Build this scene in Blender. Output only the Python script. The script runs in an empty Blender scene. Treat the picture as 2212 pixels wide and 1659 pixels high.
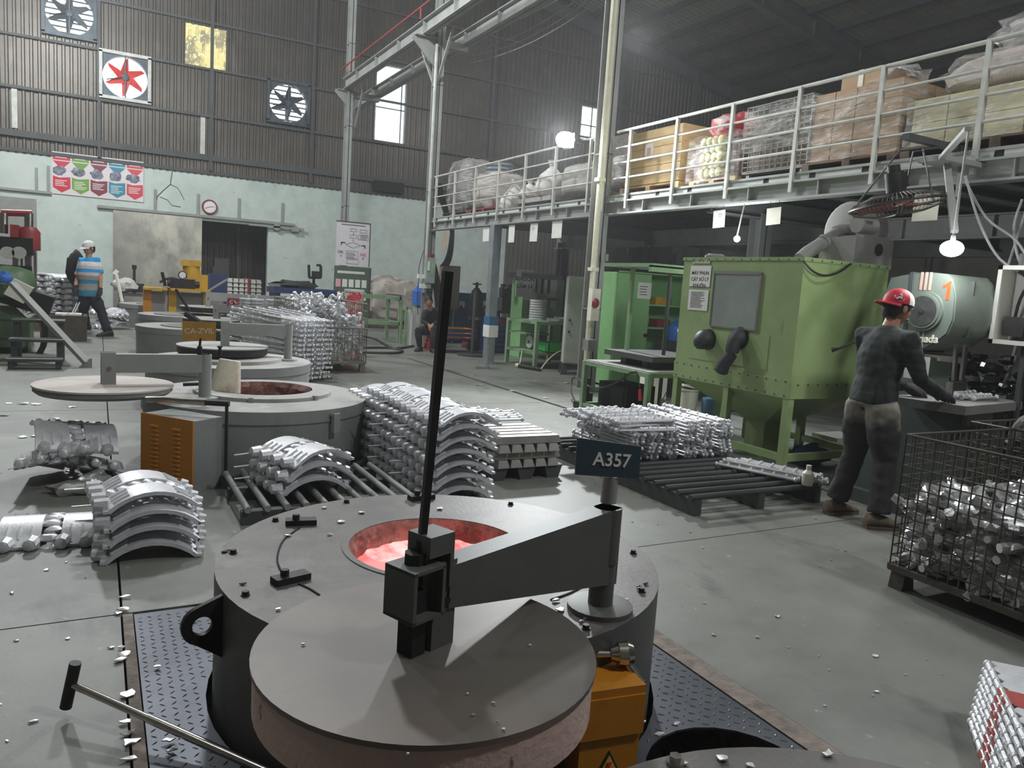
import bpy, bmesh, math, random
from mathutils import Vector as V, Matrix as MX, noise as NZ
from math import sin, cos, pi, radians as RAD
import numpy as np
random.seed(11)
SC = bpy.context.scene
COL = SC.collection
# ------------------------------------------------------------------ camera
H = 1.45; FPX = 1655.01
RT = V((0.8796183, -0.471275, 0.06458734)); UP = V((0.00288746, 0.1410664, 0.98999593)); FW = V((0.47567143, 0.87063204, -0.12544538))
cam = bpy.data.cameras.new('camera'); cam.sensor_width = 36; cam.lens = FPX / 2212 * 36; cam.clip_end = 200; cam.clip_start = 0.02
co = bpy.data.objects.new('camera', cam); COL.objects.link(co)
co.matrix_world = MX(((RT.x, UP.x, -FW.x, 0), (RT.y, UP.y, -FW.y, 0), (RT.z, UP.z, -FW.z, H), (0, 0, 0, 1)))
SC.camera = co
def ray(px, py): return FW * FPX + RT * (px - 1106) - UP * (py - 829.5)
def Zp(px, py, z=0.0):
    d = ray(px, py); return V((0, 0, H)) + d * ((z - H) / d.z)
def Yp(px, py, y):
    d = ray(px, py); return V((0, 0, H)) + d * (y / d.y)
def Xp(px, py, x):
    d = ray(px, py); return V((0, 0, H)) + d * (x / d.x)
# ------------------------------------------------------------------ light and exposure
SC.view_settings.view_transform = 'Standard'; SC.view_settings.look = 'None'
SC.view_settings.exposure = 0.1; SC.view_settings.gamma = 1.0
SC.view_settings.use_curve_mapping = False
try:
    SC.cycles.use_denoising = True; SC.cycles.denoiser = 'OPENIMAGEDENOISE'
    SC.cycles.sample_clamp_indirect = 6; SC.cycles.max_bounces = 8; SC.cycles.volume_bounces = 0; SC.cycles.use_adaptive_sampling = True; SC.cycles.adaptive_threshold = 0.025; SC.cycles.adaptive_min_samples = 16
except Exception: pass
w = bpy.data.worlds.new('daylight'); SC.world = w; w.use_nodes = True
w.node_tree.nodes['Background'].inputs[0].default_value = (0.93, 0.97, 1, 1)
w.node_tree.nodes['Background'].inputs[1].default_value = 2.2
def lamp(kind, loc, energy, size=0.3, col=(1, 1, 1), aim=None, sy=None, spread=None):
    l = bpy.data.lights.new('light', kind); l.energy = energy; l.color = col
    if kind == 'AREA':
        l.size = size
        if sy: l.shape = 'RECTANGLE'; l.size_y = sy
        if spread: l.spread = spread
    else: l.shadow_soft_size = size
    o = bpy.data.objects.new('light', l); COL.objects.link(o); o.location = loc
    if aim is not None: o.rotation_euler = (V(aim) - V(loc)).to_track_quat('-Z', 'Y').to_euler()
    return o
COOL = (0.93, 0.97, 1.0)
# unseen lights under the roof: left one read from shadows, others added as fill
for x, y, e in ((-2.6, 3.5, 200), (2.2, 12, 1400), (-1.5, 20, 2000), (5.2, -1.5, 1080), (13, 18, 560), (12, 6, 620)):
    lamp('POINT', (x, y, 8.4), e, 0.35, COOL)
# ------------------------------------------------------------------ materials
def lin(c):
    return tuple(((v / 255) / 12.92 if v / 255 <= 0.04045 else ((v / 255 + 0.055) / 1.055) ** 2.4) for v in c)
MATS = {}
def mat(name, col, rough=0.6, metal=0.0, var=0.18, scale=6.0, col2=None, bump=0.0, bscale=60.0, emit=0.0, spec=0.5, stretch=None, alpha=1.0, trans=0.0, lo=0.35, hi=0.65):
    m = bpy.data.materials.new(name); m.use_nodes = True
    nt = m.node_tree; N = nt.nodes; L = nt.links
    b = N['Principled BSDF']; c = lin(col); c2 = lin(col2) if col2 else None
    tc = N.new('ShaderNodeTexCoord'); mp = N.new('ShaderNodeMapping'); L.new(tc.outputs['Object'], mp.inputs[0])
    if stretch: mp.inputs['Scale'].default_value = stretch
    n = N.new('ShaderNodeTexNoise'); n.inputs['Scale'].default_value = scale; n.inputs['Detail'].default_value = 6; n.inputs['Roughness'].default_value = 0.62
    L.new(mp.outputs[0], n.inputs['Vector'])
    r = N.new('ShaderNodeValToRGB'); r.color_ramp.elements[0].position = lo; r.color_ramp.elements[1].position = hi
    a0 = c2 if c2 else tuple(x * (1 - var) for x in c); a1 = c if c2 else tuple(min(1, x * (1 + var)) for x in c)
    r.color_ramp.elements[0].color = (*a0, 1); r.color_ramp.elements[1].color = (*a1, 1)
    L.new(n.outputs['Fac'], r.inputs[0]); L.new(r.outputs[0], b.inputs['Base Color'])
    b.inputs['Roughness'].default_value = rough; b.inputs['Metallic'].default_value = metal
    b.inputs['Specular IOR Level'].default_value = spec
    if emit: L.new(r.outputs[0], b.inputs['Emission Color']); b.inputs['Emission Strength'].default_value = emit
    if alpha < 1: b.inputs['Alpha'].default_value = alpha
    if trans: b.inputs['Transmission Weight'].default_value = trans
    if bump:
        n2 = N.new('ShaderNodeTexNoise'); n2.inputs['Scale'].default_value = bscale; n2.inputs['Detail'].default_value = 4
        L.new(mp.outputs[0], n2.inputs['Vector'])
        bp = N.new('ShaderNodeBump'); bp.inputs['Strength'].default_value = bump; bp.inputs['Distance'].default_value = 0.01
        L.new(n2.outputs['Fac'], bp.inputs['Height']); L.new(bp.outputs[0], b.inputs['Normal'])
    MATS[name] = m
    return m
def layered(name, base, layers, rough=0.6, metal=0.0, bump=0.0):
    # base colour with several noise-masked stains: (colour, scale, lo, hi, strength, stretch)
    m = mat(name, base, rough, metal, 0.08, 3.0, bump=bump)
    nt = m.node_tree; N = nt.nodes; L = nt.links; b = N['Principled BSDF']
    cur = b.inputs['Base Color'].links[0].from_socket
    tc = [q for q in N if q.type == 'TEX_COORD'][0]
    for i, (c, s, lo, hi, k, st) in enumerate(layers):
        mp = N.new('ShaderNodeMapping'); mp.inputs['Location'].default_value = (i * 3.7, i * 1.3, i * 2.1)
        if st: mp.inputs['Scale'].default_value = st
        L.new(tc.outputs['Object'], mp.inputs[0])
        n = N.new('ShaderNodeTexNoise'); n.inputs['Scale'].default_value = s; n.inputs['Detail'].default_value = 7; n.inputs['Roughness'].default_value = 0.65
        L.new(mp.outputs[0], n.inputs['Vector'])
        mr = N.new('ShaderNodeMapRange'); mr.inputs[1].default_value = lo; mr.inputs[2].default_value = hi; mr.inputs[4].default_value = k
        L.new(n.outputs['Fac'], mr.inputs[0])
        mx = N.new('ShaderNodeMix'); mx.data_type = 'RGBA'; mx.inputs[7].default_value = (*lin(c), 1)
        L.new(mr.outputs[0], mx.inputs[0]); L.new(cur, mx.inputs[6]); cur = mx.outputs[2]
    L.new(cur, b.inputs['Base Color'])
    return m
FLOOR = layered('painted_concrete', (124, 125, 118), [((94, 95, 89), 0.9, .48, .68, .7, None), ((150, 152, 143), 0.5, .56, .72, .5, None), ((70, 71, 68), 1.6, .57, .68, .75, (1, .4, 1)), ((150, 128, 120), 0.7, .62, .72, .5, None), ((190, 190, 184), 9, .66, .72, .5, None)], 0.5, bump=0.08)
STRIP = mat('bare_concrete', (150, 136, 126), 0.85, col2=(110, 100, 92), scale=14, bump=0.4)
PIT = mat('pit_dark', (24, 25, 28), 0.9)
MINT = layered('mint_plaster', (196, 207, 199), [((176, 192, 183), 0.6, .5, .62, .6, None), ((208, 215, 206), 0.35, .5, .65, .7, None), ((150, 150, 130), 3, .66, .72, .5, (1, 1, .3)), ((128, 140, 132), 1.1, .64, .7, .5, (1, 1, 2.5))], 0.75, bump=0.05)
GREYP = mat('grey_plaster', (150, 150, 146), 0.8, var=.08)
CORR = layered('galvanised_corrugated', (92, 87, 80), [((74, 70, 63), 0.5, .42, .6, .6, None), ((120, 115, 106), 2, .6, .72, .5, (1, 1, .25)), ((90, 84, 74), 5, .6, .7, .4, (1, 1, .1))], 0.45, 0.55)
CORRB = layered('brown_corrugated', (96, 92, 86), [((80, 77, 70), 0.7, .45, .6, .7, None)], 0.6, 0.2)
ROOF = layered('roof_sheet', (150, 150, 134), [((104, 106, 98), 0.4, .45, .62, .7, None)], 0.36, 0.7)
STEEL = mat('painted_steel', (150, 152, 148), 0.6, 0.1, .12, 2.5)
STEELD = mat('dark_painted_steel', (76, 78, 77), 0.6, 0.2, .15, 2)
PURL = mat('purlin_steel', (36, 42, 40), 0.7, 0.2)
RAILM = mat('rail_paint', (190, 190, 182), 0.55, 0.1, .15, 5)
DECKW = mat('deck_white', (200, 204, 198), 0.6, 0, .1, 3)
GALV = mat('galvanised_steel', (160, 166, 172), 0.4, 0.7, .15, 3)
FURN = layered('furnace_shell', (146, 148, 146), [((120, 122, 120), 2, .45, .65, .6, (1, 1, .5)), ((90, 90, 90), 9, .66, .72, .6, (1, 1, .3))], 0.55, 0.15, 0.05)
FURNT = layered('furnace_top', (170, 168, 164), [((140, 138, 134), 3, .45, .62, .7, None), ((200, 192, 186), 6, .58, .7, .5, None)], 0.6, 0.1, 0.1)
FURN1 = layered('furnace_shell_dark', (92, 94, 92), [((74, 76, 75), 2, .45, .65, .6, (1, 1, .5))], 0.5, 0.25, 0.05)
FURN1T = layered('furnace_top_worn', (104, 100, 96), [((84, 81, 78), 3.2, .45, .62, .7, None), ((132, 130, 128), 2.3, .56, .7, .6, None), ((70, 66, 62), 12, .62, .7, .6, None)], 0.5, 0.3, 0.1)
LID1 = layered('lid_steel', (112, 105, 98), [((97, 92, 88), 2.4, .42, .62, .7, None), ((128, 112, 104), 1.2, .5, .65, .6, None)], 0.48, 0.3)
LINING = layered('refractory', (206, 178, 168), [((170, 140, 130), 6, .5, .7, .6, (1, 1, .3)), ((70, 50, 44), 14, .66, .71, .8, (1, 1, .4))], 0.9, 0, 0.3)
LID2 = layered('lid_pink', (206, 196, 190), [((180, 166, 160), 4, .48, .66, .7, (.4, 1, 1))], 0.75)
ARM1 = mat('arm_paint', (92, 94, 90), 0.5, 0.2, .1, 4)
BLACKM = mat('black_steel', (46, 44, 44), 0.5, 0.5, .25, 8)
DARK = mat('dark_recess', (18, 19, 20), 0.9)
RUST = layered('rusty_crucible', (150, 112, 102), [((92, 62, 56), 9, .4, .6, .8, None), ((190, 110, 100), 16, .55, .7, .8, None), ((214, 170, 160), 24, .62, .7, .7, None)], 0.85, 0, 0.8)
LADLE = layered('ladle_coating', (216, 212, 190), [((170, 150, 150), 5, .5, .66, .8, None), ((222, 188, 174), 3, .5, .7, .7, None)], 0.8, 0, 0.4)
ORANGE = layered('orange_paint', (196, 126, 22), [((150, 92, 14), 3, .5, .68, .7, None), ((110, 60, 12), 7, .64, .72, .6, None)], 0.5)
YELLOW = mat('yellow_paint', (206, 160, 38), 0.5, 0, .15, 5)
ALU = mat('aluminium_casting', (218, 218, 221), 0.42, 0.35, .1, 14, bump=0.15, bscale=90)
ALUD = mat('aluminium_shiny', (202, 202, 202), 0.28, 0.7, .2, 12, bump=0.2, bscale=40)
ALUI = mat('aluminium_ingot', (158, 156, 150), 0.38, 0.7, .12, 10)
GREEN = layered('green_paint', (146, 168, 112), [((130, 152, 98), 1.7, .45, .65, .7, None), ((160, 182, 126), 1.1, .5, .66, .6, None), ((108, 106, 72), 6, .64, .72, .55, (1, 1, .3))], 0.5, 0, 0.03)
GREENB = mat('locker_green', (140, 192, 128), 0.5, 0, .08, 3)
GREEND = mat('machine_green', (84, 108, 78), 0.55, 0, .25, 5)
GREENT = mat('table_green', (132, 160, 122), 0.55, 0, .15, 5)
SAW = layered('saw_green_grey', (118, 128, 118), [((100, 110, 104), 2, .45, .65, .7, None)], 0.4, 0.15)
SAWD = mat('saw_base', (74, 84, 78), 0.5, 0.1, .2, 3)
GLASSW = mat('blast_window', (150, 160, 152), 0.12, 0, .1, 3)
WHITE = mat('white_paper', (232, 230, 224), 0.7, 0, .04, 4)
PINKP = mat('pink_paper', (236, 170, 186), 0.7, 0, .04)
INK = mat('black_ink', (40, 40, 42), 0.7, 0, .05)
REDINK = mat('red_ink', (210, 50, 50), 0.7, 0, .05)
RUBBER = mat('black_rubber', (44, 45, 46), 0.6, 0, .25, 12, bump=0.3, bscale=25)
CABLE = mat('black_cable', (34, 34, 36), 0.5)
CABLEG = mat('grey_cable', (150, 150, 150), 0.5)
BULB = mat('lit_lamp', (255, 255, 255), 0.5, 0, 0, 1, emit=30.0)
PVC = mat('conduit_ivory', (214, 210, 184), 0.5, 0, .1, 5)
WOOD = layered('crate_plywood', (222, 192, 142), [((200, 164, 112), 3, .5, .66, .7, (1, 1, 6))], 0.7)
WOODD = mat('pallet_wood', (106, 86, 70), 0.8, 0, .3, 7)
CARD = mat('cardboard', (174, 142, 106), 0.7, 0, .08, 4)
FILM = None
BLUE = mat('blue_plastic', (38, 52, 96), 0.5, 0, .2, 5)
BLUEM = mat('blue_machine', (44, 96, 140), 0.5, 0, .15, 4)
BLUEW = mat('water_jug_blue', (60, 110, 190), 0.2, 0, .1, 4)
RED = mat('red_plastic', (206, 40, 56), 0.4, 0, .1, 4)
REDM = mat('red_machine', (140, 46, 46), 0.5, 0, .2, 5)
LIME = mat('bright_green_plastic', (44, 186, 80), 0.4, 0, .1, 4)
SACK = layered('dusty_tarp', (196, 186, 176), [((166, 152, 142), 3, .45, .62, .7, None)], 0.8, 0, 0.5)
SACKW = mat('white_sack', (206, 202, 196), 0.6, 0, .15, 6, bump=0.5, bscale=16)
CREAM = mat('cream_plastic', (226, 222, 206), 0.4, 0, .08, 4)
GREYBOX = mat('grey_enamel', (186, 186, 178), 0.5, 0, .08, 3)
TAN = mat('tan_enamel', (160, 152, 134), 0.5, 0, .1, 3)
DUST = layered('dusty_grey', (136, 134, 130), [((112, 110, 108), 3, .45, .62, .6, None)], 0.8, 0, 0.2)
PLATE = mat('checker_plate', (86, 88, 96), 0.42, 0.6, .2, 3)
TREAD = mat('checker_tread', (110, 112, 120), 0.3, 0.8, .2, 3)
CHROME = mat('bare_metal', (190, 186, 180), 0.22, 1.0, .15, 10)
WIRE = mat('cage_wire', (86, 82, 74), 0.5, 0.5, .2, 8)
WIREL = mat('cage_wire_pale', (128, 126, 112), 0.5, 0.4, .15, 8)
SKIN = mat('skin', (186, 132, 104), 0.5, 0, .06, 10)
HAIR = mat('black_hair', (20, 18, 17), 0.6)
def film():
    m = bpy.data.materials.new('stretch_film'); m.use_nodes = True
    nt = m.node_tree; N = nt.nodes; L = nt.links
    out = N['Material Output']; b = N['Principled BSDF']
    b.inputs['Base Color'].default_value = (.75, .73, .7, 1); b.inputs['Roughness'].default_value = .12
    tc = N.new('ShaderNodeTexCoord'); n = N.new('ShaderNodeTexNoise'); n.inputs['Scale'].default_value = 5; n.inputs['Detail'].default_value = 5
    mp = N.new('ShaderNodeMapping'); mp.inputs['Scale'].default_value = (1, 1, 4); L.new(tc.outputs['Object'], mp.inputs[0]); L.new(mp.outputs[0], n.inputs[0])
    bp = N.new('ShaderNodeBump'); bp.inputs['Strength'].default_value = 1.0; bp.inputs['Distance'].default_value = .06; L.new(n.outputs['Fac'], bp.inputs['Height']); L.new(bp.outputs[0], b.inputs['Normal'])
    mr = N.new('ShaderNodeMapRange'); mr.inputs[1].default_value = .4; mr.inputs[2].default_value = .7; mr.inputs[3].default_value = .12; mr.inputs[4].default_value = .5
    L.new(n.outputs['Fac'], mr.inputs[0]); L.new(mr.outputs[0], b.inputs['Alpha'])
    return m
FILM = film()
# ------------------------------------------------------------------ mesh builder
OFF = {}
class MB:
    def __init__(s, T=None): s.v = []; s.f = []; s.T = T
    def add(s, vs, fs):
        n = len(s.v)
        s.v += [(s.T @ V(p)) if s.T is not None else V(p) for p in vs]
        s.f += [tuple(n + i for i in q) for q in fs]
        return s
    def bx(s, x0, x1, y0, y1, z0, z1):
        return s.add([(x0, y0, z0), (x1, y0, z0), (x1, y1, z0), (x0, y1, z0), (x0, y0, z1), (x1, y0, z1), (x1, y1, z1), (x0, y1, z1)],
                     [(3, 2, 1, 0), (4, 5, 6, 7), (0, 1, 5, 4), (1, 2, 6, 5), (2, 3, 7, 6), (3, 0, 4, 7)])
    def box(s, c, d, R=None):
        c = V(c); h = V(d) / 2; R = R or MX.Identity(3)
        if isinstance(R, (int, float)): R = MX.Rotation(R, 3, 'Z')
        P = [c + R @ V((x * h.x, y * h.y, z * h.z)) for z in (-1, 1) for x, y in ((-1, -1), (1, -1), (1, 1), (-1, 1))]
        return s.add(P, [(3, 2, 1, 0), (4, 5, 6, 7), (0, 1, 5, 4), (1, 2, 6, 5), (2, 3, 7, 6), (3, 0, 4, 7)])
    def hexa(s, p): return s.add(p, [(3, 2, 1, 0), (4, 5, 6, 7), (0, 1, 5, 4), (1, 2, 6, 5), (2, 3, 7, 6), (3, 0, 4, 7)])
    def bar(s, a, b, wd, ht, up=(0, 0, 1)):
        a = V(a); b = V(b); d = (b - a).normalized(); u = V(up)
        if abs(d.dot(u)) > .98: u = V((0, 1, 0))
        sd = d.cross(u).normalized(); u = sd.cross(d)
        P = [q + sd * (i * wd / 2) + u * (j * ht / 2) for q in (a, b) for i, j in ((-1, -1), (1, -1), (1, 1), (-1, 1))]
        return s.add(P, [(3, 2, 1, 0), (4, 5, 6, 7), (0, 1, 5, 4), (1, 2, 6, 5), (2, 3, 7, 6), (3, 0, 4, 7)])
    def cyl(s, a, b, r, n=10, r2=None, cap=True):
        a = V(a); b = V(b); r2 = r if r2 is None else r2; d = (b - a).normalized()
        u = d.orthogonal().normalized(); w_ = d.cross(u)
        P = [q + (u * cos(2 * pi * k / n) + w_ * sin(2 * pi * k / n)) * rr for q, rr in ((a, r), (b, r2)) for k in range(n)]
        F = [(k, (k + 1) % n, n + (k + 1) % n, n + k) for k in range(n)]
        if cap: F += [tuple(range(n - 1, -1, -1)), tuple(range(n, 2 * n))]
        return s.add(P, F)
    def path(s, pts, r, n=6, cap=True):
        pts = [V(p) for p in pts]; P = []; F = []; u = None
        for i, p in enumerate(pts):
            d = (pts[min(i + 1, len(pts) - 1)] - pts[max(i - 1, 0)]).normalized()
            u = d.orthogonal().normalized() if u is None else (u - d * u.dot(d)).normalized()
            w_ = d.cross(u); rr = r[i] if isinstance(r, (list, tuple)) else r
            P += [p + (u * cos(2 * pi * k / n) + w_ * sin(2 * pi * k / n)) * rr for k in range(n)]
        for i in range(len(pts) - 1):
            F += [(i * n + k, i * n + (k + 1) % n, (i + 1) * n + (k + 1) % n, (i + 1) * n + k) for k in range(n)]
        if cap: F += [tuple(range(n - 1, -1, -1)), tuple(range(len(P) - n, len(P)))]
        return s.add(P, F)
    def lathe(s, prof, n=24, c=(0, 0, 0), axis='z', cap=True):
        P = []; F = []; c = V(c)
        for r, z in prof:
            for k in range(n):
                a = 2 * pi * k / n; q = (r * cos(a), r * sin(a), z)
                if axis == 'x': q = (z, q[0], q[1])
                elif axis == 'y': q = (q[1], z, q[0])
                P.append(c + V(q))
        m = len(prof)
        for i in range(m - 1):
            F += [(i * n + k, i * n + (k + 1) % n, (i + 1) * n + (k + 1) % n, (i + 1) * n + k) for k in range(n)]
        if cap:
            if prof[0][0] > 1e-6: F.append(tuple(range(n - 1, -1, -1)))
            if prof[-1][0] > 1e-6: F.append(tuple(range((m - 1) * n, m * n)))
        return s.add(P, F)
    def prism(s, poly, d, O=(0, 0, 0), U=(1, 0, 0), W=(0, 1, 0)):
        # polygon in the plane O + a*U + b*W pushed by vector d
        O = V(O); U = V(U); W = V(W); d = V(d); n = len(poly)
        P = [O + U * a + W * b for a, b in poly]; P += [p + d for p in P]
        return s.add(P, [tuple(range(n - 1, -1, -1)), tuple(range(n, 2 * n))] + [(k, (k + 1) % n, n + (k + 1) % n, n + k) for k in range(n)])
    def ring(s, c, r, c2, r2, n=48):
        P = [(c[0] + r * cos(2 * pi * k / n), c[1] + r * sin(2 * pi * k / n), c[2]) for k in range(n)]
        P += [(c2[0] + r2 * cos(2 * pi * k / n), c2[1] + r2 * sin(2 * pi * k / n), c2[2]) for k in range(n)]
        return s.add(P, [(k, (k + 1) % n, n + (k + 1) % n, n + k) for k in range(n)])
    def blob(s, c, r, n=12, m=8, amp=0.0, fr=3.0, seed=0, sq=1.0):
        c = V(c); r = V(r) if not isinstance(r, (int, float)) else V((r, r, r)); P = []; F = []
        pw = lambda x: math.copysign(abs(x) ** sq, x)
        for i in range(m + 1):
            t = pi * i / m
            for k in range(n):
                a = 2 * pi * k / n; d = V((pw(sin(t)) * pw(cos(a)), pw(sin(t)) * pw(sin(a)), pw(cos(t))))
                e = 1 + amp * NZ.noise(d * fr + V((seed * 3.1, seed * 1.7, seed)))
                P.append(c + V((d.x * r.x, d.y * r.y, d.z * r.z)) * e)
        for i in range(m): F += [(i * n + k, (i + 1) * n + k, (i + 1) * n + (k + 1) % n, i * n + (k + 1) % n) for k in range(n)]
        return s.add(P, F)
    def build(s, name, m, parent=None, smooth=True, rough=None, kind=None, label=None):
        off = OFF.get(parent.name, V()) if parent is not None else V()
        me = bpy.data.meshes.new(name)
        me.from_pydata([tuple(p - off) for p in s.v], [], s.f)
        bm = bmesh.new(); bm.from_mesh(me); bmesh.ops.remove_doubles(bm, verts=bm.verts, dist=1e-5); bmesh.ops.recalc_face_normals(bm, faces=bm.faces); bm.to_mesh(me); bm.free()
        if smooth:
            me.polygons.foreach_set('use_smooth', [True] * len(me.polygons))
            me.set_sharp_from_angle(angle=RAD(40))
        me.materials.append(m)
        o = bpy.data.objects.new(name, me); COL.objects.link(o)
        if parent is not None: o.parent = parent; OFF[o.name] = off
        if kind: o['kind'] = kind
        if label: o['label'] = label
        return o
def thing(name, label, cat, loc=(0, 0, 0), group=None):
    o = bpy.data.objects.new(name, None); COL.objects.link(o); o.empty_display_size = .1
    o.location = loc; o['label'] = label; o['category'] = cat
    if group: o['group'] = group
    OFF[o.name] = V(loc)
    return o
def tag(o, label, cat, group=None):
    o['label'] = label; o['category'] = cat
    if group: o['group'] = group
    return o
def struct(name, mb, m, smooth=False):
    o = mb.build(name, m, None, smooth); o['kind'] = 'structure'; return o
def kids(o): return [c for c in bpy.data.objects if c.parent is o]
CH = {}
def dup(root, loc, rot=(0, 0, 0), label=None, scale=None):
    if root.name not in CH: CH[root.name] = [(c, kids(c)) for c in kids(root)]
    r = root.copy(); COL.objects.link(r); r.location = loc; r.rotation_euler = rot
    if scale: r.scale = (scale,) * 3 if not isinstance(scale, tuple) else scale
    if label: r['label'] = label
    for c, gs in CH[root.name]:
        d = c.copy(); COL.objects.link(d); d.parent = r
        for g in gs:
            e = g.copy(); COL.objects.link(e); e.parent = d
    return r
def place(root, loc, rot=(0, 0, 0)): root.location = loc; root.rotation_euler = rot; return root
def text(body, m, parent, O, U, W, size, name='lettering', align='CENTER', ext=0.002, bold=0.0):
    cu = bpy.data.curves.new(name, 'FONT'); cu.body = body; cu.size = size; cu.align_x = align; cu.extrude = ext; cu.offset = bold; cu.resolution_u = 3
    tmp = bpy.data.objects.new('tmp_text', cu); COL.objects.link(tmp)
    me = bpy.data.meshes.new_from_object(tmp.evaluated_get(bpy.context.evaluated_depsgraph_get()))
    bpy.data.objects.remove(tmp); bpy.data.curves.remove(cu)
    U = V(U).normalized(); W = V(W).normalized(); Nn = U.cross(W); off = OFF.get(parent.name, V()) if parent is not None else V()
    me.transform(MX(((U.x, W.x, Nn.x, O[0] - off.x), (U.y, W.y, Nn.y, O[1] - off.y), (U.z, W.z, Nn.z, O[2] - off.z), (0, 0, 0, 1))))
    me.materials.clear(); me.materials.append(m); me.name = name
    o = bpy.data.objects.new(name, me); COL.objects.link(o)
    if parent is not None: o.parent = parent; OFF[o.name] = off
    return o
def bez(a, b, c, n=10):
    a, b, c = V(a), V(b), V(c); return [a * (1 - t) ** 2 + b * 2 * t * (1 - t) + c * t * t for t in [i / n for i in range(n + 1)]]
def spline(pts, k=6):
    pts = [V(p) for p in pts]; out = []; P = [pts[0]] + pts + [pts[-1]]
    for i in range(1, len(P) - 2):
        for j in range(k):
            t = j / k; a, b, c, d = P[i - 1], P[i], P[i + 1], P[i + 2]
            out.append(0.5 * ((2 * b) + (c - a) * t + (2 * a - 5 * b + 4 * c - d) * t * t + (3 * b - a - 3 * c + d) * t ** 3))
    return out + [pts[-1]]
def lines(mb, O, U, W, wd, n, step, th, rnd=.35):
    # rows of tiny print on a sheet
    O = V(O); U = V(U).normalized(); W = V(W).normalized(); N = U.cross(W)
    for i in range(n):
        l = wd * (1 - rnd * random.random()); c = O - W * (i * step) + U * (l / 2)
        mb.add([c - U * l / 2 - W * th / 2 + N * .001, c + U * l / 2 - W * th / 2 + N * .001, c + U * l / 2 + W * th / 2 + N * .001, c - U * l / 2 + W * th / 2 + N * .001], [(0, 1, 2, 3)])
# ================================================================== SETTING
W = 27.0
def corr(mb, x0, x1, z0, z1, y, openings=(), pitch=.2, d=.04):
    zs = sorted({z0, z1, *[q for o in openings for q in o[2:4] if z0 < q < z1]})
    for za, zb in zip(zs, zs[1:]):
        zm = (za + zb) / 2; cuts = sorted([(o[0], o[1]) for o in openings if o[2] < zm < o[3]])
        segs = []; a = x0
        for c0, c1 in cuts: segs.append((a, c0)); a = c1
        segs.append((a, x1))
        for a, b in segs:
            if b - a < .01: continue
            xs = []; k = math.floor(a / pitch)
            while k * pitch < b:
                for dx, dy in ((0, 0), (.5, 0), (.62, -d), (.88, -d)):
                    x = (k + dx) * pitch
                    if a < x < b: xs.append((x, dy))
                k += 1
            xs = [(a, 0)] + xs + [(b, 0)]
            P = [(x, y + dy, za) for x, dy in xs] + [(x, y + dy, zb) for x, dy in xs]; n = len(xs)
            mb.add(P, [(i, i + 1, n + i + 1, n + i) for i in range(n - 1)])
fans = [(-0.69, 8.48, .66), (0.76, 6.95, .66), (5.58, 7.0, .66)]
ops = [(x - h - .02, x + h + .02, z - h - .02, z + h + .02) for x, z, h in fans] + [(2.43, 3.62, 7.68, 8.9), (8.53, 9.7, 6.22, 8.86), (17.04, 18.2, 7.5, 8.86)]
DX0, DX1, DZ = 2.93, 5.05, 2.93
XM = Yp(1086, 540, W).x
vt = (Yp(805, 390, W), Yp(866, 420, W))
m = MB(); corr(m, -8, 31, 4.36, 14.3, W, ops); struct('wall_back', m, CORR)
m = MB(); corr(m, XM + .1, 31, 0, 4.4, W); struct('wall_back', m, CORRB)
m = MB(); m.bx(-8, DX0, W - .02, W + .2, 0, 4.42); m.bx(DX0, DX1, W - .02, W + .2, DZ, 4.42); m.bx(DX1, XM + .1, W - .02, W + .2, 0, 4.42)
wm = struct('wall_back', m, MINT)
# grey lower plaster strip behind the drill machine
x1 = Yp(80, 500, W).x; m = MB(); m.bx(-8, x1, W - .03, W - .021, 0, 3.1); m.build('plaster_patch', GREYP, wm)
# cracks are thin recess-dark lines in the plaster
m = MB(); ck = [Yp(*q, W - .028) for q in ((372, 370), (368, 398), (352, 412), (340, 424), (336, 440))]
m.path(ck, .012, 4); m.path([Yp(*q, W - .028) for q in ((368, 398), (384, 406), (392, 420), (398, 432))], .01, 4)
m.path([Yp(*q, W - .028) for q in ((345, 425), (362, 432), (372, 444), (390, 447))], .01, 4); m.build('plaster_crack', PIT, wm)
# corridor behind the doorway
m = MB(); corr(m, 2, 6.5, 0, 3.6, 30); struct('wall_corridor', m, CORR)
m = MB(); m.bx(1.9, 2.0, W + .2, 30, 0, 3.6); m.bx(6.5, 6.6, W + .2, 30, 0, 3.6); struct('wall_corridor', m, CORRB)
m = MB(); m.bx(1.9, 6.6, W + .2, 30.1, 3.6, 3.7); struct('ceiling', m, CORRB)
m = MB(); m.box((3.95, 29.8, 1.3), (.5, .3, 1.0)); m.box((3.7, 29.62, 1.35), (.12, .06, .3)); tag(m.build('electrical_cabinet', DUST), 'dark electrical cabinet inside the doorway on the corridor wall', 'cabinet')
m = MB(); m.cyl((4.55, 29.7, 0), (4.5, 29.7, 3.4), .07); tag(m.build('drain_pipe', DUST), 'grey upright pipe inside the open doorway', 'pipe')
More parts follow.
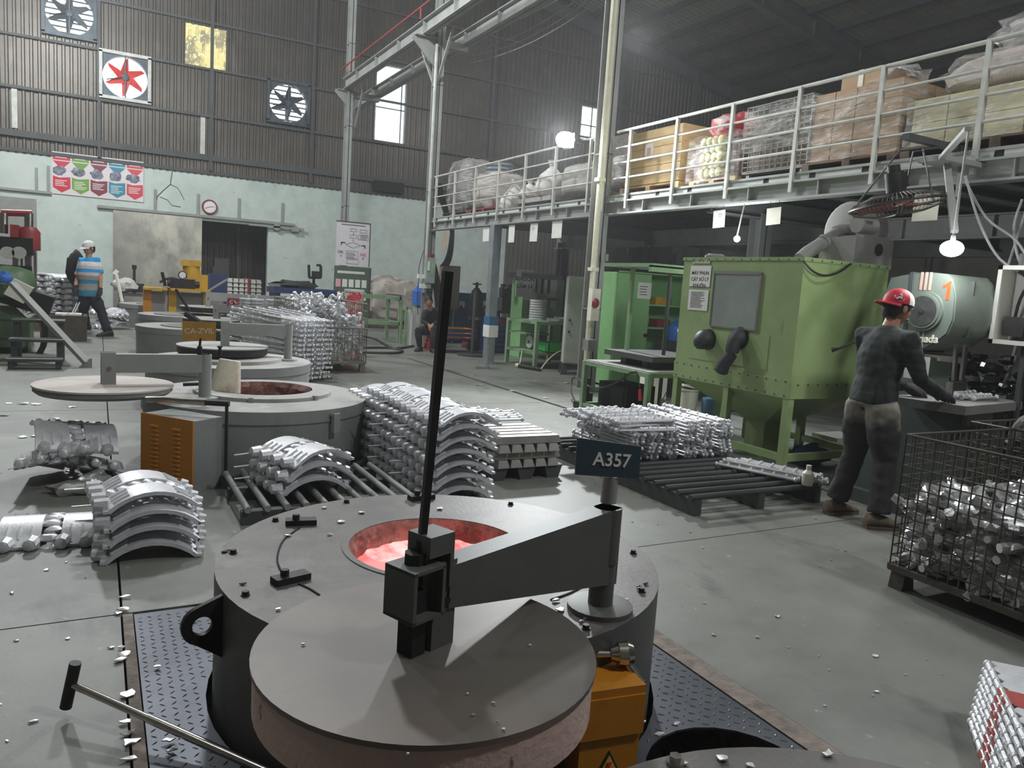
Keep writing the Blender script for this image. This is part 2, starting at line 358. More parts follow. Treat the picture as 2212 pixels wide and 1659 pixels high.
# sliding sheet-metal door leaf, its rail
m = MB(); xa, xb = Yp(245, 445, W).x, DX0 + .03; m.bx(xa, xb, W - .09, W - .05, .05, 3.0)
SHEET = layered('scuffed_sheet_metal', (172, 170, 158), [((140, 138, 130), 1.2, .42, .62, .8, None), ((206, 202, 186), .9, .5, .64, .8, (1, 1, .6)), ((120, 118, 112), 5, .64, .7, .4, None)], .35, .55, .15)
dl = struct('door_1', m, SHEET)
for x in (xa + .02, xa + 1.25, xb - .02):
    m = MB(); m.bx(x - .03, x + .03, W - .1, W - .04, .05, 3.0); m.build('edge_strip', SHEET, dl)
m = MB(); m.bx(.0, 5.9, W - .14, W - .05, 3.02, 3.1)
for x in (1.6, 2.85, 4.1, 5.5): m.bx(x - .04, x + .04, W - .06, W - .03, 3.1, 3.75)
struct('trim_1', m, STEEL)
m = MB(); m.bx(-2.7, -1.18, W - .12, W - .03, 3.28, 3.35); m.bx(-1.3, -1.22, W - .08, W - .03, 3.35, 4.1); m.bx(-1.6, -1.52, W - .06, W - .03, 3.35, 4.0); struct('trim_2', m, STEEL)
m = MB(); m.bx(4.4, 6.2, W - .2, W - .12, 2.9, 2.96); m.cyl((5.3, W - .2, 2.93), (5.3, W - .12, 2.93), .12, 10); m.box((5.9, W - .18, 2.9), (.25, .12, .14)); struct('trim_3', m, STEEL)
# girts, posts and pale flats on the corrugated wall
gz = [Yp(600, 82, W).z, Yp(600, 178, W).z, Yp(600, 275, W).z]
for z, h in ((10.6, .07), (gz[0], .07), (gz[1], .07), (gz[2], .08), (Yp(500, 348, W).z, .18)):
    m = MB(); m.bx(-8, 30.5, W - .14, W - .045, z - h / 2, z + h / 2); struct('wall_girt', m, STEELD)
m = MB(); m.bx(-8, XM, W - .09, W - .045, 4.4, 4.5); struct('wall_girt', m, STEELD)
for px in (214, 456, 674, 1062, 1340): 
    x = Yp(px, 200, W).x; m = MB(); m.bx(x - .045, x + .045, W - .16, W - .045, 4.5, 13.2); struct('wall_post', m, STEELD)
for px, a, b in ((31, 185, 277), (438, 248, 336)):
    p = Yp(px, a, W); q = Yp(px, b, W); m = MB(); m.bx(p.x - .07, p.x + .07, W - .07, W - .042, q.z, p.z); struct('wall_post', m, RAILM)
# windows
WINF = mat('window_frame', (120, 126, 128), .5, .3)
def window(n, x0, x1, z0, z1, vs, hs):
    m = MB(); t = .05
    for a, b, c, d in ((x0, x0 + t, z0, z1), (x1 - t, x1, z0, z1), (x0, x1, z0, z0 + t), (x0, x1, z1 - t, z1)): m.bx(a, b, W - .08, W + .03, c, d)
    for v in vs: m.bx(v - .02, v + .02, W - .05, W, z0, z1)
    for h in hs: m.bx(x0, x1, W - .05, W, h - .02, h + .02)
    return struct(n, m, WINF)
window('window_1', 8.53, 9.7, 6.22, 8.86, (9.52,), (7.4,)); window('window_2', 17.04, 18.2, 7.5, 8.86, (17.6,), (8.1,))
YG = layered('yellowed_skylight', (150, 130, 58), [((58, 52, 34), 2.6, .44, .54, .95, (1, 1, .6)), ((190, 180, 110), 12, .56, .62, .9, None)], .6)
b_ = YG.node_tree.nodes['Principled BSDF']; b_.inputs['Transmission Weight'].default_value = .85; b_.inputs['IOR'].default_value = 1.02; b_.inputs['Roughness'].default_value = .7
m = MB(); corr(m, 2.43, 3.62, 7.68, 8.9, W); struct('window_3', m, YG)
m = MB(); m.bx(vt[0].x, vt[1].x, W - .3, W - .05, vt[1].z, vt[0].z); tag(m.build('dark_vent', DARK), 'small dark hood low on the corrugated wall under the tall window', 'vent')  # solid black box stands in for the dark of a vent opening
# wall fans
FANM = mat('fan_steel', (70, 78, 84), .5, .4, .2); REDBL = mat('red_fan_blade', (206, 54, 48), .5)
def wall_fan(x, z, h, lab, bl, slats, frame):
    t = thing('wall_fan', lab, 'fan', (x, W, z), 'exhaust fans in the corrugated wall')
    n = 40; m = MB(); y0 = W - .12
    P = []; F = []
    for k in range(n):
        a = 2 * pi * k / n; c, s_ = cos(a), sin(a); e = h / max(abs(c), abs(s_))
        P += [(x + .61 * c, y0, z + .61 * s_), (x + e * c, y0, z + e * s_), (x + .61 * c, W + .1, z + .61 * s_)]
    for k in range(n):
        j = (k + 1) % n; F += [(3 * k, 3 * k + 1, 3 * j + 1, 3 * j), (3 * k, 3 * j, 3 * j + 2, 3 * k + 2)]
    m.add(P, F); m.build('fan_housing', FANM, t)
    m = MB()
    for a, b, c, d in ((-h - .04, -h + .05, -h, h), (h - .05, h + .04, -h, h), (-h - .04, h + .04, -h - .04, -h + .05), (-h - .04, h + .04, h - .05, h + .04)): m.bx(x + a, x + b, W - .2, W - .05, z + c, z + d)
    m.build('fan_frame', frame, t)
    m = MB(); m.lathe([(0, -.1), (.1, -.08), (.1, .08), (0, .1)], 14, (x, W - .06, z), 'y'); m.build('hub', FANM, t)
    for k in range(6):
        a = RAD(20 + 60 * k); c, s_ = cos(a), sin(a); m = MB(); pc, ps = -s_, c
        q = lambda r, w_, dy: (x + r * c + w_ * pc, W - .06 + dy, z + r * s_ + w_ * ps)
        m.hexa([q(.06, -.09, .0), q(.58, .02, .0), q(.5, .1, -.05), q(.1, .16, -.06), q(.06, -.09, .012), q(.58, .02, .012), q(.5, .1, -.038), q(.1, .16, -.048)])
        m.build('fan_blade', bl, t)
    m = MB(); m.bx(x - .02, x + .02, W - .15, W - .12, z - .62, z + .62); m.cyl((x - .5, W - .14, z - .15), (x, W - .14, z), .015, 5); m.build('motor_bar', FANM, t)
    if slats:
        for k in range(8):
            zz = z - .55 + k * .155; m = MB(); m.hexa([(x - .63, W + .1, zz), (x + .63, W + .1, zz), (x + .63, W + .16, zz + .05), (x - .63, W + .16, zz + .05), (x - .63, W + .1, zz + .015), (x + .63, W + .1, zz + .015), (x + .63, W + .16, zz + .065), (x - .63, W + .16, zz + .065)])
            m.build('louvre_slat', FANM, t)
wall_fan(*fans[0], 'highest round exhaust fan with dark blades, cut by the picture top', FANM, True, FANM)
wall_fan(*fans[1], 'round exhaust fan with red blades in a pale frame', REDBL, False, RAILM)
wall_fan(*fans[2], 'round exhaust fan with dark blades nearest the tall bright window', FANM, True, FANM)
# floor: cast slabs with open joints over a dark base
fl = MB(); fl.bx(-9, 32, -9, 31, -.72, -.7)
floor = struct('floor', fl, PIT)
XS = [-9, -4.0, .085, 2.15, 5.12, 9.2, 14, 32]; YS = [-9, -4.5, -.9, 3.4, 8.39, 13.5, 18.5, 23.5, 31]
g = .005
for i in range(len(XS) - 1):
    for j in range(len(YS) - 1):
        if i == 2 and 0 <= j <= 2 and YS[j] >= -1: continue
        a, b, c, d = XS[i] + g, XS[i + 1] - g, YS[j] + g, YS[j + 1] - g
        if i == 3 and d > 7.5 and d < 14: b -= .03
        if i == 4 and d > 7.5 and d < 14: a += .03
        m = MB(); m.bx(a, b, c, d, -.06 if not (i == 2) else -.06, 0); m.build('floor_slab', FLOOR, floor, False)
# furnace pit walls, concrete edging, checker plates
m = MB(); m.bx(.0, .03, -1, 3.46, -.7, -.02); m.bx(2.14, 2.17, -1, 3.46, -.7, -.02); m.bx(0, 2.17, 3.42, 3.45, -.7, -.02); struct('wall_pit', m, STRIP)
m = MB(); m.bx(.088, .125, -.9, 3.385, -.06, .004); struct('trim_4', m, STRIP)
m = MB(); m.bx(2.055, 2.148, -.9, 3.385, -.06, .004); struct('trim_5', m, STRIP)
F1 = (1.13, 2.52, .795); F0 = (1.04, .495, .70); HP = (1.72, 1.56, .27)
def plate(name, x0, x1, y0, y1, holes, lab):
    bm = bmesh.new(); es = []
    def loop(pts):
        vs = [bm.verts.new(p) for p in pts]
        for k in range(len(vs)): es.append(bm.edges.new((vs[k], vs[(k + 1) % len(vs)])))
    loop([(x0, y0, 0), (x1, y0, 0), (x1, y1, 0), (x0, y1, 0)])
    for cx, cy, r, n in holes: loop([(cx + r * cos(2 * pi * k / n), cy + r * sin(2 * pi * k / n), 0) for k in range(n)])
    bmesh.ops.triangle_fill(bm, edges=es, use_beauty=True)
    r = bmesh.ops.extrude_face_region(bm, geom=list(bm.faces)); bmesh.ops.translate(bm, vec=(0, 0, -.008), verts=[q for q in r['geom'] if isinstance(q, bmesh.types.BMVert)])
    bmesh.ops.recalc_face_normals(bm, faces=bm.faces)
    me = bpy.data.meshes.new(name); bm.to_mesh(me); bm.free(); me.materials.append(PLATE)
    o = bpy.data.objects.new(name, me); COL.objects.link(o); tag(o, lab, 'plate'); OFF[o.name] = V()
    mb = MB(); s = .036; i = 0; x = x0 + .02
    while x < x1 - .015:
        j = 0; y = max(y0, .9) + .02
        while y < y1 - .015:
            if all((x - c) ** 2 + (y - d) ** 2 > (r + .015) ** 2 for c, d, r, _ in holes):
                t = pi / 4 if (i + j) % 2 else -pi / 4; c_, s_ = cos(t), sin(t)
                l = .013; w_ = .0038; q = lambda u, v, z: (x + u * c_ - v * s_, y + u * s_ + v * c_, z)
                mb.add([q(-l, 0, 0), q(0, -w_, .0), q(l, 0, 0), q(0, w_, .0), q(-l * .5, 0, .0022), q(l * .5, 0, .0022)], [(0, 1, 4), (1, 5, 4), (1, 2, 5), (2, 3, 5), (3, 4, 5), (3, 0, 4)])
            y += s; j += 1
        x += s; i += 1
    mb.build('raised_tread', TREAD, o, False, kind='stuff')
plate('checker_plate', .13, 2.05, -.9, 3.38, [(F1[0], F1[1], F1[2] + .02, 48), (F0[0], F0[1], F0[2] + .02, 48), (*HP, 24)], 'grey diamond tread steel plate covering the pit around the nearest furnace')
# the rest of the shell
m = MB(); m.bx(-8.1, -8, -9, W, 0, 14); struct('wall_left', m, CORRB)
m = MB(); m.bx(31, 31.1, -9, W, 0, 12); struct('wall_right', m, CORRB)
m = MB(); m.bx(-8, 31, -9.1, -9, 0, 14); struct('wall_front', m, CORRB)
hz = bpy.data.materials.new('thin_haze'); hz.use_nodes = True; hn = hz.node_tree; hn.nodes.remove(hn.nodes['Principled BSDF']); vs = hn.nodes.new('ShaderNodeVolumeScatter'); vs.inputs['Density'].default_value = .0034; vs.inputs['Anisotropy'].default_value = .35; hn.links.new(vs.outputs[0], hn.nodes['Material Output'].inputs['Volume'])
m = MB(); m.bx(-7.9, 30.9, -8.9, W - .25, .002, 10.0); ho = m.build('dust_haze', hz, None, False); ho['kind'] = 'stuff'; ho['label'] = 'thin grey dust haze filling the hall air'
SL = .1672; rz = lambda x: 12.107 - SL * (x - 18.56) if x > 6 else 12.107 - SL * (6 - 18.56) - SL * (6 - x)
m = MB(); ys = []
k = 0
while -9 + k * .25 < W + .2:
    for dy, dz in ((0, 0), (.5, 0), (.62, .045), (.88, .045)): ys.append((-9 + (k + dy) * .25, dz))
    k += 1
n = len(ys)
for xa, xb in ((-8.2, 6), (6, 31.2)):
    m.add([(xa, y, rz(xa) + d) for y, d in ys] + [(xb, y, rz(xb) + d) for y, d in ys], [(i, i + 1, n + i + 1, n + i) for i in range(n - 1)])
struct('ceiling', m, ROOF)
for x in [q for q in np.arange(-6, 31, 1.45)]:
    z = rz(x) - .12; m = MB(); m.bx(x - .035, x + .035, -9, W, z - .1, z + .1); struct('roof_purlin', m, PURL)
for y in (26.75, 20.1, 13.1, 6.1, -.9):
    m = MB()
    for xa, xb in ((-8, 6), (6, 31)):
        za, zb = rz(xa) - .24, rz(xb) - .24
        m.bar((xa, y, za - .27), (xb, y, zb - .27), .03, .5); m.bar((xa, y, za), (xb, y, zb), .24, .03); m.bar((xa, y, za - .54), (xb, y, zb - .54), .24, .03)
        for x in np.arange(xa + 1, xb, 2.5): m.box((x, y, rz(x) - .51), (.02, .22, .5))
    struct('roof_rafter', m, STEELD)
# columns (H sections)
def hcol(x, y, z1, w_=.17, d=.25, mm=STEEL, name='steel_column', z0=0):
    m = MB(); t = .02
    m.bx(x - w_ / 2, x + w_ / 2, y - d / 2, y - d / 2 + t, z0, z1); m.bx(x - w_ / 2, x + w_ / 2, y + d / 2 - t, y + d / 2, z0, z1); m.bx(x - t / 2, x + t / 2, y - d / 2, y + d / 2, z0, z1)
    if z0 == 0: m.bx(x - w_ / 2 - .05, x + w_ / 2 + .05, y - d / 2 - .05, y + d / 2 + .05, 0, .025)
    for z in np.arange(z0 + 1.2, z1, 2.2): m.bx(x - w_ / 2, x + w_ / 2, y - d / 2, y + d / 2, z, z + .015)
    return struct(name, m, mm)
hcol(6.38, 9.4, 13.6); hcol(6.42, 15.95, 13.6); hcol(6.2, 21.9, 13.6); hcol(22.5, 26.5, 11.0, mm=STEELD); hcol(30, 20, 9.9, mm=STEELD)
for y in (7.2, 12.2, 15.5): hcol(7.35 if y < 8 else 9.6, y, 2.55, .2, .2, STEELD)
hcol(12.5, 15.5, 2.55, .2, .2, STEELD); hcol(13.6, 11, 2.55, .2, .2, STEELD)

def ibeam(m, a, b, h, w_, tf=.02, tw=.015):
    a, b = V(a), V(b); z = V((0, 0, 1))
    m.bar(a, b, tw, h); m.bar(a + z * (h / 2 - tf / 2), b + z * (h / 2 - tf / 2), w_, tf); m.bar(a - z * (h / 2 - tf / 2), b - z * (h / 2 - tf / 2), w_, tf)
def runway(x, y0, y1, z, h, name, mm):
    m = MB(); ibeam(m, (x, y0, z + h / 2), (x, y1, z + h / 2), h, .2)
    for y in np.arange(y0 + .7, y1, 1.6): m.box((x, y, z + h / 2), (.18, .015, h - .02))
    return struct(name, m, mm)
ra = runway(6.1, -4, 21.9, 6.57, .3, 'crane_runway_beam', STEEL); rb = runway(7.05, -4, 24.0, 6.55, .3, 'crane_runway_beam', STEEL)
m = MB(); m.bx(6.07, 6.13, -4, 21.9, 6.872, 6.92); m.build('crane_rail', RAILM, ra)
m = MB(); m.cyl((5.95, -4, 7.1), (5.95, 22, 7.1), .025, 6)
for y in (15.9, 9.4, 21): m.cyl((5.95, y, 6.86), (5.95, y, 7.1), .02, 5)
m.build('red_conduit', REDM, ra)
for y in (9.4, 15.95, 21.9):
    m = MB(); m.prism([(0, 0), (-.55, 0), (-.55, -.08), (0, -.6)], (0, .02, 0), (6.35, y - .01, 6.56), (1, 0, 0), (0, 0, 1)); m.bx(5.85, 6.35, y - .1, y + .1, 6.54, 6.56)
    m.bar((6.35, y - .9, 6.6), (6.38, y - .05, 5.6), .05, .05); m.bar((6.35, y + .9, 6.6), (6.38, y + .05, 5.6), .05, .05)
    struct('column_bracket', m, STEEL)
m = MB(); m.bx(6.35, 7.05, 15.85, 16.05, 6.4, 6.55); m.bx(6.2, 7.05, 21.8, 22.0, 6.4, 6.55); m.bx(6.35, 7.05, 9.3, 9.5, 6.4, 6.55); struct('column_bracket', m, STEEL)
for k, (a, b, c) in enumerate((((1010, 120), (1130, 110), (1285, -10)), ((990, 118), (1120, 95), (1262, -12)), ((1000, 138), (1140, 120), (1300, -5)), ((985, 90), (1100, 60), (1230, -14)))):
    m = MB(); m.path(bez(Xp(*a, 7.3), Xp(*b, 7.4), Xp(*c, 7.5), 12), .014, 5); tag(m.build('overhead_cable', CABLEG), 'grey cable drooping below the high crane beam', 'cable', 'cables slung under the crane beam')
# conduit on the near column
m = MB(); m.cyl((6.24, 9.22, .0), (6.24, 9.22, 9.0), .042, 8); m.bx(6.18, 6.3, 9.17, 9.28, 1.75, 1.8); m.bx(6.18, 6.3, 9.17, 9.28, 3.0, 3.05); m.cyl((6.31, 9.25, 2.6), (6.31, 9.25, 9), .018, 6)
tag(m.build('cable_conduit', PVC), 'ivory plastic conduit strapped up the column beside the mezzanine', 'conduit')
m = MB(); m.cyl((6.3, 15.78, 1.2), (6.3, 15.78, 6.4), .035, 8); tag(m.build('cable_conduit', RAILM), 'grey conduit running up the column at the mezzanine far end', 'conduit')
# ------------------------------------------------------------------ mezzanine
MX0, MY0, MY1 = 6.45, .5, 15.8
m = MB(); ibeam(m, (MX0, MY0, 2.645), (MX0, MY1, 2.645), .19, .15)
for y in np.arange(MY0 + .3, MY1, .95): m.box((MX0, y, 2.645), (.13, .012, .17))
struct('mezzanine_edge_beam', m, STEEL)
m = MB(); m.bx(MX0 + .04, 14, MY0, MY1, 2.815, 2.84); dk = struct('mezzanine_deck', m, CORRB)
m = MB(); m.bx(MX0 - .05, MX0 + .04, MY0, MY1, 2.8, 2.825); m.build('edge_angle', STEEL, dk)
for y in np.arange(MY0 + .2, MY1, .62):
    m = MB(); m.bx(MX0 - .028, 14, y - .03, y + .03, 2.74, 2.8); m.build('joist', PURL, dk, False)
    m = MB(); m.bx(MX0 - .034, MX0 - .024, y + .04, y + .58, 2.742, 2.8); m.build('infill_plate', DECKW, dk, False)
m = MB()
for k in range(60):
    x = MX0 + .15 + k * .125; m.bx(x, x + .05, MY0, MY1, 2.8, 2.815)
m.build('deck_rib', STEELD, dk, False)
for x in (9.6, 12.5):
    m = MB(); ibeam(m, (x, MY0, 2.56), (x, MY1, 2.56), .3, .16)
    for y in np.arange(MY0 + .3, MY1, 1.2): m.box((x, y, 2.56), (.14, .012, .28))
    struct('mezzanine_beam', m, STEEL)
for y in (7.2, 12.2): m = MB(); ibeam(m, (6.5, y, 2.6), (14, y, 2.6), .22, .14); struct('mezzanine_beam', m, STEELD)
# guard rail
gr = thing('guard_rail', 'pale welded pipe guard rail along the mezzanine edge', 'railing', (MX0, 8, 2.83))
for z in (3.68, 3.46, 3.25, 3.04):
    for a, b in ((MY0, 9.1), (9.6, 15.75)):
        m = MB(); r = .02 if z > 3.6 else .014; m.cyl((MX0 - .06, a, z), (MX0 - .06, b, z), r, 8); m.build('rail', RAILM, gr)
for y in [3.98 + .96 * k for k in range(-3, 6)] + [9.75 + .98 * k for k in range(7)]:
    m = MB(); m.bx(MX0 - .08, MX0 - .04, y - .02, y + .02, 2.62, 3.69); m.build('post', RAILM, gr, False)
# under-mezzanine back rows: dark partition and posts seen beyond the lockers

m = MB(); m.bx(6.37, 6.53, 12.72, 12.88, 0, 2.55); m.bx(6.3, 6.6, 12.65, 12.95, 0, .02); struct('steel_post', m, GALV)
# ================================================================== FURNACES
MOLT = layered('molten_metal', (250, 112, 112), [((255, 196, 190), 9, .44, .62, .85, (1, .35, 1)), ((238, 70, 74), 3, .56, .68, .8, None)], .5)
q = MOLT.node_tree; pb = q.nodes['Principled BSDF']; q.links.new(pb.inputs['Base Color'].links[0].from_socket, pb.inputs['Emission Color']); pb.inputs['Emission Strength'].default_value = 1.05
GLOWL = layered('hot_lining', (172, 130, 120), [((96, 66, 60), 9, .42, .6, .8, None), ((214, 130, 110), 14, .55, .66, .8, (1, 1, 2)), ((210, 170, 120), 22, .62, .7, .7, None)], .9, 0, .8)
def furnace(cx, cy, r, h, lab, hole, seg=64, body=FURN, top=FURNT, rim=True, molten=None, bolts=0, deep=.22):
    t = thing('melting_furnace', lab, 'furnace', (cx, cy, 0))
    hx, hy, hr = hole
    m = MB()
    if rim: m.lathe([(r * .985, 0), (r * .985, h - .09), (r, h - .09), (r, h)], seg, (cx, cy, 0), cap=False)
    else: m.lathe([(r, -.45), (r, h)], seg, (cx, cy, 0), cap=False)
    m.build('furnace_body', body, t)
    m = MB(); m.ring((cx, cy, h), r, (hx, hy, h), hr, seg); m.build('top_plate', top, t)
    return t
def lining(t, hx, hy, hr, h, deep, mm, amp=.02, n=64, k=6):
    m = MB(); P = []; F = []
    for i in range(k + 1):
        z = h + .001 - deep * i / k
        for j in range(n):
            a = 2 * pi * j / n; d = V((cos(a), sin(a), 0)); e = (amp * NZ.noise(d * 7 + V((0, 0, z * 14))) - amp * .5) * min(1, i)
            P.append((hx + (hr + e) * d.x, hy + (hr + e) * d.y, z))
    for i in range(k): F += [(i * n + j, i * n + (j + 1) % n, (i + 1) * n + (j + 1) % n, (i + 1) * n + j) for j in range(n)]
    m.add(P, F); m.build('crucible_lining', mm, t)
def disc(t, name, mm, x, y, z, r, th, n=48):
    m = MB(); m.lathe([(r, -th), (r, 0)], n, (x, y, z)); return m.build(name, mm, t)
# --- nearest furnace, molten metal in view
f1 = furnace(*F1[:2], F1[2], .45, 'nearest furnace, dark round body with an open glowing crucible hole', (1.145, 2.605, .335), body=FURN1, top=FURN1T, rim=False)
lining(f1, 1.145, 2.605, .335, .45, .2, GLOWL, .035)
m = MB(); m.ring((1.145, 2.605, .453), .36, (1.145, 2.605, .453), .335); m.build('hole_rim', FURN1T, f1)
disc(f1, 'molten_metal', MOLT, 1.145, 2.605, .365, .36, .01)
# segmented joint round the insulation cover
for pts in (((648, 1140), (612, 1168), (599, 1205), (606, 1232), (625, 1252)), ((645, 1262), (668, 1272), (690, 1286)), ((1272, 1258), (1235, 1280), (1190, 1296))):
    m = MB(); q = [Zp(*c_, .4505) for c_ in pts]; m.path(spline(q, 4), .0045, 4); m.build('cover_joint', DARK, f1)
for k in range(12):
    a = RAD(12 + 30 * k); x, y = F1[0] + .745 * cos(a), F1[1] + .745 * sin(a)
    m = MB(); m.cyl((x, y, .45), (x, y, .464), .011, 6); m.cyl((x, y, .45), (x, y, .453), .015, 8); m.build('bolt', BLACKM, f1)
for px, py, ang in ((650, 1132, -10), (628, 1255, 15), (910, 1078, 5)):
    p = Zp(px, py, .45); m = MB(); R_ = MX.Rotation(RAD(ang), 3, 'Z'); m.box((p.x, p.y, .461), (.12, .05, .022), R_); m.cyl((p.x - .02, p.y, .47), (p.x - .02, p.y, .492), .014, 6); m.build('hold_down_clamp', BLACKM, f1)
lx, ly = .352, 2.44; m = MB()
poly = [(-.07, .12), (0, .12)] + [(.055 + .055 * cos(a), .05 + .055 * sin(a)) for a in [RAD(80 - 20 * k) for k in range(9)]] + [(-.0, -.09), (-.07, -.09)]
def lug(t, cx, cy, r, z, ang, mm):
    d = V((cos(ang), sin(ang), 0)); s_ = V((-sin(ang), cos(ang), 0)); o = V((cx, cy, z)) + d * (r - .005)
    n = 20; P = []; F = []; hr = .03; hc = (.065, .02)
    outer = []
    for k in range(n):
        a = 2 * pi * k / n; u, w_ = hc[0] + .062 * cos(a), hc[1] + .062 * sin(a)
        if cos(a) < .15: u, w_ = 0, (.11 if sin(a) > 0 else -.1) * min(1, abs(sin(a)) * 1.2 + .2)
        outer.append((u, w_))
    for sd in (-.009, .009):
        P += [o + d * u + V((0, 0, w_)) + s_ * sd for u, w_ in outer]; P += [o + d * (hc[0] + hr * cos(2 * pi * k / n)) + V((0, 0, hc[1] + hr * sin(2 * pi * k / n))) + s_ * sd for k in range(n)]
    for b_ in (0, 2 * n): F += [(b_ + k, b_ + (k + 1) % n, b_ + n + (k + 1) % n, b_ + n + k) for k in range(n)]
    F += [(k, (k + 1) % n, 2 * n + (k + 1) % n, 2 * n + k) for k in range(n)] + [(n + k, n + (k + 1) % n, 3 * n + (k + 1) % n, 3 * n + k) for k in range(n)]
    m = MB(); m.add(P, F); m.build('lifting_lug', mm, t)
lug(f1, F1[0], F1[1], F1[2], .33, RAD(187), BLACKM); lug(f1, F1[0], F1[1], F1[2], .33, RAD(7), BLACKM)
# --- swing lid of the nearest furnace
def swing_lid(lab, lx, ly, lz, lr, th, px, py, pz, az, ah, mm_l, mm_a, skirt, near=False):
    # disc at (lx,ly) top lz hung from an arm at height az on a post at (px,py)
    t = thing('swing_lid', lab, 'lid', (px, py, pz))
    n = 64 if near else 40
    disc(t, 'lid_plate', mm_l, lx, ly, lz, lr, .012, n)
    m = MB(); m.lathe([(lr * .93, -th), (lr * .985, -th + .02), (lr * .985, -.012)], n, (lx, ly, lz)); m.build('lid_skirt', skirt, t)
    a = V((lx, ly, 0)); b = V((px, py, 0)); d = (b - a).normalized(); s_ = V((-d.y, d.x, 0))
    m = MB(); m.cyl((px, py, pz), (px, py, az - ah * .2), .04 if near else .045, 16); m.cyl((px, py, az - ah * .2), (px, py, az + ah / 2), .045, 16); m.build('post', mm_a, t)
    m = MB(); m.lathe([(.105, 0), (.105, .016), (.08, .02)], 24, (px, py, pz)); m.build('post_flange', mm_a, t)
    m = MB()
    p = [V((lx, ly, az)) + d * .03, b + V((0, 0, az)) + d * .03]
    h0, h1 = ah * (.42 if near else 1), ah; w_ = .035
    q = []
    for P_, hh in ((p[0], h0), (p[1], h1)): q.append([P_ + s_ * (i * w_) + V((0, 0, j)) for i, j in ((-1, ah / 2 - hh if near else -hh / 2), (1, ah / 2 - hh if near else -hh / 2), (1, ah / 2), (-1, ah / 2))])
    m.hexa([*q[0], *q[1]]); m.build('swing_arm', mm_a, t)
    m = MB(); top = az + ah / 2 + .012
    for sg in (-1, 1): m.box(V((lx, ly, (lz + top) / 2)) + s_ * (sg * .022 if near else sg * .04) + d * .02, (.075 if near else .09, .014, top - lz), math.atan2(d.y, d.x))
    m.build('hanger_plate', mm_a, t)
    m = MB(); c = V((lx, ly, .7 if near else az - ah * .25)) + d * .025; hw_ = .036 if near else .06; m.cyl(c - s_ * hw_, c + s_ * hw_, .01 if near else .014, 8); m.build('pivot_bolt', CHROME if not near else BLACKM, t)
    return t, d, s_
lx, ly = .705, 1.62; px_, py_ = 1.41, 1.9
l1, d1, s1 = swing_lid('nearest swing lid, brown-grey steel disc with pale refractory skirt', .695, 1.61, .585, .405, .14, px_, py_, .45, .66, .25, LID1, ARM1, LINING, True)
# hollow box arm with square end cap, clamp block and upright lever bar
A = V((.695, 1.61, 0)); c = A - d1 * .07 + V((0, 0, .72))
R_ = MX(((d1.x, s1.x, 0), (d1.y, s1.y, 0), (0, 0, 1)))
def lb(m, u, v, z, du, dv, dz): m.box(A + d1 * u + s1 * v + V((0, 0, z)), (du, dv, dz), R_)
m = MB(); lb(m, -.005, 0, .845, .08, .075, .05); lb(m, .03, 0, .80, .012, .075, .13); m.build('arm_end_cap', ARM1, l1)
m = MB()
lb(m, -.055, -.004, .80, .1, .1, .008); lb(m, -.055, -.004, .685, .1, .1, .008); lb(m, -.1, -.004, .742, .01, .1, .12); lb(m, -.01, -.004, .742, .01, .1, .12)
m.build('clamp_box', ARM1, l1)
m = MB(); lb(m, -.055, .0, .665, .042, .05, .16); m.build('lever_foot', BLACKM, l1)
bt = A - d1 * .055 + V((0, 0, .585)); tp = A - d1 * .055 + V((.055, .028, 1.475)); mid = bt.lerp(tp, .3)
m = MB(); m.cyl(mid + V((0, 0, -.03)), tp, .0115, 4, .0145); m.cyl(A - d1 * .055 + V((0, 0, .74)), mid, .017, 8, .012); m.cyl(A - d1 * .055 + V((0, 0, .80)), A - d1 * .055 + V((0, 0, .83)), .026, 8); m.build('lever_bar', BLACKM, l1)
# alloy sign standing on the arm post
sg = thing('alloy_sign', 'dark blue plate marked A357 standing on the nearest lid post', 'sign', (px_, py_, .81))
m = MB(); m.cyl((px_, py_, .8), (px_, py_, .885), .026, 12); m.build('socket', STEEL, sg)
m = MB(); m.cyl((px_, py_, .84), (px_ - .01, py_, .93), .013, 8); m.build('stem', BLACKM, sg)
SGN = mat('sign_blue_paint', (52, 70, 82), .5, .1, .15, 5)
u = V((.975, -.21, -.07)).normalized(); w_ = V((.07, .03, 1)).normalized(); o = V((px_ - .015, py_ - .016, .94)); nrm = u.cross(w_)
m = MB(); m.prism([(-.115, -.052), (.1, -.052), (.095, .05), (-.122, .062)], nrm * .005, o, u, w_); m.build('sign_plate', SGN, sg)
text('A357', WHITE, sg, o + nrm * .0056 - w_ * .018, u, w_, .058, 'stencil_lettering', bold=.0008)
# orange power cabinet of the nearest furnace
cb = thing('power_cabinet', 'orange cabinet with a lightning warning triangle beside the nearest furnace', 'cabinet', (1.36, 1.7, 0))
cR = MX.Rotation(RAD(-8), 3, 'Z')
def cbx(c0, sx, sy, z0, z1, m, rz=-8, ctr=(1.30, 1.74)):
    R2 = MX.Rotation(RAD(rz), 3, 'Z'); cc = V((*ctr, 0)) + R2 @ V((c0[0], c0[1], 0)); m.box((cc.x, cc.y, (z0 + z1) / 2), (sx, sy, z1 - z0), R2)
m = MB(); cbx((0, 0), .19, .22, -.3, .335, m); m.build('cabinet_body', ORANGE, cb)
m = MB(); cbx((0, 0), .2, .232, .315, .345, m); cbx((0, -.118), .2, .006, .2, .32, m); m.build('cabinet_cover', ORANGE, cb)
fx = V((1.30, 1.74, 0)) + cR @ V((0, -.111, 0)); U1 = cR @ V((1, 0, 0))
TRI = mat('warning_yellow', (226, 190, 70), .5)
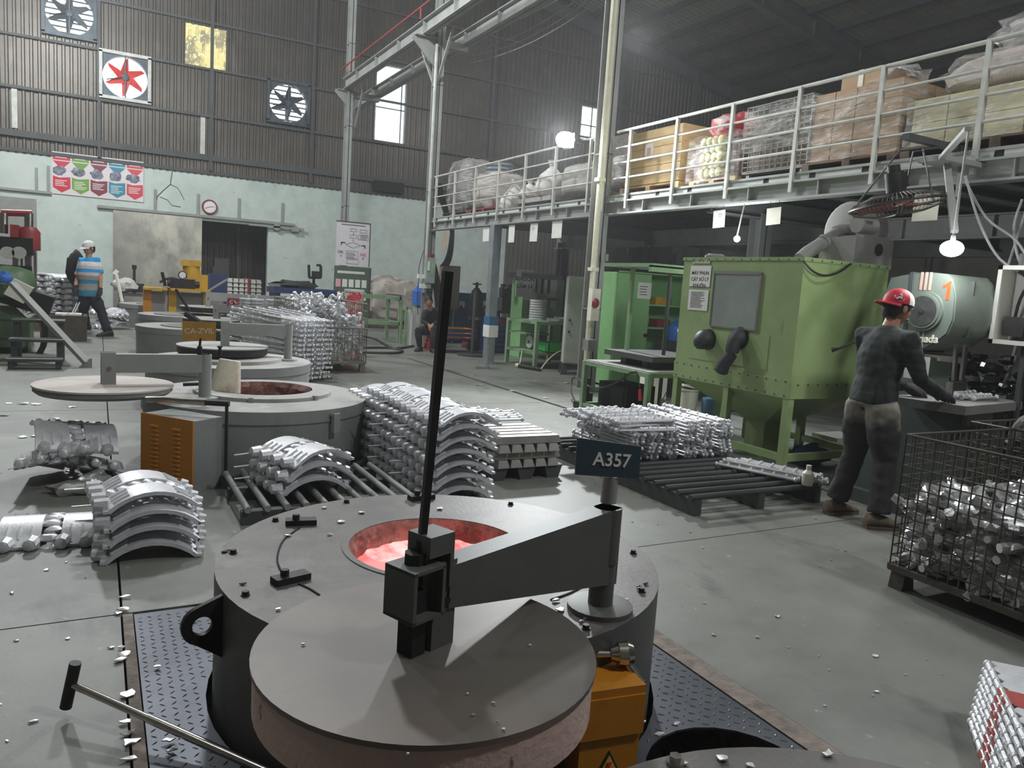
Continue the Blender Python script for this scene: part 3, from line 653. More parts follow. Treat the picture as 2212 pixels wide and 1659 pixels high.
m = MB(); m.prism([(-.052, -.04), (.052, -.04), (0, .055)], cR @ V((0, -.003, 0)), fx + V((-.0, 0, .1)), U1, (0, 0, 1)); wt = m.build('warning_triangle', INK, cb)
m = MB(); m.prism([(-.042, -.034), (.042, -.034), (0, .043)], cR @ V((0, -.002, 0)), fx + cR @ V((0, -.003, .1)), U1, (0, 0, 1)); m.build('triangle_field', TRI, wt)
m = MB(); m.prism([(-.006, .022), (.008, .022), (.002, .003), (.012, .003), (-.008, -.028), (-.002, -.006), (-.012, -.006)], cR @ V((0, -.002, 0)), fx + cR @ V((0, -.0052, .1)), U1, (0, 0, 1)); m.build('lightning_bolt', REDINK, wt)
# thermocouple
tcx = thing('thermocouple', 'bare metal thermocouple head poking out above the orange cabinet', 'sensor', (1.3, 1.75, .38))
p0 = Zp(1240, 1413, .385); p1 = Zp(1325, 1413, .385); p2 = Zp(1345, 1413, .385)
m = MB(); m.cyl(p0 + (p0 - p1) * .5, p1, .011, 10); m.build('probe_tube', CHROME, tcx)
dd = (p2 - p1).normalized(); hd = p1 + dd * .035
m = MB(); m.cyl(p1 - dd * .01, p1 + dd * .012, .018, 12, .026); m.cyl(p1 + dd * .012, p1 + dd * .04, .034, 18, .036); m.cyl(p1 + dd * .04, p1 + dd * .058, .038, 18, .03); m.build('head', CHROME, tcx)
m = MB(); e0 = hd + V((0, -.01, -.02)); m.cyl(e0, e0 + V((.02, -.03, -.035)), .014, 10); m.cyl(e0 + V((.02, -.03, -.035)), e0 + V((.03, -.045, -.05)), .011, 6); m.build('cable_gland', CHROME, tcx)
# --- furnace cut by the picture bottom
f0 = furnace(F0[0], F0[1], F0[2], .45, 'furnace top cut off by the bottom edge of the picture', (F0[0], F0[1], .33), body=FURN1, top=FURN1T, rim=False)
lining(f0, F0[0], F0[1], .33, .45, .2, GLOWL, .03); disc(f0, 'furnace_floor', RUST, F0[0], F0[1], .26, .34, .01)
for px, py in ((1458, 1650),): p = Zp(px, py, .45); m = MB(); m.cyl(p, p + V((0, 0, .02)), .014, 6); m.cyl(p, p + V((0, 0, .008)), .02, 10); m.build('bolt', CHROME, f0)
# --- second furnace
F2 = (1.12, 6.22, .84)
f2 = furnace(*F2, .48, 'pale grey furnace with an open crusted crucible and a ladle standing in it', (1.18, 6.33, .36))
m = MB(); m.lathe([(.53, .48), (.53, .505), (.5, .512), (.38, .512)], 48, (1.18, 6.33, 0), cap=False); m.build('crucible_ring', FURNT, f2)
lining(f2, 1.18, 6.33, .37, .512, .22, RUST, .05); disc(f2, 'crucible_bottom', RUST, 1.18, 6.33, .31, .4, .01)
for a in (250, 305): 
    x, y = 1.18 + .535 * cos(RAD(a)), 6.33 + .535 * sin(RAD(a)); m = MB(); m.box((x, y, .494), (.03, .03, .04), RAD(a)); m.build('ring_lug', STEEL, f2)
x, y = F2[0] + .84 * cos(RAD(-62)), F2[1] + .84 * sin(RAD(-62)); m = MB(); m.box((x, y, .44), (.05, .06, .02), RAD(-62)); m.box((x + .02, y - .02, .38), (.03, .06, .14), RAD(-62)); m.build('lifting_lug', STEEL, f2)
swing_lid('pale pinkish swing lid turned out over the floor beside the ladle furnace', .045, 5.98, .60, .44, .06, .7, 6.02, .48, .745, .13, LID2, STEEL, DUST)
ld = thing('casting_ladle', 'cream coated upturned ladle on the edge of the open crucible', 'ladle', Zp(485, 845, .5)); c = Zp(486, 843, .5)
m = MB(MX.Translation(c) @ MX.Rotation(RAD(9), 4, 'Y') @ MX.Rotation(RAD(-6), 4, 'X')); m.lathe([(.115, -.02), (.118, 0), (.082, .235), (.07, .243), (.0, .236)], 24); m.build('ladle_bowl', LADLE, ld)
m = MB(MX.Translation(c)); m.path([(-.1, 0, 0), (-.14, .02, .05), (-.3, .05, .04)], .015, 6); m.build('ladle_handle', BLACKM, ld)
gp = thing('gas_pipe', 'pipe with a foil-wrapped length running over and down beside the louvred orange cabinet', 'pipe', (.72, 5.33, 0))
m = MB(); m.path([(.75, 5.275, .57), (.75, 5.275, .02)], .011, 8); m.path([(.62, 5.34, .565), (.765, 5.27, .565)], .02, 8); m.blob((.75, 5.275, .03), (.04, .04, .03), 8, 6); m.build('pipe_run', BLACKM, gp)
m = MB(); m.path([(.28, 5.52, .56), (.4, 5.46, .565), (.5, 5.42, .562), (.63, 5.34, .565)], [.02, .026, .022, .026], 8); m.build('foil_wrap', CHROME, gp)
m = MB(); m.path(spline([(.72, 5.3, .03), Zp(520, 1048, .03), Zp(600, 1052, .03), Zp(720, 1030, .03), Zp(800, 985, .03)], 6), .02, 8); m.build('braided_hose', GALV, gp)
# louvred orange cabinet
lc = thing('power_cabinet', 'orange louvred cabinet standing against the ladle furnace', 'cabinet', (.45, 5.3, 0))
a, b, c = V((.257, 5.49, 0)), V((.537, 5.14, 0)), V((.83, 5.45, 0)); e = b - a; nn = V((e.y, -e.x, 0)).normalized(); bk = -nn * .24; hh = .475
m = MB(); m.hexa([a, b, b + bk, a + bk, *[q + V((0, 0, hh)) for q in (a, b, b + bk, a + bk)]]); m.build('cabinet_body', FURN, lc)
m = MB(); f = nn * .012; m.hexa([a, b, b + f, a + f, *[q + V((0, 0, hh + .005)) for q in (a, b, b + f, a + f)]]); dr = m.build('cabinet_door', ORANGE, lc)
for cidx, s_ in enumerate((.28, .7)):
    for k in range(13):
        o = a + e * s_ + nn * .013 + V((0, 0, .06 + k * .029)); eu = e.normalized()
        m = MB(); m.hexa([o - eu * .035 - V((0, 0, .006)), o + eu * .035 - V((0, 0, .006)), o + eu * .032 - V((0, 0, .004)) + nn * .01, o - eu * .032 - V((0, 0, .004)) + nn * .01, o - eu * .035 + V((0, 0, .008)), o + eu * .035 + V((0, 0, .008)), o + eu * .032 + V((0, 0, .0)) + nn * .01, o - eu * .032 + V((0, 0, .0)) + nn * .01])
        m.build('louvre', ORANGE, dr, False)
# --- third furnace, lid closed, tan sign
f3 = furnace(1.27, 8.75, .85, .47, 'grey furnace behind the ladle furnace with its lid closed', (1.25, 8.75, .5))
m = MB(); m.lathe([(.56, .47), (.56, .505), (.5, .512), (0, .512)], 48, (1.25, 8.75, 0)); m.build('crucible_ring', FURNT, f3)
swing_lid('closed grey swing lid with an upright lever on the furnace behind the ladle', 1.2, 8.8, .62, .47, .1, 1.88, 8.72, .47, .8, .13, FURNT, STEEL, BLACKM)
tan = mat('ochre_sign', (166, 124, 44), .6, 0, .12, 6)
ts = thing('alloy_sign', 'ochre plate with worn white characters on the pale lid arm post', 'sign', (.68, 6.02, .8))
m = MB(); m.cyl((.66, 6.02, .79), (.66, 6.02, .87), .018, 8); m.cyl((.66, 6.02, .87), (.665, 6.02, .93), .009, 6); m.build('stem', BLACKM, ts)
m = MB(); m.cyl((.8, 6.02, .8), (.8, 6.02, .87), .012, 8); m.cyl((.8, 6.02, .865), (.8, 6.02, .875), .02, 8); m.build('bolt', BLACKM, ts)
o = V((.655, 6.02, .985)); m = MB(); m.prism([(-.115, -.07), (.115, -.075), (.115, .062), (-.115, .068)], (0, -.005, 0), o, (1, 0, .03), (0, 0, 1)); m.build('sign_plate', tan, ts)
text('CA-ZVIL', SACKW, ts, o + V((0, -.0055, -.02)), (1, 0, .03), (0, 0, 1), .055, 'stencil_lettering')
# --- farther furnaces
f4 = furnace(1.36, 13.7, .83, .46, 'fourth furnace of the row, behind the ochre sign', (1.4, 13.7, .42)); disc(f4, 'crucible_cover', DUST, 1.4, 13.7, .475, .5, .02)
swing_lid('dark-edged lid held low by a sloping black bar on the fourth furnace', 1.75, 13.75, .60, .52, .1, 2.7, 13.2, .46, .78, .14, FURNT, STEEL, BLACKM)
f6 = furnace(1.5, 16.2, .83, .5, 'fifth furnace of the row, topped by dark-rimmed lids', (1.5, 16.2, .42)); disc(f6, 'crucible_cover', DUST, 1.5, 16.2, .515, .55, .02)
swing_lid('far dark-rimmed lid on the fifth furnace of the row', 1.9, 16.2, .68, .5, .1, 3.1, 16.0, .5, .88, .16, FURNT, STEEL, BLACKM)
f5 = furnace(1.28, 19.6, .85, .52, 'farthest furnace of the row, nearest the sliding metal door', (1.28, 19.6, .42)); disc(f5, 'crucible_cover', DUST, 1.28, 19.6, .535, .5, .02)
m = MB(); p = Yp(266, 690, 18.75); m.box(p, (.14, .01, .09)); m.build('warning_label', YELLOW, f5)
# black lever bars across the fourth furnace lid
m = MB(); m.bar(Yp(402, 678, 13.2), Yp(470, 722, 12.6), .07, .07); m.bar(Yp(380, 625, 13.5), Yp(410, 672, 13.3), .03, .03); m.prism([(-.06, 0), (.12, 0), (.04, -.2), (-.12, -.26)], (0, .05, 0), Yp(478, 722, 12.5), (1, 0, 0), (0, 0, 1)); tag(m.build('lever_bar', BLACKM), 'black lever bar sloping across the lid of the fourth furnace', 'lever')
rs = thing('alloy_sign', 'small dark red plate on a furnace arm before the banded ingots', 'sign', Yp(505, 652, 13.6))
m = MB(); p = Yp(505, 652, 13.6); m.box(p, (.21, .01, .12)); m.build('sign_plate', REDM, rs); text('CA-', WHITE, rs, p + V((0, -.006, -.03)), (1, 0, 0), (0, 0, 1), .08, 'stencil_lettering')
m = MB(); m.cyl((p.x, p.y, .8), p, .015, 6); m.build('stem', BLACKM, rs)
m = MB(); p = Yp(570, 668, 12.2); m.box(p, (.09, .01, .17), MX.Rotation(RAD(20), 3, 'Y')); m.cyl((p.x, p.y + .02, 0), p, .012, 6); tag(m.build('alloy_sign', SACK), 'small tan tag on a thin post before the white casting cage', 'sign')
# ================================================================== CASTINGS
def shell_mb(seg, inner=False):
    # one arched half, y range seg
    R_ = .302; ha = RAD(44); zc = -R_ * cos(ha) + .012; n = 10; m = MB(); P = []; F = []
    for y in seg:
        for rr in (R_, R_ - .019):
            for k in range(n + 1):
                a = -ha + 2 * ha * k / n; P.append((rr * sin(a), y, zc + rr * cos(a)))
    q = n + 1
    for k in range(n):
        F += [(k, k + 1, 2 * q + k + 1, 2 * q + k), (q + k, 3 * q + k, 3 * q + k + 1, q + k + 1), (k, q + k, q + k + 1, k + 1), (2 * q + k, 2 * q + k + 1, 3 * q + k + 1, 3 * q + k)]
    F += [(0, 2 * q, 3 * q, q), (n, q + n, 3 * q + n, 2 * q + n)]
    m.add(P, F)
    for sg in (-1, 1):
        for j in range(3):
            y = seg[0] + (seg[1] - seg[0]) * (.22 + .28 * j); a = RAD(29) * sg; c = V(((R_ + .002) * sin(a), y, zc + (R_ + .002) * cos(a)))
            m.box(c, (.085, .008, .008), MX.Rotation(a, 3, 'Y'))
        x = sg * .212; m.bx(x - .016, x + .016, seg[0], seg[1], 0, .014)
    return m
def shell_casting(lab, group):
    t = thing('shell_casting', lab, 'casting', (0, 0, 0), group)
    for sg in ((-.235, -.045), (.045, .235)): shell_mb(sg).build('arched_shell', ALU, t)
    m = MB(); n = 9
    for k in range(n):
        a = RAD(-46 + 92 * k / (n - 1)); r = .285 + .018 * NZ.noise(V((k * 1.7, 2, 0)))
        m.blob((r * sin(a), .012 * sin(k * 2.1), -.205 + r * cos(a)), (.034, .05, .02), 7, 5, .35, 2, k)
    hz_ = [(.295 * sin(RAD(-43 + 86 * k / 8)), -.205 + .29 * cos(RAD(-43 + 86 * k / 8))) for k in range(9)]; m.prism(hz_ + [(x_, max(.004, z_ - .06)) for x_, z_ in reversed(hz_)], (0, .03, 0), (0, -.015, 0), (1, 0, 0), (0, 0, 1))  # fill band added to block light and darken the arch inside
    m.build('gate_web_shade_fill', ALU, t)
    for y in (-.17, -.06, .075, .185):
        m = MB(); m.cyl((-.2, y, .03), (-.262, y + .008, .03), .036, 8, .03); m.cyl((-.262, y + .008, .03), (-.27, y + .008, .03), .03, 8, .018); m.build('riser_boss', ALU, t)
        m = MB(); m.cyl((.205, y, .022), (.24, y, .018), .026, 7, .016); m.build('riser_boss', ALU, t)
    m = MB(); m.bar((-.2, .2, .02), (-.36, .23, .012), .012, .006); m.build('flash_strip', ALU, t)
    return t
G1 = 'arched shell castings in the big middle stack'
sh = shell_casting('pale arched shell casting in the tall stack behind the nearest furnace', G1)
first = True
for j in range(4):
    for k in range(7):
        if j == 3 and k > 5: continue
        loc = (2.12 + random.uniform(-.012, .012) + (.03 if k > 4 else 0), 4.68 + .485 * j + random.uniform(-.01, .01), .03 + .083 * k); rot = (random.uniform(-.012, .012), 0, random.uniform(-.03, .03))
        if first: place(sh, loc, rot); first = False
        else: dup(sh, loc, rot)
# small pile with four castings nested
CH.pop(sh.name, None)
for k, (x, y, z, a, lab) in enumerate(((.243, 4.22, .004, -.04, 'lowest'), (.25, 4.235, .078, -.02, 'second lowest'), (.245, 4.26, .152, .03, 'second topmost'), (.225, 4.33, .226, .1, 'topmost'))):
    o = dup(sh, (x, y, z), (0.0, 0.02 * (k == 3), a), lab + ' arched casting of the four-high pile on the floor'); o['group'] = 'arched castings in the four-high pile'
o = dup(sh, (-.2, 4.55, .004), (0, 0, RAD(86)), 'single arched shell casting lying alone on the floor beside the four-high pile'); o['group'] = 'arched castings lying on the floor'
for k, (x, y, z, r, lab) in enumerate(((-.12, 5.75, .06, (.3, .3, 1.8), 'shiny arched casting at the bottom of the tumbled heap'), (-.2, 5.66, .15, (-.25, .2, 1.45), 'shiny arched casting in the middle of the tumbled heap'), (-.14, 5.72, .27, (.12, -.22, 1.7), 'shiny arched casting on top of the tumbled heap'))):
    o = dup(sh, (x, y, z), r, lab); o['group'] = 'arched castings in the tumbled heap'
m = MB(); m.blob((-.1, 5.35, .03), (.15, .08, .05), 14, 8, .6, 3, 3); m.blob((-.02, 5.42, .06), (.1, .07, .05), 12, 7, .6, 3, 5); tag(m.build('dross_lump', ALUD), 'crumpled shiny metal lump at the foot of the tumbled casting heap', 'scrap')
# rod pallets
def rod_pallet(lab, x0, x1, ys, y0, y1, along, n, h=.13, mm=STEELD):
    t = thing('rod_pallet', lab, 'pallet', ((x0 + x1) / 2, (y0 + y1) / 2, 0))
    if along == 'x':
        for x in ys: m = MB(); m.bx(x - .03, x + .03, y0, y1, 0, h - .02); m.build('runner', mm, t, False)
        for k in range(n): y = y0 + .03 + (y1 - y0 - .06) * k / (n - 1); m = MB(); m.cyl((x0, y, h - .005), (x1, y, h - .005), .021, 10); m.build('rod', mm, t)
    else:
        for y in ys: m = MB(); m.bx(x0, x1, y - .03, y + .03, 0, h - .02); m.build('runner', mm, t, False)
        for k in range(n): x = x0 + .03 + (x1 - x0 - .06) * k / (n - 1); m = MB(); m.cyl((x, y0 - .02, h - .005), (x, y1 + .02, h - .005), .02, 10); m.build('rod', STEEL, t)
    return t
rod_pallet('dark pallet of round steel rods on three runners under the bar castings', 3.5, 4.76, (3.55, 4.14, 4.72), 3.78, 5.75, 'x', 16)
rod_pallet('small rod pallet behind the nearest furnace with one pile of arched castings', .72, 1.78, (4.45, 4.95, 5.25), 4.42, 5.28, 'y', 10, .1, STEELD)
for k in range(3):
    o = dup(sh, (1.16 + .01 * k, 4.86 + .03 * k, .105 + .08 * k), (0, 0, .16 + .1 * k), ('lowest', 'middle', 'topmost')[k] + ' arched casting on the small rod pallet'); o['group'] = 'arched castings on the small rod pallet'
# bar castings
def bar_casting(lab, group, L=.8):
    t = thing('bar_casting', lab, 'casting', (0, 0, 0), group)
    m = MB(); pr = [(0, 0), (.016, .002)]; k = 0; y = .01
    while y < L - .02:
        pr += [(.0165, y), (.0165, y + .075), (.025, y + .083), (.025, y + .1), (.0165, y + .108)]; y += .115
    pr += [(.012, L), (0, L + .004)]
    m.lathe(pr, 9, (0, 0, .024), 'y'); m.build('main_bar', ALU, t)
    m = MB(); m.cyl((.052, .02, .02), (.052, L - .03, .02), .011, 7); m.blob((.052, 0.0, .02), .019, 8, 6); m.blob((.052, L - .02, .02), .019, 8, 6); m.cyl((-.035, .03, .02), (-.035, L * .55, .02), .01, 6); m.blob((-.035, .015, .02), .017, 8, 6); m.build('side_runner', ALU, t)
    m = MB()
    for y in (.1, .32, .55, .74): m.bar((0, y, .022), (.052, y, .02), .014, .012)
    m.bar((0, .2, .022), (-.035, .2, .02), .014, .012); m.build('bridge', ALU, t)
    return t
G2 = 'bar castings stacked on the rod pallet'
bc = bar_casting('knobbly bar casting in the stack on the dark rod pallet', G2); first = True
for c in range(6):
    for k in range(11 if c > 2 else 8):
        loc = (3.72 + .185 * c + random.uniform(-.012, .012), 4.72 + random.uniform(-.03, .03), .148 + .0275 * k); rot = (0, 0, random.uniform(-.05, .05))
        if first: place(bc, loc, rot); first = False
        else: dup(bc, loc, rot)
CH.pop(bc.name, None)
for k in range(22):
    o = dup(bc, (3.52 + random.uniform(-.03, .06), 4.8 + .095 * (k % 8) + random.uniform(-.02, .02), .375 + .032 * (k // 8)), (0, 0, -pi / 2 + random.uniform(-.16, .16)), 'knobbly bar casting lying crosswise on the rear of the rod pallet stack'); o['group'] = 'bar castings laid crosswise'; o.scale = (1, .72, 1)
for k in range(5):
    o = dup(bc, (4.36 + .055 * k, 4.45 - .02 * k, .148 + .03 * (k % 2)), (0, 0, pi + RAD(20) + random.uniform(-.05, .05)), 'loose bar casting lying at the open end of the rod pallet'); o['group'] = 'loose bar castings on the rod pallet'; o.scale = (1, .8, 1)
# ingot stacks
def ingot(lab, group, L=.62):
    m = MB(); w0, w1, h = .05, .036, .055
    m.hexa([(-L / 2, -w0, 0), (L / 2, -w0, 0), (L / 2, w0, 0), (-L / 2, w0, 0), (-L / 2 + .02, -w1, h), (L / 2 - .02, -w1, h), (L / 2 - .02, w1, h), (-L / 2 + .02, w1, h)])
    return tag(m.build('metal_ingot', ALUI, None, False), lab, 'ingot', group)
ig = ingot('dull grey metal ingot in the block behind the arched casting stack', 'ingots behind the arched stack'); OFF[ig.name] = V(); first = True
for k in range(4):
    for j in range(5):
        loc = (2.88, 5.02 + .108 * j, .1 + .058 * k) if k % 2 else (2.64 + .108 * (j + .3), 5.24, .1 + .058 * k)
        rot = (0, 0, 0 if k % 2 else pi / 2)
        if first: place(ig, loc, rot); first = False
        else: dup(ig, loc, rot)
m = MB()
for x in (2.64, 2.88, 3.12): m.hexa([(x - .05, 4.95, 0), (x + .05, 4.95, 0), (x + .05, 5.52, 0), (x - .05, 5.52, 0), (x - .08, 4.95, .1), (x + .08, 4.95, .1), (x + .08, 5.52, .1), (x - .08, 5.52, .1)])
tag(m.build('ingot_skid', STEELD, None, False), 'low grey skid carrying the metal ingots', 'skid')
for j in range(9):
    o = dup(bc, (2.45 + random.uniform(-.03, .03), 5.75 + .1 * j, .3 - .012 * j + .02 * (j % 3)), (0, 0, -pi / 2 + random.uniform(-.06, .06)), 'knobbly bar casting laid on the low block beyond the ingots'); o['group'] = 'bar castings beyond the ingots'; o.scale = (1.1, 1, 1)
m = MB(); m.bx(2.4, 3.2, 5.68, 6.65, 0, .19); m.bx(2.38, 3.24, 5.66, 6.67, .17, .2); tag(m.build('low_block', DUST, None, False), 'low grey block under the bar castings beyond the ingots', 'block')
# ------------------------------------------------------------------ wire cages
def cage(lab, x0, x1, y0, y1, z0, z1, leg, mm, pitch, r, rz=0, half=False, group=None):
    cx, cy = (x0 + x1) / 2, (y0 + y1) / 2
    t = thing('wire_cage', lab, 'cage', (cx, cy, 0), group)
    def panel(a, b, za, zb):
        m = MB(); a = V(a); b = V(b); L = (b - a).length; n = max(2, round(L / pitch)); k = max(2, round((zb - za) / pitch))
        for i in range(n + 1): p = a.lerp(b, i / n); m.cyl(p + V((0, 0, za)), p + V((0, 0, zb)), r, 5, cap=False)
        for j in range(k + 1): z = V((0, 0, za + (zb - za) * j / k)); m.cyl(a + z, b + z, r if 0 < j < k else r * 1.9, 5)
        m.build('wire_panel', mm, t)
    c = [(x0, y0, 0), (x1, y0, 0), (x1, y1, 0), (x0, y1, 0)]
    for i in range(4): panel(c[i], c[(i + 1) % 4], z0, z1 - (.0 if not half or i != 0 else (z1 - z0) * .42))
    m = MB(); m.bx(x0, x1, y0, y1, z0 - .02, z0)
    for a, b in ((c[0], c[1]), (c[1], c[2]), (c[2], c[3]), (c[3], c[0])): m.bar(V(a) + V((0, 0, z0 - .012)), V(b) + V((0, 0, z0 - .012)), .03, .03)
    m.build('base_frame', mm, t, False)
    for p in c:
        ix = .04 if p[0] == x0 else -.04; iy = .05 if p[1] == y0 else -.05
        m = MB(); m.hexa([(p[0] + ix - .05, p[1] + iy - .04, 0), (p[0] + ix + .05, p[1] + iy - .04, 0), (p[0] + ix + .05, p[1] + iy + .04, 0), (p[0] + ix - .05, p[1] + iy + .04, 0), (p[0] + ix - .035, p[1] + iy - .04, z0 - .03), (p[0] + ix + .035, p[1] + iy - .04, z0 - .03), (p[0] + ix + .035, p[1] + iy + .04, z0 - .03), (p[0] + ix - .035, p[1] + iy + .04, z0 - .03)]); m.build('leg', mm, t, False)
    return t
cage('dark wire cage of shiny cast parts in front of the band saw worker', 3.71, 4.71, 1.15, 2.47, .12, .82, 1, WIRE, .052, .0042)
def chunk(seed, s):
    m = MB(); m.blob((0, 0, 0), (s * 1.3, s * .8, s * .45), 11, 7, .45, 1.8, seed, .8); m.cyl((-s * .9, 0, 0), (-s * 1.75, s * .2, s * .1), s * .33, 8, s * .25); m.cyl((s * .8, s * .2, 0), (s * 1.5, s * .5, -s * .1), s * .2, 6, s * .28)
    return m
GC = 'shiny cast parts in the dark wire cage'
cks = []
for k in range(4):
    o = chunk(k + 2, .088).build('cast_part', ALUD); tag(o, 'shiny cast part heaped inside the dark wire cage', 'casting', GC); cks.append(o)
cnt = 0
for z in (.17, .25, .33, .41, .49):
    for _ in range(34):
        if _ < 17: x, y = 3.8 + random.uniform(-.01, .05), 1.45 + 1.0 * (_ + .5) / 17 + random.uniform(-.02, .02) - .04
        elif _ < 24: x, y = 3.85 + .8 * (_ - 17) / 7, 2.36 + random.uniform(-.02, .02)
        elif z > .4: x, y = random.uniform(3.9, 4.6), random.uniform(1.5, 2.3)
        else: continue
        rot = tuple(random.uniform(-3, 3) for _ in range(3)); rot = (rot[0] * .25, rot[1] * .25, rot[2])
        s_ = random.uniform(.75, 1.05)
        if cnt < 4: place(cks[cnt], (x, y, z), rot)
        else: dup(cks[cnt % 4], (x, y, z), rot, None, s_)
        cnt += 1
for k in range(7):
    o = dup(bc, (3.78 + .06 * k, 1.62 + .04 * k, .545 + .012 * (k % 3)), (0, 0, RAD(-35 - 8 * k)), 'knobbly bar casting on top of the shiny parts in the dark cage'); o['group'] = 'bar castings on the dark cage heap'; o.scale = (1, .75, 1)
cage('second dark wire cage against the band saw, with pale cast offcuts', 4.8, 5.6, 1.8, 2.78, .12, .8, 1, WIRE, .06, .0042)
for k in range(40):
    p = (4.9 + .6 * random.random(), 1.95 + .72 * random.random(), random.choice((.3, .42, .52, .62, .7, .78)))
    o = dup(cks[k % 4], p, tuple(random.uniform(-1, 3) for _ in range(3)), 'pale cast offcut in the second dark cage'); o['group'] = 'cast offcuts in the second dark cage'
# far white cage with hook castings
cage('pale wire cage overflowing with white hook castings in the middle aisle', 2.5, 3.62, 11.35, 12.7, .16, 1.05, 1, WIREL, .11, .007, half=True)
hk = []
for k in range(3):
    m = MB(); m.path(spline([(-.14, 0, 0), (-.09, .05, .03), (-.02, .02, .0), (.05, -.03, .04), (.1, .03, .02), (.06, .08, 0), (.13, .1, .03 + .02 * k)], 3), [.016] * 8 + [.022] * 5 + [.014] * 6, 6); m.blob((-.14, 0, 0), .03, 7, 5); m.blob((.05, -.03, .04), .026, 7, 5)
    hk.append(tag(m.build('hook_casting', ALU), 'white hook-shaped casting heaped in the pale wire cage', 'casting', 'hook castings in the pale wire cage'))
cnt = 0
for _ in range(150):
    f = random.random(); x = 2.58 + .96 * random.random(); y = 11.42 + (1.2 * random.random() if _ % 2 else .15 * random.random())
    top = .26 + .66 * (1 - abs((x - 3.0) / .7) ** 2) + .06; z = .2 + (top - .2) * (f ** .6)
    if _ % 2: z = top + .06 * random.random()
    rot = tuple(random.uniform(-3.1, 3.1) for _ in range(3)); s_ = random.uniform(.9, 1.3)
    if cnt < 3: place(hk[cnt], (x, y, z), rot)
    else: dup(hk[cnt % 3], (x, y, z), rot, None, s_)
    cnt += 1
# long white bars fanned in front of that cage
lb_ = bar_casting('long white bar casting in the fanned stack before the pale wire cage', 'long bar castings before the pale cage', 1.1); first = True
m_ = MB(); m_.bx(-.005, .06, .35, .95, .0, .06); m_.build('flat_plate', ALU, lb_)
for k in range(13):
    for j in range(4):
        loc = (2.78 - .14 * j + random.uniform(-.02, .02), 10.4 - .08 * j, .035 + .064 * k); rot = (.035 + .004 * k, 0, RAD(33) + (k % 2) * .04 + j * .05)
        if first: place(lb_, loc, rot); first = False
        else: dup(lb_, loc, rot)
m = MB()
for y in (10.6, 11.1): m.bx(1.8, 2.9, y - .04, y + .04, 0, .03)
tag(m.build('timber_bearer', WOODD, None, False), 'low timber bearers under the fanned white bar stack', 'timber')
# corner stack with red paint
rc = thing('comb_casting', 'comb-edged casting with red paint in the corner stack', 'casting', (0, 0, 0), 'red-marked castings in the corner stack')
m = MB(); pts = [(0, 0)] + [(.03 * k + .01, .012 * (1 if k % 2 else -1)) for k in range(1, 20)] + [(.6, 0), (.6, .3), (0, .3)]
m.prism(pts, (0, 0, .008)); m.build('plate_body', ALU, rc)
m = MB()
for k in range(9): m.cyl((.035 + .066 * k, -.015, .006), (.085 + .066 * k, -.015, .006), .011, 7); m.blob((.03 + .066 * k, -.016, .006), .014, 7, 5)
m.build('bead_edge', ALU, rc)
m = MB(); m.prism([(.23, .0), (.34, .0), (.36, .3), (.25, .3)], (0, 0, .0015), (0, 0, .0082)); m.bx(.24, .34, -.026, -.0, .0, .014); m.build('red_paint', mat('red_marker_paint', (168, 66, 60), .5), rc)
for k in range(9):
    a = RAD(-140); loc = (2.79 + .006 * k, 1.455, .004 + .0265 * k); rot = (0, 0, a + random.uniform(-.015, .015))
    if k == 0: place(rc, loc, rot)
    else: dup(rc, loc, rot)
# ================================================================== RIGHT SIDE MACHINES
# --- sand blasting cabinet
bl = thing('blasting_cabinet', 'big green sand blasting cabinet with a window and two rubber sleeves', 'machine', (5.65, 5.2, 0))
bx0, bx1, by0, by1, bz0, bz1 = 5.12, 6.2, 4.5, 5.98, .665, 1.84
m = MB(); m.bx(bx0, bx1, by0, by1, bz0, bz1); m.build('cabinet_shell', GREEN, bl, False)
for bb in ((bx0 - .008, bx0, by0 - .004, by1 + .004, bz0, bz0 + .16), (bx0 - .004, bx1, by0 - .008, by0, bz0, bz0 + .14), (bx0 - .01, bx1 + .01, by0 - .01, by1 + .01, bz1 - .02, bz1 + .01)): m = MB(); m.bx(*bb); m.build('seam_band', GREEN, bl, False)
m = MB(); mx, my = 5.66, 5.24
for z in (bz0,):
    A_ = [(bx0, by0, z), (bx1, by0, z), (bx1, by1, z), (bx0, by1, z)]; B_ = [(mx - .12, my - .12, .33), (mx + .12, my - .12, .33), (mx + .12, my + .12, .33), (mx - .12, my + .12, .33)]
    m.hexa(B_ + A_)
m.build('hopper', GREEN, bl, False)
m = MB(); m.bx(mx - .12, mx + .12, my - .12, my + .12, .02, .33); m.bx(mx - .16, mx + .16, my - .16, my + .16, 0, .03); m.build('discharge_box', GREEN, bl, False)
for x, y in ((bx0 + .03, by0 + .03), (bx1 - .03, by0 + .03), (bx0 + .03, by1 - .03), (bx1 - .03, by1 - .03), (bx0 + .03, 5.24), (bx1 - .03, 5.24)):
    m = MB(); m.bx(x - .032, x + .032, y - .032, y + .032, 0, bz0 + .02); m.build('leg', GREEN, bl, False)
for a, b in (((bx0 + .03, by0), (bx0 + .03, by1)), ((bx0, by0 + .03), (bx1, by0 + .03)), ((bx1 - .03, by0), (bx1 - .03, by1))):
    m = MB(); m.bar((*a, .15), (*b, .15), .05, .06); m.build('cross_rail', GREEN, bl, False)
p1, p2 = Xp(1547, 590, bx0), Xp(1632, 712, bx0)
m = MB(); m.bx(bx0 - .012, bx0 - .004, p2.y, p1.y, p2.z, p1.z); wn = m.build('viewing_window', GLASSW, bl, False)
m = MB()
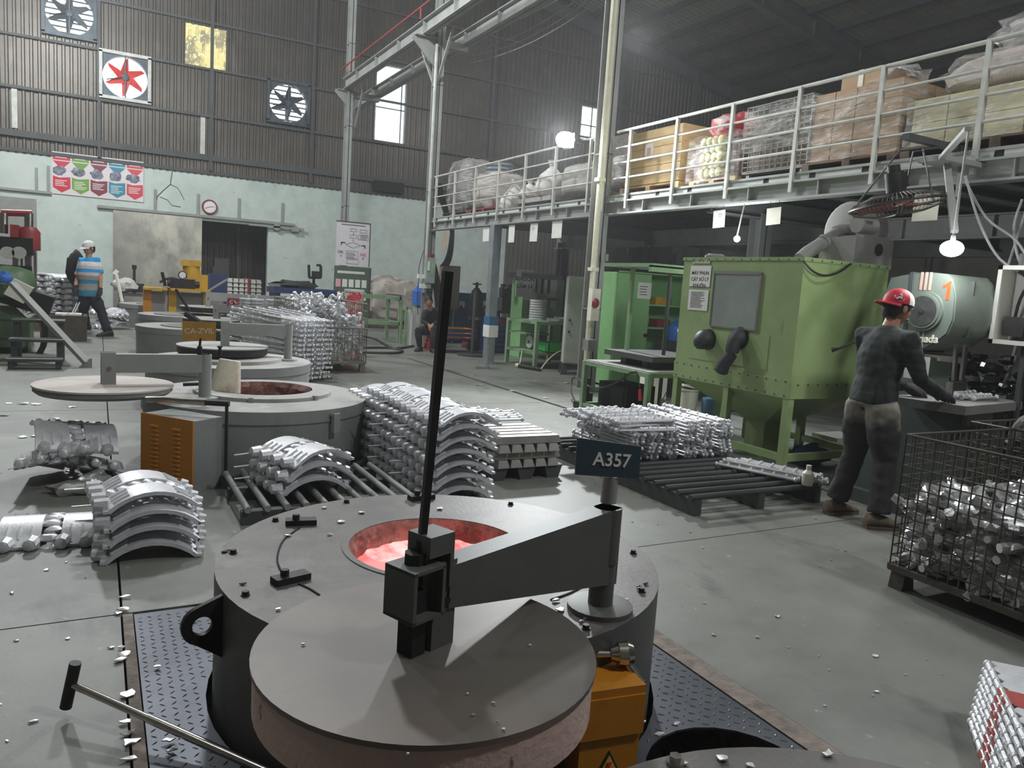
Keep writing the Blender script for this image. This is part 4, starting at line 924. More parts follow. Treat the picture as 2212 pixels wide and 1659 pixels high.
for a, b, c, d in ((p2.y - .012, p1.y + .012, p1.z - .006, p1.z + .02), (p2.y - .012, p1.y + .012, p2.z - .012, p2.z), (p2.y - .012, p2.y, p2.z, p1.z), (p1.y, p1.y + .012, p2.z, p1.z)): m.bx(bx0 - .02, bx0, a, b, c, d)
m.build('window_gasket', DUST, bl, False)
for k, (px, py) in enumerate(((1531, 738), (1600, 735))):
    p = Xp(px, py, bx0); m = MB()
    m.path(bez(p + V((.0, 0, .03)), p + V((-.1, 0, .02)), p + V((-.09, .0, -.07 if k == 0 else -.12)), 8), [.085, .095, .1, .1, .095, .09, .08, .065, .04] if k == 0 else [.08, .085, .08, .072, .066, .062, .06, .06, .056], 12)
    if k == 1: e = p + V((-.09, 0, -.12)); m.path([e, e + V((-.03, .05, -.1)), e + V((-.02, .09, -.17))], [.056, .058, .066], 10)
    m.build('rubber_sleeve', RUBBER, bl)
    m = MB(); m.lathe([(.1, -.012), (.1, .005), (.08, .005)], 20, p + V((-.004, 0, .02)), 'x'); m.build('sleeve_ring', BLACKM, bl)
m = MB(); q1, q2 = Xp(1490, 745, bx0), Xp(1655, 800, bx0); m.bx(bx0 - .006, bx0, q2.y, q1.y, q2.z, Xp(1655, 725, bx0).z)
m.build('access_panel', GREEN, bl, False)
m = MB()
for k in range(14):
    for z in (bz0 + .02, bz0 + .14, bz1 - .01): m.cyl((bx0 - .012, by0 + .05 + .107 * k, z), (bx0, by0 + .05 + .107 * k, z), .008, 6)
for k in range(9):
    for z in (bz0 + .12, bz1 - .01): m.cyl((bx0 + .08 + .12 * k, by0 - .014, z), (bx0 + .08 + .12 * k, by0, z), .008, 6)
m.build('bolt_row', STEELD, bl, kind='stuff')
def sheet(lab, a, b, x, mm=WHITE, n=0, name='paper_sheet', face='x', cat='paper', dark=INK, rows=None):
    # a = top corner at far y, b = bottom corner at near y on plane x
    t = thing(name, lab, cat, (x, (a.y + b.y) / 2, (a.z + b.z) / 2)); m = MB(); m.bx(x - .003, x, min(a.y, b.y), max(a.y, b.y), min(a.z, b.z), max(a.z, b.z)); m.build('sheet', mm, t, False)
    if n:
        m = MB(); wd = abs(a.y - b.y); hh = abs(a.z - b.z); lines(m, (x - .0035, max(a.y, b.y) - wd * .12, max(a.z, b.z) - hh * .12), (0, -1, 0), (0, 0, 1), wd * .76, n, hh * .8 / n, hh * .3 / n); m.build('printed_lines', dark, t, False)
    return t
a, b = Xp(1494, 574, bx0), Xp(1533, 620, bx0 - .004); a.x = b.x = 0
t = sheet('white notice MÁY PHUN CÁT XỬ LÝ KHUÔN on the green cabinet front', a, b, bx0 - .004, name='notice'); cy = (a.y + b.y) / 2
for i, s_ in enumerate(('MÁY PHUN', 'CÁT XỬ LÝ', 'KHUÔN')): text(s_, INK, t, V((bx0 - .0075, cy, a.z - .085 - .06 * i)), (0, -1, 0), (0, 0, 1), .048, ext=.0008, bold=.0006)
a2, b2 = Xp(1490, 625, bx0), Xp(1528, 672, bx0); sheet('printed instruction sheet below the white notice on the green cabinet', a2, b2, bx0 - .004, n=14, name='instruction_sheet')
a3, b3 = Xp(1498, 560, bx0), Xp(1535, 569, bx0)
t = sheet('small cream strip MÁY PHUN CÁT at the top of the green cabinet', a3, b3, bx0 - .006, mm=CREAM, name='name_strip'); text('MÁY PHUN CÁT', INK, t, V((bx0 - .0095, (a3.y + b3.y) / 2, b3.z + .008)), (0, -1, 0), (0, 0, 1), .034, ext=.0008)
m = MB(); m.path(bez(Yp(1735, 562, by0 - .02), Yp(1775, 625, by0 - .1), Yp(1838, 570, by0 - .02), 14), .009, 6); m.build('sagging_cable', CABLE, bl)
m = MB(); c = V((5.55, 5.7, bz1 + .01)); m.lathe([(.16, 0), (.16, .03), (.14, .03)], 20, c); m.blob(c + V((-.2, .1, .02)), (.12, .1, .03), 10, 5, .4); m.build('top_hatch', DUST, bl)
# dust blower on top
bw = thing('dust_blower', 'dusty grey centrifugal blower with an elbow pipe on top of the green cabinet', 'blower', (5.9, 4.95, bz1))
# coordinates at y about 4.95
yb = 4.95
ctr = Yp(1872, 500, yb + .05)
m = MB(); m.lathe([(0, -.15), (.23, -.15), (.275, -.12), (.275, .1), (.23, .13), (0, .13)], 28, (ctr.x - .02, yb + .15, ctr.z), 'x'); m.build('volute', DUST, bw)
m = MB(); q1 = Yp(1812, 498, yb); m.cyl(Yp(1835, 500, yb), q1, .075, 16, .06); m.cyl(q1, q1 + (q1 - Yp(1835, 500, yb)).normalized() * .05, .062, 14, .04); m.build('inlet_cone', DUST, bw)
m = MB(); m.path([Yp(1728, 560, yb), Yp(1745, 545, yb), Yp(1812, 503, yb)], .062, 14); m.cyl(Yp(1776, 525, yb), Yp(1782, 521, yb), .07, 14); m.build('elbow_pipe', DUST, bw)
m = MB(); s0, s1 = Yp(1850, 510, 4.62), Yp(1925, 570, 4.62); m.bx(s0.x, s1.x, 4.62, 5.0, bz1, s0.z); m.build('stand_box', DUST, bw, False)
m = MB(); pc = Yp(1900, 540, 4.61); m.lathe([(.055, -.006), (.055, .004), (.0, .004)], 20, (pc.x, 4.62, pc.z), 'y'); m.build('round_port', DARK, bw)
m = MB(); mc = Yp(1880, 487, 4.7); m.cyl((mc.x - .12, 4.75, mc.z), (mc.x + .1, 4.75, mc.z), .075, 14); m.box((mc.x - .05, 4.68, mc.z + .06), (.1, .06, .06)); m.bx(mc.x - .17, mc.x + .17, 4.62, 4.95, s0.z, s0.z + .02); m.build('motor', DUST, bw)
# --- band saw
sw = thing('band_saw', 'grey-green vertical band saw with a red number 1 on its wheel cover', 'machine', (5.55, 3.4, 0))
X0, X1 = 5.3, 5.78
pol = [(p.y, p.z) for p in (Xp(1925, 600, X0), Xp(1965, 592, X0), Xp(2010, 588, X0), Xp(2048, 592, X0), Xp(2060, 606, X0), Xp(2066, 640, X0), Xp(2062, 690, X0), Xp(2048, 722, X0), Xp(2018, 745, X0), Xp(1990, 756, X0), Xp(1950, 756, X0), Xp(1922, 740, X0), Xp(1915, 690, X0), Xp(1914, 630, X0))]
m = MB(); m.prism(pol, (X1 - X0, 0, 0), (X0, 0, 0), (0, 1, 0), (0, 0, 1)); m.build('wheel_cover', SAW, sw)
m = MB(); pl2 = [((y - 3.6) * .97 + 3.6, (z - 1.48) * .97 + 1.48) for y, z in pol]; m.prism(pl2, (.012, 0, 0), (X0 - .012, 0, 0), (0, 1, 0), (0, 0, 1)); m.build('cover_face', SAW, sw)
m = MB(); m.bx(X0 - .015, X1, 3.63, 3.66, 1.16, 1.75); m.bx(X0 + .2, X0 + .215, 3.3, 3.4, 1.3, 1.7); m.build('cover_seam', STEELD, sw, False)
cc = Xp(2000, 672, X0)
m = MB(); m.lathe([(.125, -.03), (.125, 0)], 30, (X0 - .012, cc.y, cc.z), 'x'); m.lathe([(.145, -.02), (.145, 0)], 30, (X0 - .012, cc.y, cc.z), 'x'); b1 = m.build('round_boss', SAW, sw)
m = MB(); m.lathe([(.108, -.034), (.108, 0)], 30, (X0 - .012, cc.y, cc.z), 'x'); m.build('dark_dial', mat('dark_dial_metal', (70, 72, 70), .5, .2, .3, 14), b1)
m = MB(); m.lathe([(.016, -.045), (.016, 0)], 10, (X0 - .012, cc.y, cc.z), 'x'); m.build('hub_screw', CHROME, b1)
PNK = mat('stripe_pink', (196, 150, 138), .5)
for k in range(3):
    m = MB(); y = cc.y + .055 - .035 * k; m.bx(X0 - .018, X0 - .012, y - .008, y + .008, cc.z + .15, 1.75); m.build('stripe', PNK, sw, False)
    m = MB(); m.bx(X0 - .018, X0 - .012, y - .006, y + .006, 1.15, cc.z - .15); m.build('stripe', STEEL, sw, False)
n1 = Xp(2050, 628, X0); m = MB(); m.prism([(-.035, .03), (.01, .065), (.022, .065), (.022, -.065), (-.004, -.065), (-.004, .03), (-.03, .012)], (-.002, 0, 0), (X0 - .0125, n1.y + .005, n1.z), (0, -1, 0), (0, 0, 1)); m.build('number_one', mat('red_number', (230, 84, 40), .5), sw, False)
bn = Xp(1998, 733, X0); text('Amada', CREAM, sw, V((X0 - .016, bn.y + .0, bn.z - .02)), (0, -1, .04), (0, 0, 1), .078, 'brand_lettering', ext=.004, bold=.002)
m = MB(); m.bx(5.36, 5.76, 3.55, 4.0, .75, 1.15); m.build('throat_column', SAW, sw, False)
m = MB(); s0, s1 = Xp(1960, 760, 5.28), Xp(2000, 822, 5.28); m.bx(5.27, 5.3, s1.y, s0.y, s1.z, 1.14); m.build('blade_guard', GREYBOX, sw, False)
m = MB(); m.hexa([(5.14, 3.1, 0), (5.85, 3.1, 0), (5.85, 3.9, 0), (5.14, 3.9, 0), (5.2, 3.14, .8), (5.8, 3.14, .8), (5.8, 3.86, .8), (5.2, 3.86, .8)]); m.bx(5.08, 5.9, 3.05, 3.95, 0, .1); m.build('base_body', SAWD, sw, False)
tb = [Zp(2080, 880, .86), Zp(2200, 868, .86), Zp(2165, 842, .86), Zp(2000, 850, .86), Zp(1940, 862, .86)]
tb = [V((5.06, 2.98, .0)), V((5.95, 3.1, 0)), V((5.98, 3.5, 0)), V((5.0, 3.48, 0)), V((4.93, 3.42, 0))]
m = MB(); m.prism([(q.x, q.y) for q in tb], (0, 0, .06), (0, 0, .80)); m.bx(5.3, 5.6, 3.1, 3.4, .7, .8); m.build('work_table', DUST, sw, False)
m = MB(); g0, g1 = Yp(2066, 745, 3.2), Yp(2060, 822, 3.2); m.bar(g0, g1, .03, .02); m.bar(g0 + V((.11, 0, -.0)), g1 + V((.09, 0, 0)), .035, .02); m.box(g1 + V((.04, 0, -.04)), (.16, .05, .06)); m.bar(g1 + V((.0, 0, -.05)), g1 + V((.0, 0, -.14)), .015, .015)
m.build('blade_guide', CHROME, sw, False)
m = MB(); m.path([(5.32, 3.85, 1.3), (5.12, 4.06, 1.14), (5.08, 4.1, 1.12)], [.008, .008, .02], 8); m.build('tension_lever', BLACKM, sw)
m = MB(); m.bx(5.34, 5.38, 3.2, 3.5, 1.12, 1.16); m.build('chip_chute', CHROME, sw, False); m = MB(); m.bx(5.45, 5.6, 3.31, 3.34, 1.38, 1.5); m.build('side_plate', CHROME, sw, False)
for k, (dx, dy, a, L) in enumerate(((.0, .0, 8, .5), (.12, -.1, 2, .3), (.05, -.05, 20, .2))):
    o = dup(bc, (5.3 + dx, 3.3 + dy, .862), (0, 0, RAD(-90 + a)), ('long', 'short', 'shortest')[k] + ' bar casting lying on the band saw table'); o.scale = (1, L / .8, 1); o['group'] = 'castings on the saw table'
# hanging lamp over the saw, its rod and cable
def bulb_lamp(lab, c, r, rod_top, energy, shape=1.0, rad=.15):
    t = thing('hanging_lamp', lab, 'lamp', c); m = MB(); m.blob(c, (r * shape, r * shape, r), 16, 10); m.build('lit_bulb', BULB, t)
    m = MB(); m.cyl(V(c) + V((0, 0, r * .8)), V(c) + V((0, 0, r * 1.6)), r * .35, 10, r * .25); m.path([V(c) + V((0, 0, r * 1.6)), V(rod_top)], .008, 5); m.build('suspension_rod', STEEL, t)
    l = lamp('POINT', V(c) + V((0, 0, -r * 1.25)), energy, rad, COOL)
    return t
cl = Yp(2056, 537, 3.25); bulb_lamp('bright white lamp hanging over the band saw', cl, .055, (cl.x + .01, cl.y, Xp(2045, 350, 6.1).z), 22, 1.35)
cm = Yp(1592, 516, 6.6); bulb_lamp('small bright lamp above the green blasting cabinet under the mezzanine', cm, .035, (6.45, cm.y, 2.56), 60)
fl_ = Xp(1221, 302, 6.05); ft = thing('flood_lamp', 'dazzling flood lamp at the mezzanine rail beside the column', 'lamp', fl_)
m = MB(); m.blob(fl_, (.14, .14, .11), 16, 10, .15); m.build('lit_lens', BULB, ft)
m = MB(); m.bar(fl_ + V((.1, 0, 0)), (6.4, fl_.y - .1, fl_.z), .04, .04); m.box(fl_ + V((.12, .05, 0)), (.05, .3, .22)); m.build('lamp_bracket', BLACKM, ft)
sp_ = lamp('SPOT', fl_ + V((-.16, -.12, -.02)), 1000, .14, COOL, (.9, 1.8, .4)); sp_.data.spot_size = RAD(140); sp_.data.spot_blend = .6
# open electrical panel on a post
ep = thing('control_box', 'open grey electrical panel on a post beyond the band saw', 'panel', (5.9, 2.72, 0))
xq = 5.75; a, b = Xp(2158, 573, xq), Xp(2150, 742, xq); ya = a.y; yb_ = ya - .42
m = MB(); t_ = .03
m.bx(xq, xq + .22, yb_, ya, b.z, b.z + t_); m.bx(xq, xq + .22, yb_, ya, a.z - t_, a.z); m.bx(xq, xq + .22, ya - t_, ya, b.z, a.z); m.bx(xq, xq + .22, yb_, yb_ + t_, b.z, a.z); m.bx(xq + .2, xq + .22, yb_, ya, b.z, a.z); m.build('enclosure', GREYBOX, ep, False)
m = MB(); m.bx(xq + .17, xq + .2, yb_ + .04, ya - .04, b.z + .04, a.z - .04); m.build('mounting_plate', DUST, ep, False)
m = MB(); m.bx(xq + .06, xq + .18, ya - .2, ya - .06, b.z + .06, b.z + .2); m.bx(xq + .08, xq + .18, ya - .34, ya - .24, b.z + .1, b.z + .24); m.path(bez((xq + .12, ya - .1, b.z + .2), (xq + .05, ya - .15, a.z - .05), (xq + .12, ya - .3, a.z - .1), 8), .012, 5); m.path(bez((xq + .1, ya - .2, b.z + .24), (xq + .06, ya - .25, a.z - .1), (xq + .12, ya - .08, a.z - .04), 8), .012, 5); m.build('contactor', BLACKM, ep)
m = MB(); d0 = Xp(2190, 740, xq - .02); m.bx(xq - .3, xq, yb_ - .03, yb_, b.z - .01, a.z + .01); m.build('panel_door', CREAM, ep, False)
m = MB(); m.cyl((xq + .12, ya - .2, 0), (xq + .12, ya - .2, b.z), .025, 8); m.cyl((xq + .12, ya - .1, a.z), (xq + .12, ya - .1, a.z + .09), .03, 8); m.build('panel_post', STEELD, ep)
# dark scrap beyond the saw
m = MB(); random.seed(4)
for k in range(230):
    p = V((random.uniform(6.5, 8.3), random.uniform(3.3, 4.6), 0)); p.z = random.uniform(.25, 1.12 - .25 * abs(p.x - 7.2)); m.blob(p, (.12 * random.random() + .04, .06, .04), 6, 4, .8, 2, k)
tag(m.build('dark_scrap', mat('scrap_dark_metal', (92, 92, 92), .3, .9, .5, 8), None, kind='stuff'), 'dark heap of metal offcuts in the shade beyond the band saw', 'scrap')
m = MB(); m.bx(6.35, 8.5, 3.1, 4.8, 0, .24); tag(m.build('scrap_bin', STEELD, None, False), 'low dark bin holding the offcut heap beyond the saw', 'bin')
for k, (a, b, lab) in enumerate((((2186, 1010), (2168, 700), 'nearest'), ((2150, 870), (2195, 770), 'middle'), ((2165, 860), (2208, 700), 'last'))):
    m = MB(); m.cyl(Yp(*a, 3.6 + .3 * k), Yp(*b, 3.6 + .3 * k), .016, 6)
    if k: tag(m.build('steel_rod', GREYBOX), lab + ' thin steel rod leaning over the dark offcut heap', 'rod')
m = MB(); p = Yp(2160, 920, 3.5); m.box((p.x, 3.6, .35), (.16, .12, .7)); tag(m.build('timber_block', WOOD, None, False), 'pale timber block under the saw table end', 'block')
# industrial fan hung over the saw
DUSTRED = mat('dusty_red_blade', (128, 66, 58), .6, 0, .3, 5)
hf = thing('hanging_fan', 'dusty caged industrial fan hung flat from the mezzanine edge', 'fan', (5.75, 4.05, 2.3))
c = Xp(1938, 443, 5.75); R3 = MX.Rotation(RAD(-11), 4, V((.48, .87, 0))) @ MX.Rotation(RAD(-3), 4, V((.88, -.47, 0)))
m = MB(MX.Translation(c) @ R3)
fr_ = .36
for k in range(60):
    a = 2 * pi * k / 60; ca, sa = cos(a), sin(a); m.path([(.05 * ca, .05 * sa, .08), (.2 * ca, .2 * sa, .085), (.33 * ca, .33 * sa, .04), (fr_ * ca, fr_ * sa, 0), (.33 * ca, .33 * sa, -.04), (.2 * ca, .2 * sa, -.075), (.05 * ca, .05 * sa, -.07)], .0022, 3, False)
m.build('wire_guard', WIRE, hf)
m = MB(MX.Translation(c) @ R3); n = 40
m.path([(fr_ * cos(2 * pi * k / n), fr_ * sin(2 * pi * k / n), 0) for k in range(n + 1)], .012, 6); m.path([(.2 * cos(2 * pi * k / n), .2 * sin(2 * pi * k / n), .085) for k in range(n + 1)], .004, 4); m.build('guard_ring', BLACKM, hf)
for k in range(3):
    m = MB(MX.Translation(c) @ R3 @ MX.Rotation(2 * pi * k / 3, 4, 'Z')); m.hexa([(.04, -.05, -.02), (.31, -.1, -.03), (.3, .08, .02), (.04, .05, .02), (.04, -.05, -.012), (.31, -.1, -.022), (.3, .08, .028), (.04, .05, .028)]); m.build('fan_blade', DUSTRED, hf)
m = MB(MX.Translation(c) @ R3); m.cyl((0, 0, .08), (0, 0, .26), .075, 16); m.cyl((0, 0, .26), (0, 0, .32), .05, 12); m.box((.08, 0, .2), (.06, .08, .12)); m.build('motor', BLACKM, hf)
m = MB()
for dx, dy in ((-.1, .3), (.05, -.28), (.2, .1)): m.path([c + V((dx, dy, .02)), c + V((dx * .3 + .1, dy * .3, .45)), V((6.3, c.y, 2.86))], .008, 5)
m.bar((5.75, c.y, 2.86), (6.6, c.y, 2.86), .06, .05); m.build('hanging_bracket', STEELD, hf)
m = MB(); b0 = Xp(2045, 350, 6.1); m.bx(5.9, 6.5, b0.y - .12, b0.y + .12, b0.z - .02, b0.z + .02); m.bar(b0, Xp(2062, 500, 5.6), .05, .03); m.bar(b0 + V((.2, 0, 0)), Xp(2062, 480, 5.7), .04, .03); m.bar((6.0, b0.y, b0.z), (cl.x, cl.y, b0.z), .04, .03); tag(m.build('lamp_bracket', STEEL, None, False), 'steel angle bracket from the mezzanine beam down to the saw lamp', 'bracket')
for k, (pts, mm) in enumerate(([[(2085, 380), (2115, 480), (2160, 560), (2230, 600)], CABLEG], [[(2085, 390), (2130, 470), (2195, 520), (2230, 580)], CABLEG], [[(2208, 430), (2190, 490), (2200, 560), (2230, 600)], CABLEG], [[(2240, 380), (2175, 580)], CABLEG])):
    m = MB(); q = [Xp(*p, 5.9 + .1 * k) for p in pts]; m.path(spline(q, 5) if len(q) > 2 else q, .01, 5); tag(m.build('hanging_cable', mm), 'grey cable drooping under the mezzanine near the open panel', 'cable', 'grey cables near the open panel')
# --- steel table with plates, in front of the lockers
gt = thing('welding_table', 'green angle-iron table with a thick dark plate before the green lockers', 'table', (5.85, 7.1, 0))
ta, tb_, tc_ = Zp(1288, 745, .62), Zp(1400, 768, .62), Zp(1470, 768, .62)
xa, xb, ya, yb2 = 5.1, 6.1, 6.35, 7.55
m = MB()
for a, b in (((xa, ya), (xb, ya)), ((xb, ya), (xb, yb2)), ((xb, yb2), (xa, yb2)), ((xa, yb2), (xa, ya))): m.bar((*a, .62), (*b, .62), .05, .05); m.bar((*a, .12), (*b, .12), .04, .04)
m.build('table_frame', GREENT, gt, False)
for x, y in ((xa, ya), (xb, ya), (xb, yb2), (xa, yb2)): m = MB(); m.bx(x - .028, x + .028, y - .028, y + .028, 0, .64); m.build('leg', GREENT, gt, False)
m = MB(); m.bx(xa, xb, ya, yb2, .64, .655); m.build('table_sheet', DUST, gt, False)
m = MB(); m.bx(5.25, 6.1, 6.5, 7.4, .74, .8); m.bx(5.35, 6.0, 6.7, 6.8, .655, .74); m.bx(5.35, 6.0, 7.1, 7.2, .655, .74); tag(m.build('steel_plate', STEELD, None, False), 'thick dark steel plate raised on bearers over the green table', 'plate')
m = MB(); p = Zp(1390, 900, 0); m.cyl((5.6, 6.75, 0), (5.6, 6.75, 1.75), .022, 8); tag(m.build('upright_pipe', STEELD), 'upright steel pipe standing through the green table', 'pipe')
m = MB(); m.bx(5.25, 5.65, 6.9, 7.45, .13, .42); m.bx(5.24, 5.25, 6.95, 7.4, .16, .4); tag(m.build('black_box', DARK, None, False), 'black box on the lower frame of the green table', 'box')
wj = thing('water_can', 'white plastic jerry can on the floor behind the green table', 'can', (6.6, 8.1, 0)); m = MB(); m.bx(6.47, 6.73, 7.98, 8.24, 0, .42); m.cyl((6.55, 8.1, .42), (6.55, 8.1, .48), .04, 10); m.build('can_body', CREAM, wj)
m = MB(); m.cyl((5.35, 6.4, .3), (5.36, 6.4, .36), .028, 10); m.cyl((5.36, 6.4, .36), (5.42, 6.42, .44), .006, 6); tag(m.build('oil_can', STEEL), 'small long-spouted oil can beside the white jerry can', 'can')
bk = thing('plastic_bucket', 'white plastic bucket with its lid askew behind the blasting cabinet legs', 'bucket', (6.6, 7.4, 0)); m = MB(); m.lathe([(.11, 0), (.13, .3), (.138, .3), (.138, .32)], 20, (6.6, 7.4, .0)); m.build('bucket_body', CREAM, bk)
m = MB(MX.Translation((6.6, 7.4, .33)) @ MX.Rotation(.2, 4, 'Y')); m.lathe([(0, 0), (.14, 0), (.14, .03), (0, .035)], 20); m.build('bucket_lid', CREAM, bk)
m = MB(); m.lathe([(.1, 0), (.11, .22), (.1, .24)], 16, (6.72, 7.12, 0)); tag(m.build('blue_drum', mat('dull_blue', (44, 78, 104), .6, 0, .2, 5)), 'small blue drum beside the white bucket', 'drum')
pts = spline([Zp(1262, 897), Zp(1235, 850, .1), Zp(1240, 815, .3), V((5.05, 7.3, .35)), V((5.05, 6.9, .45)), V((5.06, 6.6, .62)), V((5.1, 6.5, .63))], 6)
m = MB(); m.path(pts, .012, 6); tag(m.build('black_hose', CABLE), 'black hose looping round the front of the green table', 'hose')
rg = thing('red_nozzle', 'red-handled spray nozzle hanging at the green table', 'nozzle', (5.08, 6.45, .4)); m = MB(); m.cyl((5.07, 6.42, .34), (5.07, 6.44, .46), .018, 8); m.build('grip', RED, rg); m = MB(); m.path(bez((5.07, 6.44, .46), (5.05, 6.5, .68), (5.1, 6.6, .63), 8), .009, 6); m.build('hose_tail', CABLE, rg)
# small press on the floor by the column
ps = thing('hydraulic_jack', 'dark bench jack on the floor beside the green table leg', 'jack', (5.3, 7.75, 0)); m = MB(); m.bx(5.2, 5.42, 7.65, 7.9, 0, .1); m.bx(5.26, 5.36, 7.72, 7.84, .1, .22); m.cyl((5.31, 7.78, .22), (5.31, 7.78, .4), .03, 8); m.build('jack_body', BLACKM, ps)
# lockers
lk = thing('steel_locker', 'tall bright green locker with an open side and shelves behind the green table', 'locker', (7.6, 9.0, 0))
l0, l1_ = Zp(1275, 805), Zp(1330, 800); lx0 = 6.75; ly1 = Xp(1283, 600, lx0).y; ly0 = Xp(1334, 590, lx0).y
lzt = Xp(1334, 584, lx0).z
m = MB(); m.bx(lx0, lx0 + .02, ly0, ly1, .05, lzt); m.bx(lx0, lx0 + 1.9, ly1 - .02, ly1, .05, lzt); m.bx(lx0, lx0 + 1.9, ly0, ly1, lzt - .02, lzt); m.bx(lx0, lx0 + 1.9, ly0, ly1, 0, .08); m.bx(lx0 + 1.88, lx0 + 1.9, ly0, ly1, .05, lzt); m.build('locker_shell', GREENB, lk, False)
m = MB(); m.bx(lx0 + .01, lx0 + .62, ly0 - .025, ly0, .08, lzt - .03); dd = m.build('locker_door', GREENB, lk, False); m = MB(); m.cyl((lx0 + .58, ly0 - .05, .85), (lx0 + .58, ly0 - .02, .85), .03, 8); m.build('door_handle', BLACKM, dd)
for z in (.5, .95, 1.3): m = MB(); m.bx(lx0 + .62, lx0 + 1.88, ly0 + .02, ly1, z, z + .025); m.build('shelf', GREENB, lk, False)
m = MB(); p = Yp(1393, 628, ly0 - .03); m.bx(p.x - .13, p.x + .12, ly0 - .03, ly0 - .026, p.z - .12, p.z + .12); s_ = tag(m.build('paper_sheet', WHITE, None, False), 'white notice taped to the green locker door', 'paper')
m = MB(); lines(m, (p.x - .1, ly0 - .0305, p.z + .06), (1, 0, 0), (0, 0, 1), .2, 4, .04, .01); OFF[s_.name] = V(); m.build('printed_lines', INK, s_, False)
m = MB(); m.bx(lx0 + .8, lx0 + 1.0, ly0 + .05, ly0 + .2, 1.325, 1.44); m.bx(lx0 + .85, lx0 + .95, ly0 + .045, ly0 + .05, 1.345, 1.42); tag(m.build('battery_case', YELLOW, None, False), 'yellow tool case on the green locker shelf', 'case')
m = MB(); m.blob((lx0 + .68, ly0 + .15, 1.4), (.08, .08, .075), 10, 8, .2); tag(m.build('grey_pot', DUST), 'grey pot beside the yellow case on the locker shelf', 'pot')
m = MB(); m.cyl((lx0 + 1.1, ly0 + .12, 1.325), (lx0 + 1.1, ly0 + .12, 1.43), .05, 10); m.cyl((lx0 + 1.1, ly0 + .12, 1.43), (lx0 + 1.1, ly0 + .12, 1.45), .03, 8); tag(m.build('small_jar', DUST), 'small jar at the end of the yellow case shelf', 'jar')
m = MB(); m.bx(lx0 + .9, lx0 + 1.15, ly0 + .1, ly0 + .3, .975, 1.1); tag(m.build('red_box', REDM, None, False), 'dull red box on the middle locker shelf', 'box')
wb = thing('water_jug', 'blue water jug at the bottom of the open locker', 'jug', (lx0 + 1.0, ly0 - .1, .62)); c = Yp(1462, 715, ly0 - .3); m = MB(); m.lathe([(.02, -.16), (.14, -.15), (.15, .05), (.1, .12), (.03, .15), (.03, .2)], 16, c); m.build('jug_body', BLUEW, wb); m = MB(); m.bx(c.x - .25, c.x + .25, c.y - .2, c.y + .2, 0, c.z - .16); m.build('jug_stand', STEELD, wb, False)
# green awning edge above lockers
m = MB(); a = Yp(1372, 572, 7.0); b = Yp(1480, 560, 7.0); m.bx(a.x, b.x + .6, 6.7, 7.6, a.z - .02, a.z + .02); m.bx(a.x, b.x + .6, 6.7, 6.75, a.z - .07, a.z); tag(m.build('canopy_tray', GREENT, None, False), 'flat green tray canopy between locker and blasting cabinet', 'canopy')
m = MB(); m.bx(a.x + .2, a.x + .24, 7.3, 7.34, 0, a.z); m.bx(b.x + .3, b.x + .34, 7.3, 7.34, 0, a.z); tag(m.build('canopy_support', GREENT, None, False), 'pair of thin green legs under the tray canopy', 'support')
# bottle on floor near pallet
bt_ = thing('plastic_bottle', 'white plastic bottle standing on the open end of the rod pallet', 'bottle', (4.60, 3.79, .132)); m = MB(); m.lathe([(.036, 0), (.04, .01), (.04, .09), (.018, .115), (.018, .13)], 14, (4.60, 3.79, .143)); m.build('bottle_body', CREAM, bt_); m = MB(); m.cyl((4.60, 3.79, .271), (4.60, 3.79, .293), .019, 10); m.build('cap', WHITE, bt_)
# clutter under cabinet
m = MB(); m.bx(6.0, 6.4, 4.2, 4.45, .18, .36); m.bx(6.0, 6.05, 4.2, 4.45, 0, .18); m.bx(6.35, 6.4, 4.2, 4.45, 0, .18); tag(m.build('wooden_crate', WOOD, None, False), 'small pale wooden crate under the cabinet side, by the worker', 'crate')
m = MB(); m.blob((5.75, 4.75, .1), (.2, .15, .1), 12, 7, .5, 2); tag(m.build('blue_sack', BLUE), 'crumpled dark blue bag on the floor under the blasting cabinet', 'bag')
m = MB(); m.bx(6.3, 6.7, 4.9, 5.2, .0, .2); tag(m.build('paper_box', GREYBOX, None, False), 'grey box on the floor deep under the blasting cabinet', 'box')
for k in range(3):
    m = MB(); n = 24; R_ = .16 + .03 * k; m.path([(5.8 + R_ * cos(2 * pi * j / n), 6.15 + R_ * sin(2 * pi * j / n), .02 + .015 * k) for j in range(n + 1)], .011, 5)
    if k == 0: hs = MB()
    hs.v, hs.f = (m.v, m.f) if k == 0 else (hs.v + m.v, hs.f + [tuple(i + len(hs.v) for i in q) for q in m.f])
tag(hs.build('coiled_hose', CABLE), 'coiled black hose on the floor behind the blasting cabinet legs', 'hose')
